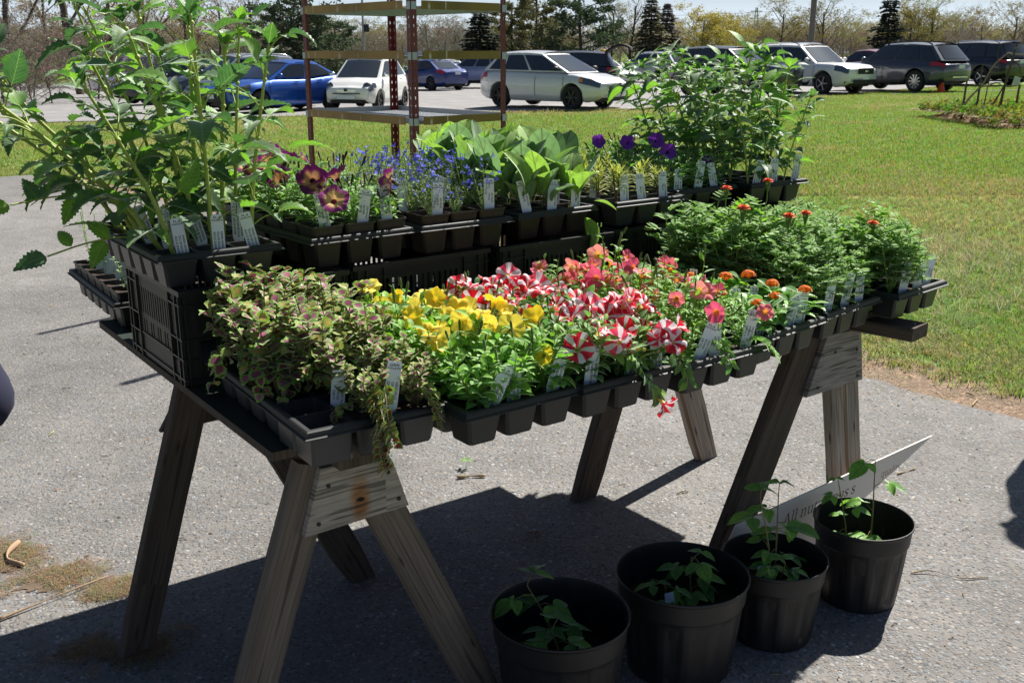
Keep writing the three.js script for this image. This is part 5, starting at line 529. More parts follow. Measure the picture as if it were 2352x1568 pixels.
// ---------------------------------------------------------------- kinds of plant (each returns a Group standing on its pot's soil)
function bush(r, o) { // several stems with leaves at nodes, flowers at their tips
  const g = new THREE.Group(), st = new MB();
  for (let s = 0; s < o.stems; s++) {
    const a = s / o.stems * 6.28 + r() * 1.6, sp = o.spread * Math.sqrt(ru(r, 0.05, 1)), h = o.h * ru(r, 0.6, 1.08), d = V(Math.cos(a), 0, Math.sin(a)), trail = o.trail && r() < o.trail;
    const pts = trail ? [V(0, 0, 0), V(d.x * 0.04, h * 0.45, d.z * 0.04), V(d.x * 0.075, h * 0.4, d.z * 0.075), V(d.x * 0.1, h * 0.1, d.z * 0.1)] : [V(d.x * 0.006, 0, d.z * 0.006), V(d.x * sp * 0.4, h * 0.4, d.z * sp * 0.4), V(d.x * sp * 0.85 + ru(r, -1, 1) * 0.008, h * 0.75, d.z * sp * 0.85 + ru(r, -1, 1) * 0.008), V(d.x * sp, h, d.z * sp)], c = new THREE.CatmullRomCurve3(pts);
    st.tube(c.getPoints(6), (t) => o.stemR * lerp(1, 0.55, t), 5, false);
    for (let k = 0; k < o.nodes; k++) { const t = lerp(o.from ?? 0.25, 1, (k + r() * 0.5) / o.nodes), p = c.getPoint(Math.min(1, t)), tan = c.getTangent(Math.min(1, t)); for (let q = 0; q < (o.pair ?? 1); q++) { const b = k * 2.1 + s + q * Math.PI + ru(r, -0.5, 0.5), dir = V(Math.cos(b), 0, Math.sin(b)).multiplyScalar(o.out ?? 0.85).addScaledVector(tan, 0.35 + 0.5 * t).add(V3r(r, 0.22)).normalize(); leafAt(g, o.leaf, r, p, dir, o.size * ru(r, 0.7, 1.15) * lerp(1.1, o.tipSize ?? 0.6, t * t), UP.clone().add(V3r(r, 0.35)), o.mats); } }
    const tip = c.getPoint(1), tt = c.getTangent(1);
    if (o.flower && r() < o.bloom) { const dir = V(ru(r, -1, 0.7), ru(r, 0.0, 0.9), ru(r, -0.5, 1)).normalize().addScaledVector(tt, 0.35).normalize(); const p0 = tip.clone().addScaledVector(dir, 0.012); st.tube([tip, tip.clone().lerp(p0, 0.6).add(V(0, 0.003, 0)), p0], o.stemR * 0.55, 4, false); flowerAt(g, o.flower, r, p0, dir, o.fs * ru(r, 0.82, 1.15)); }
    else if (o.buds && r() < o.buds) { const b = part(g, 'bud', budGeo, o.budMat ?? greenSepal); placed(b, look(tip, tt.clone().add(V3r(r, 0.4)), UP, ru(r, 0.018, 0.034))); }
  }
  part(g, 'stem', st.geo(), o.stemM); return g;
}
const gStem = stemMat(0.2, 0.3, 0.05), dStem = stemMat(0.32, 0.4, 0.07), rStem = stemMat(0.16, 0.1, 0.06);
function dahlia(r, o) { // jointed stalk with opposite compound leaves
  const g = new THREE.Group(), st = new MB(), h = o.h, ln = o.lean; const c = new THREE.CatmullRomCurve3([V(0, 0, 0), V(ln.x * 0.22, h * 0.34, ln.z * 0.22), V(ln.x * 0.6, h * 0.68, ln.z * 0.6), V(ln.x * 1.0, h, ln.z * 1.0)]);
  st.tube(c.getPoints(12), (t) => o.rad * lerp(1.15, 0.6, t), 7, false);
  const spray = (p, dir, s, n) => { const e = p.clone().addScaledVector(dir, s * 0.85).add(V(0, -s * 0.06, 0)); const mid = p.clone().lerp(e, 0.5).add(V(0, s * 0.08, 0)); st.tube(curve([p, mid, e], 5), (t) => o.rad * lerp(0.42, 0.22, t), 5, false); const fw = e.clone().sub(mid).normalize().add(V(0, ru(r, -0.45, 0.25), 0)).normalize(); leafAt(g, 'dahlia', r, e, fw, s * ru(r, 0.95, 1.15), UP.clone().add(V3r(r, 0.4))); const sd = fw.clone().cross(UP).normalize(); for (let k = 0; k < n; k++) for (const q of [-1, 1]) { const b = mid.clone().lerp(e, 0.55 - 0.5 * k); leafAt(g, 'dahlia', r, b, sd.clone().multiplyScalar(q).addScaledVector(fw, 0.55).add(V(0, ru(r, -0.3, 0.25), 0)).normalize(), s * ru(r, 0.5, 0.75), UP.clone().add(V3r(r, 0.4))); } };
  for (let k = 0; k < o.nodes; k++) { const t = lerp(o.from ?? 0.14, 0.97, k / (o.nodes - 1)), p = c.getPoint(t), tan = c.getTangent(t), a0 = k * 1.5708 + o.twist, big = Math.sin(Math.PI * lerp(0.3, 0.94, t)); for (const q of [0, Math.PI]) { if (r() < (o.skip ?? 0.1)) continue; const a = a0 + q + ru(r, -0.3, 0.3), dir = V(Math.cos(a), 0, Math.sin(a)).addScaledVector(tan, ru(r, 0.35, 0.8) + t * 0.5).normalize(); spray(p, dir, o.leaf * lerp(0.62, 1.12, big) * ru(r, 0.8, 1.15), t < 0.85 ? (r() < 0.55 ? 1 : 0) : 1); } st.add(new THREE.SphereGeometry(o.rad * 1.25, 7, 5), new THREE.Matrix4().makeTranslation(p.x, p.y, p.z)); }
  const tip = c.getPoint(1), tt = c.getTangent(1); for (let k = 0; k < 4; k++) { const a = k * 1.57 + r(), d = V(Math.cos(a) * 0.5, 0, Math.sin(a) * 0.5).add(tt).normalize(); leafAt(g, 'dahlia', r, tip, d, o.leaf * ru(r, 0.4, 0.7), d.clone().cross(V(Math.sin(a), 0, -Math.cos(a)))); }
  part(g, 'stem', st.geo(), dStem); return g;
}
function rosette(r, n, size) { const g = new THREE.Group(); for (let k = 0; k < n; k++) { const a = k * 2.4 + ru(r, -0.3, 0.3), tilt = lerp(0.06, 0.48, k / n) * ru(r, 0.7, 1.3), d = V(Math.cos(a) * Math.sin(tilt), Math.cos(tilt), Math.sin(a) * Math.sin(tilt)), up = V(-Math.cos(a) * Math.cos(tilt), Math.sin(tilt), -Math.sin(a) * Math.cos(tilt)).add(V3r(r, 0.3)); leafAt(g, 'rud', r, V(Math.cos(a) * 0.008, 0, Math.sin(a) * 0.008), d, size * ru(r, 0.7, 1.15), up); } return g; }
function spurge(r) { const g = new THREE.Group(), st = new MB(); for (let s = 0; s < 2 + (r() * 2 | 0); s++) { const a = r() * 6.28, h = ru(r, 0.06, 0.1), d = V(Math.cos(a) * 0.018, h, Math.sin(a) * 0.018), e = d.clone().normalize(); st.tube([V(0, 0, 0), d.clone().multiplyScalar(0.5), d], 0.0022, 5, false); for (let k = 0; k < 30; k++) { const t = k / 30, b = k * 2.4, tilt = lerp(1.5, 0.35, t), p = d.clone().multiplyScalar(lerp(0.42, 1, t)), dir = V(Math.cos(b) * Math.sin(tilt), Math.cos(tilt), Math.sin(b) * Math.sin(tilt)).add(e.clone().multiplyScalar(0.2)).normalize(); leafAt(g, 'spurge', r, p, dir, ru(r, 0.034, 0.05) * lerp(1.05, 0.75, t)); } } part(g, 'stem', st.geo(), rStem); return g; }
// fine leaved plants: the leaflets cannot be told apart, so they are one part
function fern(r, o) { // marigold: pinnate leaves
  const g = new THREE.Group(), st = new MB(), lf = new MB(), tips = []; const one = leafGeo({ L: 1, W: 0.46, n: 3, p: 0.9, fold: 0.15, curl: 0.3 });
  for (let s = 0; s < o.stems; s++) { const a = s / o.stems * 6.28 + r(), sp = o.spread * Math.sqrt(ru(r, 0.02, 1)), h = o.h * ru(r, 0.65, 1.08), c = new THREE.CatmullRomCurve3([V(0, 0, 0), V(Math.cos(a) * sp * 0.5, h * 0.5, Math.sin(a) * sp * 0.5), V(Math.cos(a) * sp, h, Math.sin(a) * sp)]); st.tube(c.getPoints(5), (t) => 0.0024 * lerp(1, 0.5, t), 5, false); tips.push([c.getPoint(1), c.getTangent(1)]);
    for (let k = 0; k < o.nodes; k++) { const t = lerp(0.2, 1, (k + r() * 0.6) / o.nodes), p = c.getPoint(Math.min(t, 1)), b = k * 2.2 + s + ru(r, -0.5, 0.5), dir = V(Math.cos(b), 0, Math.sin(b)).addScaledVector(c.getTangent(Math.min(t, 1)), 0.5 + 0.5 * t).normalize(), L = o.leaf * ru(r, 0.7, 1.15), side = dir.clone().cross(UP).normalize(), droop = ru(r, 0.1, 0.5); const q = (u) => p.clone().addScaledVector(dir, L * u).add(V(0, -droop * L * u * u, 0)); st.tube([q(0), q(0.5), q(1)], 0.0007, 3, false);
      for (let n = 0; n < 5; n++) { const u = lerp(0.3, 0.98, n / 4), e = L * 0.44 * Math.sin(Math.PI * lerp(0.3, 0.92, u)), P = q(u); for (const z of n === 4 ? [0] : [-1, 1]) { const dd = side.clone().multiplyScalar(z).addScaledVector(dir, z ? 0.7 : 1).add(V(0, ru(r, -0.2, 0.3), 0)); lf.add(one, look(P, dd, UP.clone().add(V3r(r, 0.3)), z ? e : e * 1.2)); } } } }
  part(g, 'stem', st.geo(), gStem); part(g, 'foliage', lf.geo(), pick(r, o.mats)).userData.kind = 'stuff'; g.tips = tips; return g;
}
const marigoldMats = [leafTone(0.21, 0.42, 0.03, 0.55), leafTone(0.28, 0.5, 0.035, 0.58), leafTone(0.18, 0.36, 0.05, 0.5)].map((m) => { m.clearcoat = 0.04; m.clearcoatRoughness = 0.5; return m; });
const marigoldGeo = (() => { const r = rng(88), m = new MB(), p = leafGeo({ L: 1, W: 0.75, n: 4, p: 1.2, fold: 0.12, curl: 0.5, wave: 0.05 }); for (let ring = 0; ring < 4; ring++) { const n = [11, 10, 8, 5][ring], tilt = [1.45, 1.1, 0.75, 0.35][ring], s = [0.5, 0.42, 0.34, 0.24][ring]; for (let k = 0; k < n; k++) { const a = k / n * 6.283 + ring * 0.4 + ru(r, -0.1, 0.1), d = V(Math.cos(a) * Math.sin(tilt), Math.cos(tilt), Math.sin(a) * Math.sin(tilt)); m.add(p, look(V(d.x * 0.1, 0.02 * ring, d.z * 0.1), d, V(-Math.cos(a), 0.4, -Math.sin(a)), s * ru(r, 0.85, 1.1))); } } return m.geo(); })();
const marigoldMat = petal(leafTex([196, 44, 8], [226, 96, 12], { noVeins: true, fn: (u, v, c, k) => { const e = Math.abs(u - 0.5) * 2, t = smooth(0.5, 0.85, e + 0.25 * v); return mix3([214 * k, 62 * k, 10], [246, 150, 28], t); } }), { transmission: 0.2 });
const lanternGeo = (() => { const m = new MB(); m.tube([V(0, 0, 0), V(0, 0.3, 0), V(0, 0.8, 0), V(0, 1, 0)], [0.09, 0.16, 0.26, 0.3], 8, false); return m.geo(); })();
function marigoldFlower(g, p, s = 0.026) { const f = part(g, 'flower', marigoldGeo, marigoldMat); f.position.copy(p).add(V(0, s * 0.9, 0)); f.scale.setScalar(s); const c = part(f, 'calyx', lanternGeo, greenSepal); c.position.y = -1; const sm = new MB(); sm.tube([V(0, -1.4, 0), V(0, -0.9, 0)], 0.07, 5, false); return f; }
const lobeliaFlower = (() => { const m = new MB(), p = leafGeo({ L: 1, W: 0.62, n: 3, p: 1.3, fold: 0.1, curl: 0.5 }); for (const a of [-0.75, 0, 0.75]) m.add(p, look(V(0, 0, 0), V(Math.sin(a), -Math.cos(a) * 0.6, 0.55), V(0, 0.4, 1), 1)); for (const a of [-0.4, 0.4]) m.add(p, look(V(0, 0, 0), V(Math.sin(a), 1, 0.2), V(0, 0, 1), [0.5, 0.5, 0.7])); return m.geo(); })();
const lobeliaBlue = [petal(flowerTex((d, a, n) => [70 + 30 * n, 70 + 26 * n, 196 + 30 * n])), petal(flowerTex((d, a, n) => [104, 104 + 20 * n, 216]))], lobeliaFol = [leafTone(0.16, 0.27, 0.07, 0.45), leafTone(0.2, 0.31, 0.1, 0.45)];
function lobelia(r) { const g = new THREE.Group(), st = new MB(), lf = new MB(), one = leafGeo({ L: 1, W: 0.2, n: 2, p: 0.9, fold: 0.2, curl: 0.4 }); for (let s = 0; s < 15; s++) { const a = s * 2.4, sp = 0.075 * Math.sqrt(ru(r, 0, 1)), h = ru(r, 0.06, 0.135), c = new THREE.CatmullRomCurve3([V(0, 0, 0), V(Math.cos(a) * sp * 0.5, h * 0.5, Math.sin(a) * sp * 0.5), V(Math.cos(a) * sp, h, Math.sin(a) * sp)]); st.tube(c.getPoints(4), 0.0009, 4, false); for (let k = 0; k < 15; k++) { const t = ru(r, 0.1, 1), b = r() * 6.28; lf.add(one, look(c.getPoint(t), V(Math.cos(b), ru(r, 0.2, 0.9), Math.sin(b)), UP, ru(r, 0.01, 0.022) * lerp(1.3, 0.7, t))); } if (r() < 0.62) for (let k = 0; k < 2; k++) { const p = c.getPoint(1 - 0.13 * k).add(V3r(r, 0.005)), f = part(g, 'flower', lobeliaFlower, pick(r, lobeliaBlue)); placed(f, look(p, V(ru(r, -0.9, 0.5), ru(r, -0.1, 0.6), ru(r, -0.2, 1)), UP, ru(r, 0.0075, 0.0105))); } } part(g, 'stem', st.geo(), gStem); part(g, 'foliage', lf.geo(), pick(r, lobeliaFol)).userData.kind = 'stuff'; return g; }
const lanClusterGeo = (() => { const r = rng(12), m = new MB(); for (let k = 0; k < 22; k++) { const y = 1 - k / 26, a = k * 2.4, s = Math.sqrt(1 - Math.min(1, y * y)), n = V(Math.cos(a) * s, y * 0.8, Math.sin(a) * s); m.add(new THREE.CircleGeometry(0.24, 6), look(n.clone().multiplyScalar(0.9), n, V3r(r), 1)); m.tube([V(0, -0.2, 0), n.clone().multiplyScalar(0.9)], 0.05, 3, false); } return m.geo(); })();
const lanMats = [petal(flowerTex((d, a, n) => [244, 130 + 50 * n, 20])), petal(flowerTex((d, a, n) => [236, 96 + 50 * n, 14]))];

// ---------------------------------------------------------------- planting the trays
function variants(n, seed, f) { return Array.from({ length: n }, (_, k) => f(rng(seed + k * 17), k)); }
function plantTray(t, name, what, cat, group, vars, o = {}) {
  const r = rng(o.seed ?? 5); let i = 0;
  for (let row = 0; row < 6; row++) for (let c = 0; c < 3; c++) {
    if (o.skip?.includes(row * 3 + c)) continue; const k = o.choose ? o.choose(row, c, r) : (r() * vars.length) | 0, src = vars[k]; const first = !src.userData.used, g = first ? src : src.clone(); scene.add(g); if (first) src.userData.used = true; g.name = numbered(name); g.userData = { label: `${what}, ${COLS[c]} pot, ${ROWS[row]} of ${o.where}`, category: cat, group, ...(first ? { used: true } : {}) };
    g.position.copy(t.cell(row, c, ru(r, -0.008, 0.008), ru(r, -0.008, 0.008))); g.position.y -= 0.002; g.rotation.set(0, o.keep ? t.turn + ru(r, -0.2, 0.2) : r() * 6.28, 0); const s = ru(r, 0.86, 1.12) * (o.grow ? o.grow(row, c) : 1); g.scale.setScalar(s); i++;
  }
}
const pet = (o) => ({ stems: 9, spread: 0.058, h: 0.105, stemR: 0.0014, nodes: 6, leaf: 'petunia', size: 0.04, stemM: gStem, bloom: 0.3, fs: 0.026, out: 0.9, from: 0.1, ...o });
plantTray(TR.yellow, 'yellow_petunia', 'yellow petunia plant', 'petunia', 'yellow petunias', variants(6, 300, (r) => bush(r, pet({ flower: 'yellow', bloom: 0, mats: LM.lime, fs: 0.027, h: 0.128, buds: 0.35, size: 0.043, nodes: 9, stems: 11 }))), { where: 'the yellow petunia tray', seed: 31, grow: (row) => row === 0 ? 0.92 : 1.02 });
plantTray(TR.star, 'star_petunia', 'red and white star petunia plant', 'petunia', 'red and white star petunias', variants(6, 400, (r, k) => bush(r, pet({ flower: 'star', bloom: 0, fs: 0.028, h: 0.128, buds: 0.25, trail: 0.06, nodes: 9, stems: 11 }))), { where: 'the star petunia tray', seed: 41, choose: (row, c, r) => (row < 2 || row > 3 ? [1, 2, 4, 5][(r() * 4) | 0] : [0, 3, 1][(r() * 3) | 0]) });
plantTray(TR.coral, 'coral_petunia', 'coral pink petunia plant', 'petunia', 'coral pink petunias', variants(6, 500, (r) => bush(r, pet({ stems: 12, nodes: 9, flower: 'coral', bloom: 0.03, fs: 0.0225, size: 0.029, h: 0.15, buds: 0.2, mats: [LM.petunia[0], LM.petunia[1], LM.lime[0]] }))), { where: 'the coral petunia tray', seed: 51, grow: (row) => row === 0 ? 0.85 : 1.08 });
plantTray(TR.petunia, 'dusky_petunia', 'dark purple petunia plant', 'petunia', 'dark purple petunias', variants(6, 600, (r) => bush(r, pet({ flower: 'dusk', bloom: 0.05, fs: 0.036, size: 0.034, h: 0.12, nodes: 8, buds: 0.45, budMat: darkBud }))), { where: 'the purple petunia tray', seed: 61, grow: (row) => row === 0 ? 0.8 : 1 });
plantTray(TR.violet, 'violet_petunia', 'violet petunia plant', 'petunia', 'violet petunias', variants(5, 700, (r) => bush(r, pet({ flower: 'violet', bloom: 0.015, fs: 0.031, size: 0.036, h: 0.12, nodes: 8, buds: 0.3, mats: [LM.petunia[0], LM.lime[1]] }))), { where: 'the violet petunia tray', seed: 71 });
plantTray(TR.coleus, 'coleus_plant', 'purple centred coleus plant', 'coleus', 'coleus plants with purple centred leaves', variants(6, 800, (r) => bush(r, { stems: 12, spread: 0.08, h: 0.17, stemR: 0.0017, nodes: 9, pair: 2, leaf: 'coleus', size: 0.028, stemM: rStem, out: 1, tipSize: 0.75, trail: 0.16, mats: [LM.coleus[0], LM.coleus[0], LM.coleus[1], LM.coleus[2]] })), { where: 'the coleus tray', seed: 81, skip: [0, 3], grow: (row, c) => (c === 0 ? 1.1 : 1) * (row === 0 ? 0.72 : row === 1 ? 0.85 : row < 4 ? 1.02 : 1.14) });
plantTray(TR.lantana, 'lantana_plant', 'lantana plant with orange flower heads', 'lantana', 'lantanas with small orange flower heads', variants(5, 900, (r) => { const g = bush(r, { stems: 5, spread: 0.055, h: 0.085, stemR: 0.002, nodes: 4, pair: 2, leaf: 'lantana', size: 0.052, stemM: gStem, out: 1, tipSize: 0.7 }); for (let k = 0; k < (r() < 0.5 ? 1 : 0); k++) { const f = part(g, 'flower_head', lanClusterGeo, pick(r, lanMats)); f.position.set(ru(r, -0.05, 0.05), ru(r, 0.07, 0.1), ru(r, -0.05, 0.05)); f.scale.setScalar(ru(r, 0.014, 0.02)); } return g; }), { where: 'the lantana tray', seed: 91 });
const fernVar = (seed) => variants(5, seed, (r) => fern(r, { stems: 9, spread: 0.066, h: 0.185, nodes: 8, leaf: 0.07, mats: marigoldMats }));
plantTray(TR.marigold, 'marigold_plant', 'ferny marigold plant', 'marigold', 'ferny marigolds', fernVar(1000), { where: 'the inner marigold tray', seed: 101, grow: (row) => row === 0 ? 0.72 : row < 3 ? 1.02 : 1.12 });
plantTray(TR.marigold2, 'marigold_plant', 'ferny marigold plant', 'marigold', 'ferny marigolds', fernVar(1100), { where: 'the rightmost marigold tray', seed: 111, skip: [2], grow: (row, c) => (c === 2 ? 0.82 : 1) * (row === 0 ? 0.85 : 1) });
plantTray(TR.lobelia, 'lobelia_plant', 'blue lobelia plant', 'lobelia', 'blue lobelias', variants(6, 1200, (r) => lobelia(r)), { where: 'the lobelia tray', seed: 121, grow: (row) => row === 0 ? 0.75 : 1.15 });
plantTray(TR.rudbeckia, 'large_leaved_plant', 'upright large leaved plant', 'leafy plant', 'plants with large upright oval leaves', variants(6, 1300, (r) => rosette(r, 8, 0.215)), { where: 'the large leaved tray', seed: 131, grow: (row) => row === 0 ? 0.8 : 1.08 });
plantTray(TR.spurge, 'variegated_spurge', 'yellow edged spurge', 'spurge', 'yellow edged variegated spurges', variants(5, 1400, (r) => spurge(r)), { where: 'the spurge tray', seed: 141, grow: (row) => 1.05 });
plantTray(TR.bushy, 'bushy_dahlia', 'bushy dahlia', 'dahlia', 'bushy dahlias at the right end of the back row', variants(9, 1500, (r, k) => dahlia(r, { h: ru(r, 0.31, 0.4), lean: V((k % 3 - 1) * 0.11 + ru(r, -0.05, 0.05), 0, ru(r, -0.09, 0.07)), rad: 0.0032, nodes: 11, leaf: 0.07, twist: r() * 3, skip: 0.02, from: 0.12 })), { where: 'the bushy dahlia tray', seed: 151, keep: true, choose: (row, c, r) => c + 3 * ((r() * 3) | 0), grow: (row) => row === 0 ? 0.92 : 1.08 });
// the tall dahlias: one by one, leaning as they do
{
  const r = rng(1601), t = TR.dahlia;
  for (let row = 0; row < 6; row++) for (let c = 0; c < 3; c++) { const g = dahlia(r, { h: (c === 0 ? ru(r, 0.36, 0.47) : ru(r, 0.42, 0.57)) * (row === 0 ? 0.92 : 1), lean: V([-0.36, -0.13, 0.02][c] * ru(r, 0.5, 1.15) + 0.015 * (3 - row), 0, ru(r, -0.1, 0.06)), rad: ru(r, 0.0042, 0.0056), nodes: 7 + (r() * 2 | 0), leaf: ru(r, 0.08, 0.1), twist: r() * 3, skip: row > 2 ? 0.34 : 0.2, from: 0.12 }); g.name = numbered('tall_dahlia'); tag(g, `tall dahlia, ${COLS[c]} pot, ${ROWS[row]} of the leftmost back tray`, 'dahlia', 'tall dahlias at the left end of the back row'); scene.add(g); g.position.copy(t.cell(row, c)); g.position.y -= 0.003; }
}
// single blooms seen clearly in the photograph: two wide purple ones, one fading, violet ones, marigolds
const addBloom = (name, kind, key, row, c, off, dir, s, seed) => { const r = rng(seed); let host = null; const p = TR[key].cell(row, c); scene.children.forEach((o) => { if (o.name.startsWith(name) && o.position.distanceTo(p) < 0.02) host = o; }); if (!host) return; host.updateMatrixWorld(); const inv = host.matrixWorld.clone().invert(), q = p.clone().add(off), b = q.clone().addScaledVector(dir.clone().normalize(), -0.03).applyMatrix4(inv), l = q.applyMatrix4(inv), d = dir.clone().transformDirection(inv), st = new MB(); st.tube([V(0, 0, 0), V(b.x * 0.6, b.y * 0.75, b.z * 0.6), b, l], 0.0017, 5, false); part(host, 'flower_stem', st.geo(), gStem); return kind === 'marigold' ? marigoldFlower(host, l, s / host.scale.x) : flowerAt(host, kind, r, l, d, s / host.scale.x); };
for (const [row, c, x, y, z, dx, dy, dz, s, seed] of [[1, 0, 0.02, 0.1, 0.03, -0.5, 0.35, 0.8, 0.037, 3], [0, 0, 0.015, 0.055, 0.045, -0.35, 0.6, 0.75, 0.035, 8], [3, 0, -0.02, 0.11, 0, -0.6, 0.5, 0.6, 0.032, 5], [2, 1, 0.02, 0.1, 0.02, 0.4, 0.2, 0.7, 0.018, 6], [4, 1, 0.04, 0.12, 0, 0.6, 0.6, 0.4, 0.018, 2], [4, 0, -0.02, 0.11, 0, -0.4, 0.6, 0.6, 0.03, 9]]) addBloom('dusky_petunia', 'dusk', 'petunia', row, c, V(x, y, z), V(dx, dy, dz), s, seed);
{ // where the front trays bloom: how many flowers each pot carries, rows front to back
  const r = rng(777), beds = [['yellow_petunia', 'yellow', 'yellow', 0.026, 0.13, [[0, 0, 1], [1, 2, 3], [2, 3, 3], [2, 2, 3], [2, 2, 1], [2, 2, 1]]], ['star_petunia', 'star', 'star', 0.028, 0.12, [[2, 6, 7], [2, 5, 7], [2, 2, 3], [3, 2, 1], [5, 4, 3], [5, 5, 3]]], ['coral_petunia', 'coral', 'coral', 0.0225, 0.14, [[0, 1, 1], [1, 2, 2], [2, 3, 3], [3, 3, 3], [3, 3, 3], [4, 4, 2]]]];
  for (const [name, kind, key, s, h, table] of beds) table.forEach((row, k) => row.forEach((n, c) => { for (let q = 0; q < n; q++) { const a = r() * 6.28, d = 0.045 * Math.sqrt(r()), hh = h * ru(r, 0.62, 1.06) * (k === 0 ? 0.78 : 1); addBloom(name, kind, key, k, c, V(Math.cos(a) * d, hh, Math.sin(a) * d + (k === 0 ? 0.02 : 0)), V(ru(r, -1, 0.5), ru(r, -0.1, 0.8), ru(r, -0.25, 1)), s * ru(r, 0.78, 1.15), (r() * 1e6) | 0); } }));
}
for (const [row, c, x, y, z, s] of [[1, 0, 0.0, 0.115, 0.03, 0.028], [2, 1, -0.02, 0.14, 0, 0.028], [1, 2, 0, 0.07, 0.05, 0.026], [3, 0, 0.02, 0.13, 0, 0.026], [4, 0, -0.03, 0.13, 0, 0.024]]) addBloom('violet_petunia', 'violet', 'violet', row, c, V(x, y, z), V(-0.4, 0.4, 0.8), s, row + c * 7);
for (const [key, row, c, y, s] of [['marigold', 3, 0, 0.215, 0.036], ['marigold', 2, 1, 0.195, 0.034], ['marigold', 2, 2, 0.195, 0.032], ['marigold', 5, 2, 0.24, 0.032], ['marigold2', 5, 0, 0.25, 0.032], ['marigold2', 1, 0, 0.165, 0.03]]) addBloom('marigold_plant', 'marigold', key, row, c, V(0.012, y, 0.01), V(0, 1, 0), s, 1);
// trailing stems over the front rims, and the drooping leaves of the large leaved tray
function trailer(key, row, c, name, kind, mats, pts, size, seed, flower) { const r = rng(seed); const p = TR[key].cell(row, c); let host = null; scene.children.forEach((o) => { if (o.name.startsWith(name) && o.position.distanceTo(p) < 0.02) host = o; }); if (!host) return; host.updateMatrixWorld(); const inv = host.matrixWorld.clone().invert(), P = pts.map((q) => V(...q).add(p).applyMatrix4(inv)), cv = new THREE.CatmullRomCurve3(P), st = new MB(); st.tube(cv.getPoints(10), (t) => 0.0017 * lerp(1.1, 0.6, t), 5, false); part(host, 'stem', st.geo(), kind === 'coleus' ? rStem : gStem); const n = Math.round(cv.getLength() / (size * 0.42)); for (let k = 1; k <= n; k++) { const q = cv.getPoint(k / n), tn = cv.getTangent(k / n); for (const sd of [-1, 1]) leafAt(host, kind, r, q, V(sd * ru(r, 0.5, 1), ru(r, -0.2, 0.3), ru(r, 0.1, 0.9)).addScaledVector(tn, 0.5).normalize(), size * ru(r, 0.65, 1.05) / host.scale.x, V(ru(r, -0.3, 0.3), 0.6, 0.9), mats); } if (flower) flowerAt(host, flower, r, cv.getPoint(1), V(-0.2, -0.5, 0.9), 0.027 / host.scale.x); }
trailer('coleus', 0, 1, 'coleus_plant', 'coleus', LM.coleusRed, [[0, 0.01, 0], [-0.01, 0.05, 0.045], [-0.015, 0.025, 0.075], [-0.018, -0.03, 0.085], [-0.012, -0.075, 0.085]], 0.023, 3);
trailer('coleus', 0, 1, 'coleus_plant', 'coleus', [LM.coleusRed[0], LM.coleus[2]], [[0, 0.01, 0], [0.01, 0.06, 0.05], [-0.002, 0.03, 0.078], [0.006, -0.03, 0.088]], 0.024, 4);
trailer('coleus', 0, 2, 'coleus_plant', 'coleus', LM.coleus, [[0, 0.01, 0], [0.0, 0.045, 0.045], [0.012, 0.02, 0.065], [0.02, -0.02, 0.07]], 0.021, 5);
trailer('coleus', 1, 2, 'coleus_plant', 'coleus', [LM.coleus[2]], [[0, 0.01, 0], [0.04, 0.05, 0.01], [0.075, 0.075, 0], [0.095, 0.09, -0.01]], 0.022, 6);
trailer('star', 0, 1, 'star_petunia', 'petunia', null, [[0, 0.02, 0], [0, 0.05, 0.04], [0.01, 0.01, 0.075], [0.03, -0.03, 0.085]], 0.034, 7, 'star');
trailer('star', 0, 2, 'star_petunia', 'petunia', null, [[0, 0.02, 0], [0.02, 0.05, 0.04], [0.03, 0.02, 0.07], [0.04, -0.015, 0.08]], 0.03, 8);
trailer('coral', 0, 2, 'coral_petunia', 'petunia', LM.lime, [[0, 0.01, 0], [0.01, 0.03, 0.04], [0.03, 0.015, 0.06], [0.05, -0.01, 0.066]], 0.026, 9);
trailer('coral', 0, 1, 'coral_petunia', 'petunia', null, [[0, 0.02, 0], [-0.02, 0.04, 0.045], [-0.02, 0, 0.075]], 0.026, 10);
{ const r = rng(11); for (const [c, pos, dir, s, up] of [[2, V(0.0, 0.02, 0.035), V(0.12, -0.75, 0.5), 0.15, V(-0.5, 0.3, 0.8)], [2, V(0.03, 0.03, 0.03), V(0.75, -0.1, 0.6), 0.1, V(0, 1, 0.2)], [0, V(0, 0.01, 0.01), V(-0.2, 0.95, 0.25), 0.2, V(0.2, 0, 1)]]) { const p = TR.rudbeckia.cell(0, c); scene.children.forEach((o) => { if (o.name.startsWith('large_leaved') && o.position.distanceTo(p) < 0.02) { o.updateMatrixWorld(); const inv = o.matrixWorld.clone().invert(); leafAt(o, 'rud', r, pos.clone().add(p).applyMatrix4(inv), dir.clone().transformDirection(inv), s / o.scale.x, up); } }); } }
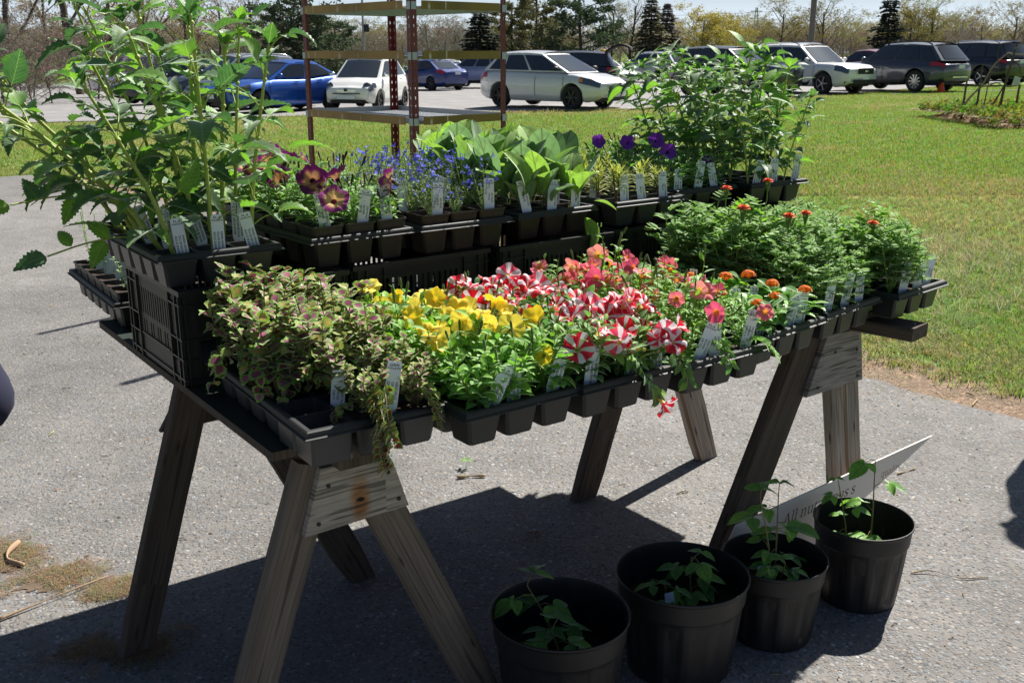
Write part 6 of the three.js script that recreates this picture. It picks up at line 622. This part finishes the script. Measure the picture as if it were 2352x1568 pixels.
// long arching dahlia leaves at the picture's left edge
{ const r = rng(21), t = TR.dahlia; const P = (o) => o.position; scene.children.filter((o) => o.name.startsWith('tall_dahlia')).forEach((g) => { const q = g.position; if (q.distanceTo(t.cell(2, 0)) < 0.03 || q.distanceTo(t.cell(3, 0)) < 0.03) { const st = new MB(), up = q.distanceTo(t.cell(3, 0)) < 0.03; const c = new THREE.CatmullRomCurve3(up ? [V(-0.02, 0.08, 0), V(-0.1, 0.12, 0.05), V(-0.2, 0.135, 0.1), V(-0.3, 0.13, 0.14)] : [V(0, 0.02, 0), V(-0.08, 0.04, 0.06), V(-0.17, 0.045, 0.12), V(-0.27, 0.04, 0.2)]); st.tube(c.getPoints(10), 0.0019, 5, false); part(g, 'stem', st.geo(), dStem); for (const [u, dx, dy, dz, s] of [[0.45, -0.5, 0.5, -0.2, 0.06], [0.5, -0.6, -0.75, 0.3, 0.07], [1, -1, -0.1, 0.3, 0.07], [0.8, -0.3, 0.6, -0.3, 0.055]]) leafAt(g, 'dahlia', r, c.getPoint(u), V(dx, dy, dz).normalize(), s, V(-0.3, 0.5, 0.8)); } }); }
// seedlings at the left back
{ const mk = (r) => { const g = new THREE.Group(), st = new MB(), one = leafGeo({ L: 1, W: 0.45, n: 3, p: 0.9, fold: 0.2, curl: 0.3 }), lf = new MB(); for (let s = 0; s < 2; s++) { const h = ru(r, 0.08, 0.24), x = ru(r, -0.03, 0.03), c = new THREE.CatmullRomCurve3([V(0, 0, 0), V(x * 0.5, h * 0.5, x * 0.3), V(x, h, x * 0.4)]); st.tube(c.getPoints(5), 0.001, 4, false); for (let k = 0; k < h * 130; k++) { const t = ru(r, 0.1, 1), b = r() * 6.28; lf.add(one, look(c.getPoint(t), V(Math.cos(b), ru(r, 0, 0.6), Math.sin(b)), UP, ru(r, 0.012, 0.02))); } } part(g, 'stem', st.geo(), gStem); part(g, 'foliage', lf.geo(), lobeliaFol[1]).userData.kind = 'stuff'; return g; }; plantTray(TR.seed, 'seedling', 'thin small leaved seedling', 'seedling', 'thin seedlings behind the left crate', variants(4, 1700, mk), { where: 'the seedling tray', seed: 171, skip: [4, 7, 10, 13, 16, 2, 5, 8, 11, 14, 17, 6, 12] }); }

// ---------------------------------------------------------------- plant tags
const tagShape = (() => { const s = new THREE.Shape(), w = 0.0135, h = 0.115; s.moveTo(-w * 0.3, 0); s.lineTo(w * 0.3, 0); s.lineTo(w, h * 0.27); s.lineTo(w, h - 0.004); s.quadraticCurveTo(w, h, w - 0.004, h); s.lineTo(-w + 0.004, h); s.quadraticCurveTo(-w, h, -w, h - 0.004); s.lineTo(-w, h * 0.27); const g = new THREE.ExtrudeGeometry(s, { depth: 0.0006, bevelEnabled: false, curveSegments: 5 }), P = g.attributes.position, U = g.attributes.uv; for (let k = 0; k < P.count; k++) U.setXY(k, (P.getX(k) + w) / (2 * w), P.getY(k) / h); g.translate(0, -0.026, 0); return g; })();
const tagTexes = new Map();
function tagTexture(lines) { const key = lines.join('|'); if (tagTexes.has(key)) return tagTexes.get(key); const c = document.createElement('canvas'); c.width = 96; c.height = 512; const x = c.getContext('2d'); x.fillStyle = '#e9ecf4'; x.fillRect(0, 0, 96, 512); x.fillStyle = '#08080c'; x.textAlign = 'center'; x.font = 'bold 30px sans-serif'; x.fillText(lines[0], 48, 42); x.font = 'bold ' + (lines[1].length > 7 ? 19 : 23) + 'px sans-serif'; x.fillText(lines[1], 48, 66); x.textAlign = 'left'; x.font = 'bold 24px sans-serif'; lines.slice(2).forEach((s, k) => { x.save(); x.translate(74 - k * 28, 170); x.rotate(Math.PI / 2); x.fillText(s, 0, 6); x.restore(); }); const t = new THREE.CanvasTexture(c); t.colorSpace = THREE.SRGBColorSpace; const m = phy({ map: t, roughness: 0.55, clearcoat: 0.3, clearcoatRoughness: 0.4 }); tagTexes.set(key, m); return m; }
const blankTag = phy({ color: rgb(0.42, 0.5, 0.53), roughness: 1, transmission: 0.3, thickness: 0 });
const TXT = { dahlia: ['FL.E', 'DAHLIA', 'KARMA SANGRIA', 'YELLOW BICOLOR', '4523.SZ ID:6598'], petunia: ['FL.A', 'PETUNIA', 'CRAZYTUNIA', 'PETUNIA', '1301.SZ'], yellow: ['FL.A', 'PETUNIA', 'CASCADIAS', 'SUMMER PETUNIA', '1024.17'], lob: ['FL.M', 'LOBELIA', 'HOT BLUE', '1714.SZ'], rud: ['FL.A', 'RUDBECKIA', 'CAPPUCCINO', '1021.PN'], spurge: ['FL.A', 'EUPHORBIA', 'ASCOT RAINBOW', '1083.12'], coleus: ['ORN', 'COLEUS', 'GREAT FALLS', 'COLEUS', '2208.17'], mari: ['FL.A', 'MARIGOLD', 'TAGETES', '1540.11'] };
const tagSeen = new Map();
function plantTag(key, row, c, txt, dx, dz, tilt, lean, turn, up = 0, blank = false) {
  const where = { coleus: 'coleus tray', yellow: 'yellow petunia tray', star: 'star petunia tray', coral: 'coral petunia tray', lantana: 'lantana tray', marigold: 'inner marigold tray', marigold2: 'rightmost marigold tray', dahlia: 'tall dahlia tray', petunia: 'purple petunia tray', lobelia: 'lobelia tray', rudbeckia: 'large leaved tray', spurge: 'spurge tray', violet: 'violet petunia tray', bushy: 'bushy dahlia tray', seed: 'seedling tray' }[key];
  const m = single('plant_tag', tagShape, blank ? blankTag : tagTexture(TXT[txt]), `${blank ? 'blank pale plastic' : 'white printed plastic'} tag, ${COLS[c]} pot, ${ROWS[row]} of the ${where}`, 'plant tag', 'plant tags standing in the trays'); const p = TR[key].cell(row, c, dx, dz * 0.8); m.position.copy(p); m.position.y += up; m.rotation.order = 'YXZ'; m.rotation.set(-lean, TR[key].turn - 0.42 + turn, -tilt); return m;
}
for (const a of [
  ['dahlia', 0, 0, 'dahlia', 0.012, 0.03, -0.12, 0.12, 0], ['dahlia', 0, 1, 'dahlia', 0.006, 0.028, -0.02, 0.1, 0], ['dahlia', 0, 2, 'dahlia', 0.0, 0.028, -0.22, 0.12, 0], ['dahlia', 1, 0, 'dahlia', 0.012, 0.02, -0.1, 0.1, 0, 0.01], ['dahlia', 1, 1, 'dahlia', 0.0, 0.02, -0.25, 0.1, 0, 0.01], ['dahlia', 1, 2, 'dahlia', 0.0, 0.02, 0, 0.05, 0, 0.012], ['dahlia', 2, 0, 'dahlia', 0.0, 0.02, -0.3, 0.1, 0.2, 0.01],
  ['petunia', 0, 0, 'petunia', 0.0, 0.032, -0.14, 0.08, 0], ['petunia', 0, 1, 'petunia', 0.012, 0.03, 0.15, 0.08, 0], ['petunia', 0, 2, 'petunia', -0.004, 0.03, -0.08, 0.08, 0, 0.006],
  ['lobelia', 0, 0, 'lob', 0.012, 0.03, 0.06, 0.08, 0], ['lobelia', 0, 2, 'lob', 0.0, 0.03, 0, 0.08, 0], ['lobelia', 1, 0, 'lob', -0.02, 0.0, 0, 0.05, 0.3], ['lobelia', 1, 1, 'lob', 0.0, 0.0, 0.25, 0.1, 0.3],
  ['rudbeckia', 0, 0, 'rud', 0.0, 0.03, -0.2, 0.06, 0, 0.012], ['rudbeckia', 0, 1, 'rud', 0.0, 0.03, 0.05, 0.06, 0, 0.006], ['rudbeckia', 0, 2, 'rud', 0.0, 0.03, 0.02, 0.06, 0], ['rudbeckia', 1, 2, 'rud', 0.02, 0.0, 0, 0.06, 0.1],
  ['spurge', 0, 0, 'spurge', 0.004, 0.03, -0.05, 0.06, 0], ['spurge', 0, 1, 'spurge', -0.012, 0.03, -0.14, 0.08, 0], ['spurge', 0, 2, 'spurge', -0.012, 0.03, -0.08, 0.06, 0], ['spurge', 1, 0, 'spurge', -0.02, 0.0, 0.02, 0.05, 0],
  ['violet', 0, 0, 'petunia', -0.02, 0.03, 0.03, 0.06, 0, -0.01], ['violet', 0, 1, 'petunia', -0.015, 0.03, 0.14, 0.06, 0, 0.01], ['violet', 0, 2, 'petunia', -0.02, 0.03, -0.2, 0.06, 0],
  ['bushy', 0, 0, 'dahlia', 0.0, 0.03, 0.18, 0.06, 0], ['bushy', 0, 1, 'dahlia', 0.0, 0.03, 0.04, 0.06, 0], ['bushy', 0, 2, 'dahlia', 0.02, 0.03, 0.16, 0.06, 0, 0.008],
  ['coleus', 0, 1, 'coleus', 0.035, 0.03, 0.16, 0.1, 0.12, 0.018], ['coleus', 1, 1, 'coleus', -0.03, 0.02, 0.1, 0.05, 0.1, -0.012], ['coleus', 1, 2, 'coleus', 0.0, 0.01, 0.05, 0.1, 0.2],
  ['yellow', 0, 0, 'yellow', 0.02, 0.03, 0.42, 0.1, 0], ['yellow', 0, 1, 'yellow', -0.012, 0.03, 0.06, 0.1, 0], ['yellow', 0, 2, 'yellow', -0.005, 0.03, 0.32, 0.1, 0.05, 0.008],
  ['star', 0, 0, 'yellow', -0.012, 0.03, 0.12, 0.08, 0], ['star', 0, 1, 'yellow', 0.02, 0.02, 0.05, 0.08, 0, -0.015], ['star', 0, 2, 'yellow', 0.0, 0.03, 0, 0.08, 0, -0.015],
  ['coral', 0, 0, 'petunia', 0.02, 0.025, 0.42, 0.1, 0, 0.004], ['coral', 0, 1, 'petunia', -0.02, 0.03, 0.05, 0.08, 0], ['coral', 0, 2, 'petunia', -0.005, 0.03, 0.26, 0.08, 0, 0.008],
  ['lantana', 0, 0, 'spurge', -0.01, 0.02, 0.25, 0.08, 0], ['lantana', 0, 1, 'spurge', 0.02, 0.03, 0.24, 0.06, 0], ['lantana', 0, 2, 'spurge', -0.02, 0.03, 0.16, 0.06, 0], ['lantana', 1, 0, 'spurge', 0.02, 0.0, 0.2, 0.06, 0, 0.01], ['lantana', 1, 1, 'spurge', 0.02, 0.0, 0.2, 0.06, 0.2], ['lantana', 3, 1, 'spurge', 0.0, 0.0, 0.2, 0.06, 0.2, 0.02],
  ['marigold', 0, 0, 'mari', 0.0, 0.03, 0.16, 0.06, 0, 0.008], ['marigold', 0, 1, 'mari', 0.0, 0.03, 0.22, 0.06, 0, 0.008], ['marigold', 0, 2, 'mari', -0.01, 0.03, 0.05, 0.06, 0], ['marigold2', 0, 0, 'mari', 0.02, 0.03, 0.2, 0.06, 0, 0.004], ['marigold2', 0, 1, 'mari', 0.012, 0.03, 0.24, 0.06, 0, 0.004], ['marigold2', 0, 2, 'mari', 0.0, 0.02, 0.24, 0.06, 0, 0.004],
  ['seed', 0, 0, '', 0.03, 0.01, 0.1, 0.1, 0, 0.02, true], ['seed', 1, 0, '', 0.02, 0.0, -0.05, 0.05, 0, 0.015, true], ['seed', 2, 0, '', 0.02, 0, 0, 0.05, 0, 0.01, true], ['seed', 3, 0, '', 0.01, 0, 0.05, 0.05, 0, 0.006, true], ['seed', 4, 0, '', 0.01, 0, -0.1, 0.05, 0, 0.0, true], ['seed', 1, 1, '', 0, 0, 0, 0.05, 0, 0.02, true],
]) plantTag(...a);

// ---------------------------------------------------------------- black nursery pots with raspberry plants
const nurseryMat = std({ color: rgb(0.0135, 0.0135, 0.0145), roughness: 0.5, map: plasticDull.map }), GY = 0.009;
function nurseryPot(label, x, z, R, h, soilY, turn, oval = 1) {
  const t = thing('nursery_pot', label, 'flower pot', 'large black nursery pots on the asphalt'); t.position.set(x, GY, z); t.rotation.y = turn; t.scale.z = oval; const m = new MB(), rows = [[0.78, 0], [0.8, 0.02], [0.83, 0.15], [0.86, 0.3], [0.895, 0.5], [0.92, 0.66], [0.935, 0.745], [0.955, 0.76], [0.965, 0.775], [0.985, 0.95], [1.0, 0.965], [1.018, 0.975], [1.02, 0.995], [1.0, 1.0], [0.985, 0.985], [0.955, 0.8], [0.925, 0.76], [0.88, soilY - 0.04]]; const N = 120; const flute = (a, v) => v > 0.04 && v < 0.72 ? smooth(0.06, 0.14, v) * smooth(0.74, 0.62, v) * 0.034 * smooth(-0.35, 0.35, Math.cos(a * 14)) : 0;
  const g = []; rows.forEach(([rr, v], k) => { const row = []; for (let j = 0; j <= N; j++) { const a = j / N * 6.28319, q = R * (rr - (k < 13 ? flute(a, v) : 0)); row.push(m.v(Math.cos(a) * q, v * h, Math.sin(a) * q, a * R, v * h)); } g.push(row); }); for (let k = 0; k < g.length - 1; k++) for (let j = 0; j < N; j++) m.quad(g[k][j + 1], g[k][j], g[k + 1][j], g[k + 1][j + 1]); part(t, 'pot_body', m.geo(), nurseryMat); const s = new MB(); s.grid(24, 4, (u, v) => { const a = u * 6.28319, q = R * 0.895 * v; return [Math.cos(a) * q, h * (soilY + 0.02) + (fbm(u * 6 + 3, v * 4, 3) - 0.5) * 0.012, Math.sin(a) * q, Math.cos(a) * v * 2, Math.sin(a) * v * 2]; }); part(t, 'soil', s.geo(), std({ ...{}, map: soilMat.map, color: rgb(0.6, 0.55, 0.5), roughness: 1, side: THREE.DoubleSide })); for (const a of [0.9, 2.3, 3.7, 5.1, 6.1]) { const d = new MB(); d.add(new THREE.CircleGeometry(0.009, 12), new THREE.Matrix4()); const q = part(t, 'drain_hole', d.geo(), blackTrim); q.position.set(Math.cos(a) * R * 0.832, 0.03, Math.sin(a) * R * 0.832); q.rotation.y = -a + Math.PI / 2; } return t;
}
nurseryPot('leftmost wide black nursery pot in the table\'s shadow, low weak plant inside', 0.293, -0.128, 0.157, 0.25, 0.5, 0.3); nurseryPot('second wide black nursery pot from the left with two low sprouts inside', 0.65, -0.092, 0.16, 0.25, 0.62, 1.1); nurseryPot('smaller black nursery pot beside the sawhorse leg with a leafy raspberry', 0.946, -0.048, 0.132, 0.22, 0.62, 2); nurseryPot('rightmost black nursery pot in the sun before the white board', 1.292, -0.026, 0.137, 0.235, 0.55, 0.6, 0.96);
function raspberry(r, canes) { const g = new THREE.Group(), st = new MB(); for (const { p, h, lean, nodes, leaf, from } of canes) { const c = new THREE.CatmullRomCurve3([V(p[0], 0, p[1]), V(p[0] + lean[0] * 0.3, h * 0.45, p[1] + lean[1] * 0.3), V(p[0] + lean[0], h, p[1] + lean[1])]); st.tube(c.getPoints(8), (t) => lerp(0.003, 0.0014, t), 5, false); for (let k = 0; k < nodes; k++) { const t = lerp(from ?? 0.2, 1, k / Math.max(1, nodes - 1)), q = c.getPoint(t), a = k * 2.3 + r() * 0.8, d = V(Math.cos(a), ru(r, 0.15, 0.6), Math.sin(a)).normalize(), pl = leaf * ru(r, 0.45, 0.9), e = q.clone().addScaledVector(d, pl).add(V(0, -0.006, 0)); st.tube([q, q.clone().lerp(e, 0.5).add(V(0, 0.006, 0)), e], 0.0011, 4, false); const fw = V(d.x, ru(r, -0.4, 0.15), d.z).normalize(), sd = fw.clone().cross(UP); leafAt(g, 'rasp', r, e, fw, leaf * ru(r, 0.85, 1.15), UP.clone().add(V3r(r, 0.3))); for (const s of [-1, 1]) leafAt(g, 'rasp', r, e, sd.clone().multiplyScalar(s).addScaledVector(fw, 0.35).add(V(0, ru(r, -0.3, 0.1), 0)).normalize(), leaf * ru(r, 0.65, 0.9), UP.clone().add(V3r(r, 0.3))); } } part(g, 'cane', st.geo(), stemMat(0.22, 0.2, 0.05)); return g; }
const rasp = (label, x, y, z, seed, canes) => { const g = raspberry(rng(seed), canes); g.name = numbered('raspberry_plant'); tag(g, label, 'raspberry plant', 'raspberry plants in the nursery pots'); g.position.set(x, GY + y, z); scene.add(g); };
rasp('low shaded raspberry plant with toothed leaves in the leftmost pot', 0.275, 0.128, -0.12, 21, [{ p: [0.03, -0.02], h: 0.14, lean: [-0.02, -0.1], nodes: 6, leaf: 0.065, from: 0.4 }, { p: [0, 0.02], h: 0.1, lean: [-0.03, 0.0], nodes: 6, leaf: 0.062, from: 0.3 }]);
rasp('pair of low shaded raspberry sprouts in the second pot', 0.66, 0.158, -0.1, 22, [{ p: [0.03, 0], h: 0.1, lean: [0.02, -0.02], nodes: 7, leaf: 0.059, from: 0.3 }, { p: [-0.05, 0.0], h: 0.07, lean: [-0.01, 0.0], nodes: 5, leaf: 0.051, from: 0.5 }]);
rasp('upright leafy raspberry plant in the smaller pot by the sawhorse leg', 0.935, 0.14, -0.045, 23, [{ p: [0, 0], h: 0.24, lean: [-0.03, -0.03], nodes: 6, leaf: 0.065, from: 0.1 }, { p: [0.025, -0.01], h: 0.23, lean: [0.03, -0.03], nodes: 6, leaf: 0.063, from: 0.25 }, { p: [-0.01, 0.03], h: 0.1, lean: [-0.03, 0.04], nodes: 6, leaf: 0.044, from: 0.2 }]);
rasp('sunlit raspberry plant with pale green leaves in the rightmost pot', 1.292, 0.132, -0.022, 24, [{ p: [0.01, 0.02], h: 0.245, lean: [0.06, -0.05], nodes: 5, leaf: 0.063, from: 0.05 }, { p: [-0.04, -0.02], h: 0.2, lean: [-0.02, -0.03], nodes: 6, leaf: 0.044, from: 0.25 }]);
for (const [x, y, z, s, label] of [[0.19, 0.138, -0.08, 0.1, 'bluish white tag standing in the leftmost nursery pot'], [0.575, 0.168, -0.05, 0.05, 'bluish white tag standing in the second nursery pot'], [0.88, 0.155, -0.02, 0.1, 'bluish white tag at the left side of the smaller nursery pot']]) { const m = single('plant_tag', tagShape, phy({ color: rgb(0.62, 0.66, 0.72), roughness: 0.6 }), label, 'plant tag'); m.position.set(x, y, z); m.rotation.set(-0.1, -0.45, s); m.scale.setScalar(0.85); }
// white printed board leaning behind the pots
{
  const s = new THREE.Shape([[0.85, 0.01], [1.21, 0.012], [1.94, 0.275], [0.996, 0.232]].map((p) => new THREE.Vector2(...p))); const g = new THREE.ExtrudeGeometry(s, { depth: 0.005, bevelEnabled: false }), P = g.attributes.position, U = g.attributes.uv; for (let k = 0; k < P.count; k++) U.setXY(k, (P.getX(k) - 0.85) / 1.09, P.getY(k) / 0.3);
  const c = document.createElement('canvas'); c.width = 1040; c.height = 300; const x = c.getContext('2d'); x.fillStyle = '#d9d2c8'; x.fillRect(0, 0, 1040, 300); x.fillStyle = '#3a332e'; x.save(); x.translate(330, 128); x.rotate(-0.035); x.font = 'italic 46px serif'; x.fillText('All nutritious s', 0, 0); x.font = 'italic 40px serif'; x.fillText('quality a', 150, 44); x.font = 'italic 30px serif'; x.fillStyle = '#8a6a52'; x.fillText('quality fresh', 450, -10); x.restore(); const t = new THREE.CanvasTexture(c); t.colorSpace = THREE.SRGBColorSpace;
  const b = single('sign_board', g, std({ map: t, roughness: 0.6 }), 'white printed board leaning behind the right nursery pots', 'sign'); b.position.set(0, 0, -0.226);
}

// ---------------------------------------------------------------- litter on the asphalt
const straw = std({ color: rgb(0.45, 0.34, 0.19), roughness: 0.9 }), driftwood = std({ color: rgb(0.34, 0.23, 0.14), roughness: 0.9 });
const twig = (name, label, pts, rad, mat, cat = 'twig') => { const m = new MB(); m.tube(curve(pts.map(([x, z, y]) => V(x, (y ?? 0) + GY + rad, z)), 10), (t) => rad * (0.8 + 0.4 * Math.sin(t * 9)) * lerp(1, 0.7, t), 6); single(name, m.geo(), mat, label, cat); };
twig('curved_stick', 'thick curved pale stick lying on the dry patch at left', [[-0.529, -1.755, 0.006], [-0.572, -1.7, 0.004], [-0.58, -1.652, 0.003], [-0.55, -1.595, 0]], 0.0095, driftwood, 'stick'); twig('long_stick', 'long thin straight stick crossing the lower left asphalt', [[-0.76, -1.3], [-0.6, -1.332, 0.004], [-0.48, -1.355, 0.006], [-0.369, -1.384, 0.002]], 0.0042, driftwood, 'stick'); twig('wood_chip', 'short pale wood splinter on the asphalt under the table', [[0.845, -1.375], [0.889, -1.355], [0.935, -1.325]], 0.006, straw, 'wood chip'); twig('dry_stalk', 'curved dry stalk by the grass edge at right', [[3.2, -0.8], [3.18, -0.74], [3.06, -0.69]], 0.004, straw, 'stalk'); twig('straw_piece', 'pale straw on the asphalt right of the white board', [[2.14, -0.45], [2.24, -0.44]], 0.0035, straw, 'straw'); twig('fine_twig', 'fine bent twig beside the rightmost nursery pot', [[1.52, 0.0], [1.57, 0.03, 0.006], [1.6, 0.1, 0.003], [1.68, 0.15]], 0.0022, straw);
{ const r = rng(606), bits = [], chips = []; for (let k = 0; k < 420; k++) { const d = 1.6 + Math.pow(r(), 0.8) * 6, [x, z] = toWorld(ru(r, -0.5, 0.5) * d, d); if (x > edgeX(z) + 0.05) continue; bits.push([x, GY, z, r() * 6.28, ru(r, 0.4, 1.2) * (r() < 0.1 ? 2 : 1), r() < 0.5 ? rgb(ru(r, 0.8, 1.3), ru(r, 0.7, 1.1), ru(r, 0.5, 0.9)) : rgb(ru(r, 0.25, 0.5), ru(r, 0.15, 0.3), ru(r, 0.1, 0.2))]); } const bit = new MB(); bit.tube([V(-0.012, 0.0012, 0), V(0, 0.003, 0.003), V(0.013, 0.0012, 0)], 0.0011, 4); scatter('straw_bits', bit.geo(), straw, bits, 'scattered bits of straw and leaf stalk on the asphalt', 'litter');
  for (let k = 0; k < 5200; k++) { const d = 1.5 + Math.pow(r(), 0.7) * 5, [x, z] = toWorld(ru(r, -0.5, 0.5) * d, d); if (x > edgeX(z)) continue; const t = r() < 0.2 ? ru(r, 1, 1.9) : ru(r, 0.35, 0.9); chips.push([x, GY - 0.0005, z, r() * 6.28, ru(r, 0.4, 1) * (r() < 0.06 ? 1.8 : 1), rgb(t, t * 0.98, t * 0.96), 0.55]); } scatter('loose_grit', new THREE.IcosahedronGeometry(0.0042, 0), std({ color: rgb(0.2, 0.195, 0.19), roughness: 0.95, flatShading: true }), chips, 'loose grit and small chippings lying on the asphalt', 'grit');
  // dry moss and needle patches
  const patchDirt = std({ map: dirtMat.map, color: rgb(0.75, 0.78, 0.82), roughness: 1 });
  const patch = (label, spots, n) => { const list = [], m = new MB(); for (const [cx, cz, rx, rz] of spots) { const b = m.v(cx, GY + 0.0035, cz, 0.5, 0.5); const ring = []; for (let k = 0; k <= 40; k++) { const a = k / 40 * 6.283, q = 0.3 + 0.75 * fbm(Math.cos(a) * 5 + 9 + cx * 9, Math.sin(a) * 5 + 9, 3); ring.push(m.v(cx + Math.cos(a) * rx * q, GY + 0.0015, cz + Math.sin(a) * rz * q, 0.5 + Math.cos(a) * 0.4, 0.5 + Math.sin(a) * 0.4)); } for (let k = 0; k < 40; k++) m.tri(b, ring[k + 1], ring[k]); for (let k = 0; k < n; k++) { const a = r() * 6.28, q = 0.55 * Math.sqrt(-2 * Math.log(1 - r() * 0.95)), x = cx + Math.cos(a) * rx * q, z = cz + Math.sin(a) * rz * q; if (fbm(x * 7 + 20, z * 7 + 20, 3) < 0.42) continue; list.push([x, GY + 0.002, z, r() * 6.28, ru(r, 0.25, 0.6), r() < 0.75 ? rgb(ru(r, 1, 1.8), ru(r, 0.4, 0.7), ru(r, 1, 2.4)) : rgb(ru(r, 0.5, 0.9), ru(r, 0.4, 0.7), ru(r, 0.5, 1)), 0.6]); } } structure('dirt_patch', m.geo(), patchDirt); scatter('dry_tufts', tuftGeo(5, 7, 0.045, 0.035, 3, 0.0016), bladeMat, list, label, 'dry grass'); };
  patch('dry moss and straw patch on the asphalt at the left edge', [[-0.5, -1.47, 0.13, 0.09], [-0.58, -1.7, 0.12, 0.14], [-0.37, -1.31, 0.08, 0.05], [-0.68, -1.95, 0.1, 0.14]], 520); patch('shaded clump of dry straw round the left sawhorse foot', [[-0.42, -0.96, 0.12, 0.08], [-0.52, -1.06, 0.1, 0.07]], 300);
  const wd = new THREE.Group(); wd.name = numbered('weed_seedling'); scene.add(wd); tag(wd, 'tiny green weed seedling growing from the asphalt under the table', 'weed'); wd.position.set(0.926, GY, -1.437); const ws = new MB(); ws.tube([V(0, 0, 0), V(0.003, 0.03, 0)], 0.001, 4); part(wd, 'stem', ws.geo(), gStem); for (let k = 0; k < 6; k++) leafAt(wd, 'petunia', r, V(0.003, 0.03, 0), V(Math.cos(k), 0.25, Math.sin(k)), 0.024);
  const dl = new THREE.Group(); dl.name = numbered('dry_leaf'); scene.add(dl); tag(dl, 'crumpled brown dead leaf in the table\'s shadow', 'leaf'); dl.position.set(0.787, GY + 0.006, -0.85); for (let k = 0; k < 3; k++) { const m = leafAt(dl, 'lantana', r, V(0, 0, 0), V(Math.cos(k * 2), 0.3, Math.sin(k * 2)), 0.03, UP, [leafTone(0.16, 0.07, 0.03)]); m.name = 'leaf_piece'; } }

// ---------------------------------------------------------------- people just outside the picture: an elbow at the left edge, a shadow at the right edge
function bystander(label, x, z, turn, arms, cloth) { const p = thing('person', label, 'person'); p.position.set(x, GY - 0.004, z); p.rotation.y = turn; const L = [], B = (a, b, ra, rb) => L.push([V(...a), V(...b), ra, rb]); for (const s of [-1, 1]) { B([0, 0.92, 0.1 * s], [0.02, 0.5, 0.11 * s], 0.1, 0.07); B([0.02, 0.5, 0.11 * s], [0, 0.1, 0.12 * s], 0.066, 0.048); B([-0.03, 0.06, 0.12 * s], [0.15, 0.04, 0.14 * s], 0.05, 0.04); const [el, ha] = arms[s < 0 ? 0 : 1]; B([0, 1.4, 0.19 * s], el, 0.075, 0.066); B(el, ha, 0.06, 0.045); } B([0, 0.98, 0], [0, 1.2, 0], 0.17, 0.17); B([0, 1.2, 0], [0, 1.4, 0], 0.17, 0.13); B([0, 1.4, 0.12], [0, 1.4, -0.12], 0.09, 0.09); part(p, 'body', skin(L, 0.026, new THREE.Box3(V(-0.35, -0.05, -0.5), V(0.5, 1.62, 0.5))), cloth);
  const H = [], h = (a, b, ra, rb) => H.push([V(...a), V(...b), ra, rb]); h([0, 1.68, 0], [0.015, 1.61, 0], 0.09, 0.076); h([0.03, 1.58, 0], [0.055, 1.565, 0], 0.05, 0.04); h([0.085, 1.63, 0], [0.105, 1.61, 0], 0.014, 0.016); for (const s of [-1, 1]) h([0, 1.63, 0.09 * s], [-0.005, 1.61, 0.092 * s], 0.018, 0.014); h([0, 1.54, 0], [0, 1.46, 0], 0.052, 0.055); part(p, 'head', skin(H, 0.008, new THREE.Box3(V(-0.15, 1.4, -0.15), V(0.15, 1.8, 0.15))), std({ color: rgb(0.42, 0.25, 0.18), roughness: 0.6 })); const hr = new MB(); hr.add(new THREE.SphereGeometry(0.103, 18, 12, 0, 6.283, 0, 1.75), new THREE.Matrix4().makeRotationZ(0.45).setPosition(-0.012, 1.675, 0)); part(p, 'hair', hr.geo(), std({ color: rgb(0.05, 0.03, 0.02), roughness: 0.8, side: THREE.DoubleSide })); for (const s of [-1, 1]) { const ha = V(...arms[s < 0 ? 0 : 1][1]), el = V(...arms[s < 0 ? 0 : 1][0]), d = ha.clone().sub(el).normalize(), sd = d.clone().cross(UP).normalize(), F = [[ha.clone(), ha.clone().addScaledVector(d, 0.07), 0.036, 0.034]]; for (let k = 0; k < 4; k++) { const o = sd.clone().multiplyScalar((k - 1.5) * 0.019); F.push([ha.clone().addScaledVector(d, 0.08).add(o), ha.clone().addScaledVector(d, 0.125).add(o).add(V(0, -0.012, 0)), 0.01, 0.009]); F.push([ha.clone().addScaledVector(d, 0.125).add(o).add(V(0, -0.012, 0)), ha.clone().addScaledVector(d, 0.145 - 0.006 * Math.abs(k - 1.4)).add(o).add(V(0, -0.034, 0)), 0.009, 0.008]); } F.push([ha.clone().addScaledVector(d, 0.02).addScaledVector(sd, 0.03), ha.clone().addScaledVector(d, 0.07).addScaledVector(sd, 0.06), 0.012, 0.01]); const bx = new THREE.Box3(); F.forEach(([a, b]) => { bx.expandByPoint(a); bx.expandByPoint(b); }); bx.expandByScalar(0.04); part(p, 'hand', skin(F, 0.004, bx), std({ color: rgb(0.42, 0.25, 0.18), roughness: 0.6 })); const e = new MB(); e.add(new THREE.SphereGeometry(0.012, 8, 6), new THREE.Matrix4().makeTranslation(0.08, 1.645, 0.032 * s)); part(p, 'eye', e.geo(), blackTrim); } }
const navy = std({ color: rgb(0.012, 0.014, 0.04), roughness: 0.9, bumpMap: texture(128, 128, (u, v) => { const t = fbm(u * 6, v * 6, 4, 6) * 255; return [t, t, t]; }, false), bumpScale: 0.01 });
{ const [x, z] = toWorld(-1.287, 1.62); bystander('person in navy jacket cut off by the left edge, only an elbow showing', x, z, CAM.yaw * -1 + 1.57, [[[0.05, 1.13, -0.3], [0.28, 1.05, -0.16]], [[0.1, 0.885, 0.33], [0.34, 0.98, 0.12]]], navy); bystander('person standing just beyond the right edge, seen only as a shadow', 3.5, -0.33, 2.2, [[[-0.05, 1.14, -0.25], [0.0, 0.88, -0.24]], [[-0.05, 1.14, 0.25], [0.0, 0.88, 0.24]]], std({ color: rgb(0.05, 0.06, 0.09), roughness: 0.9 })); }

shadowed(scene);
renderer.render(scene, camera);
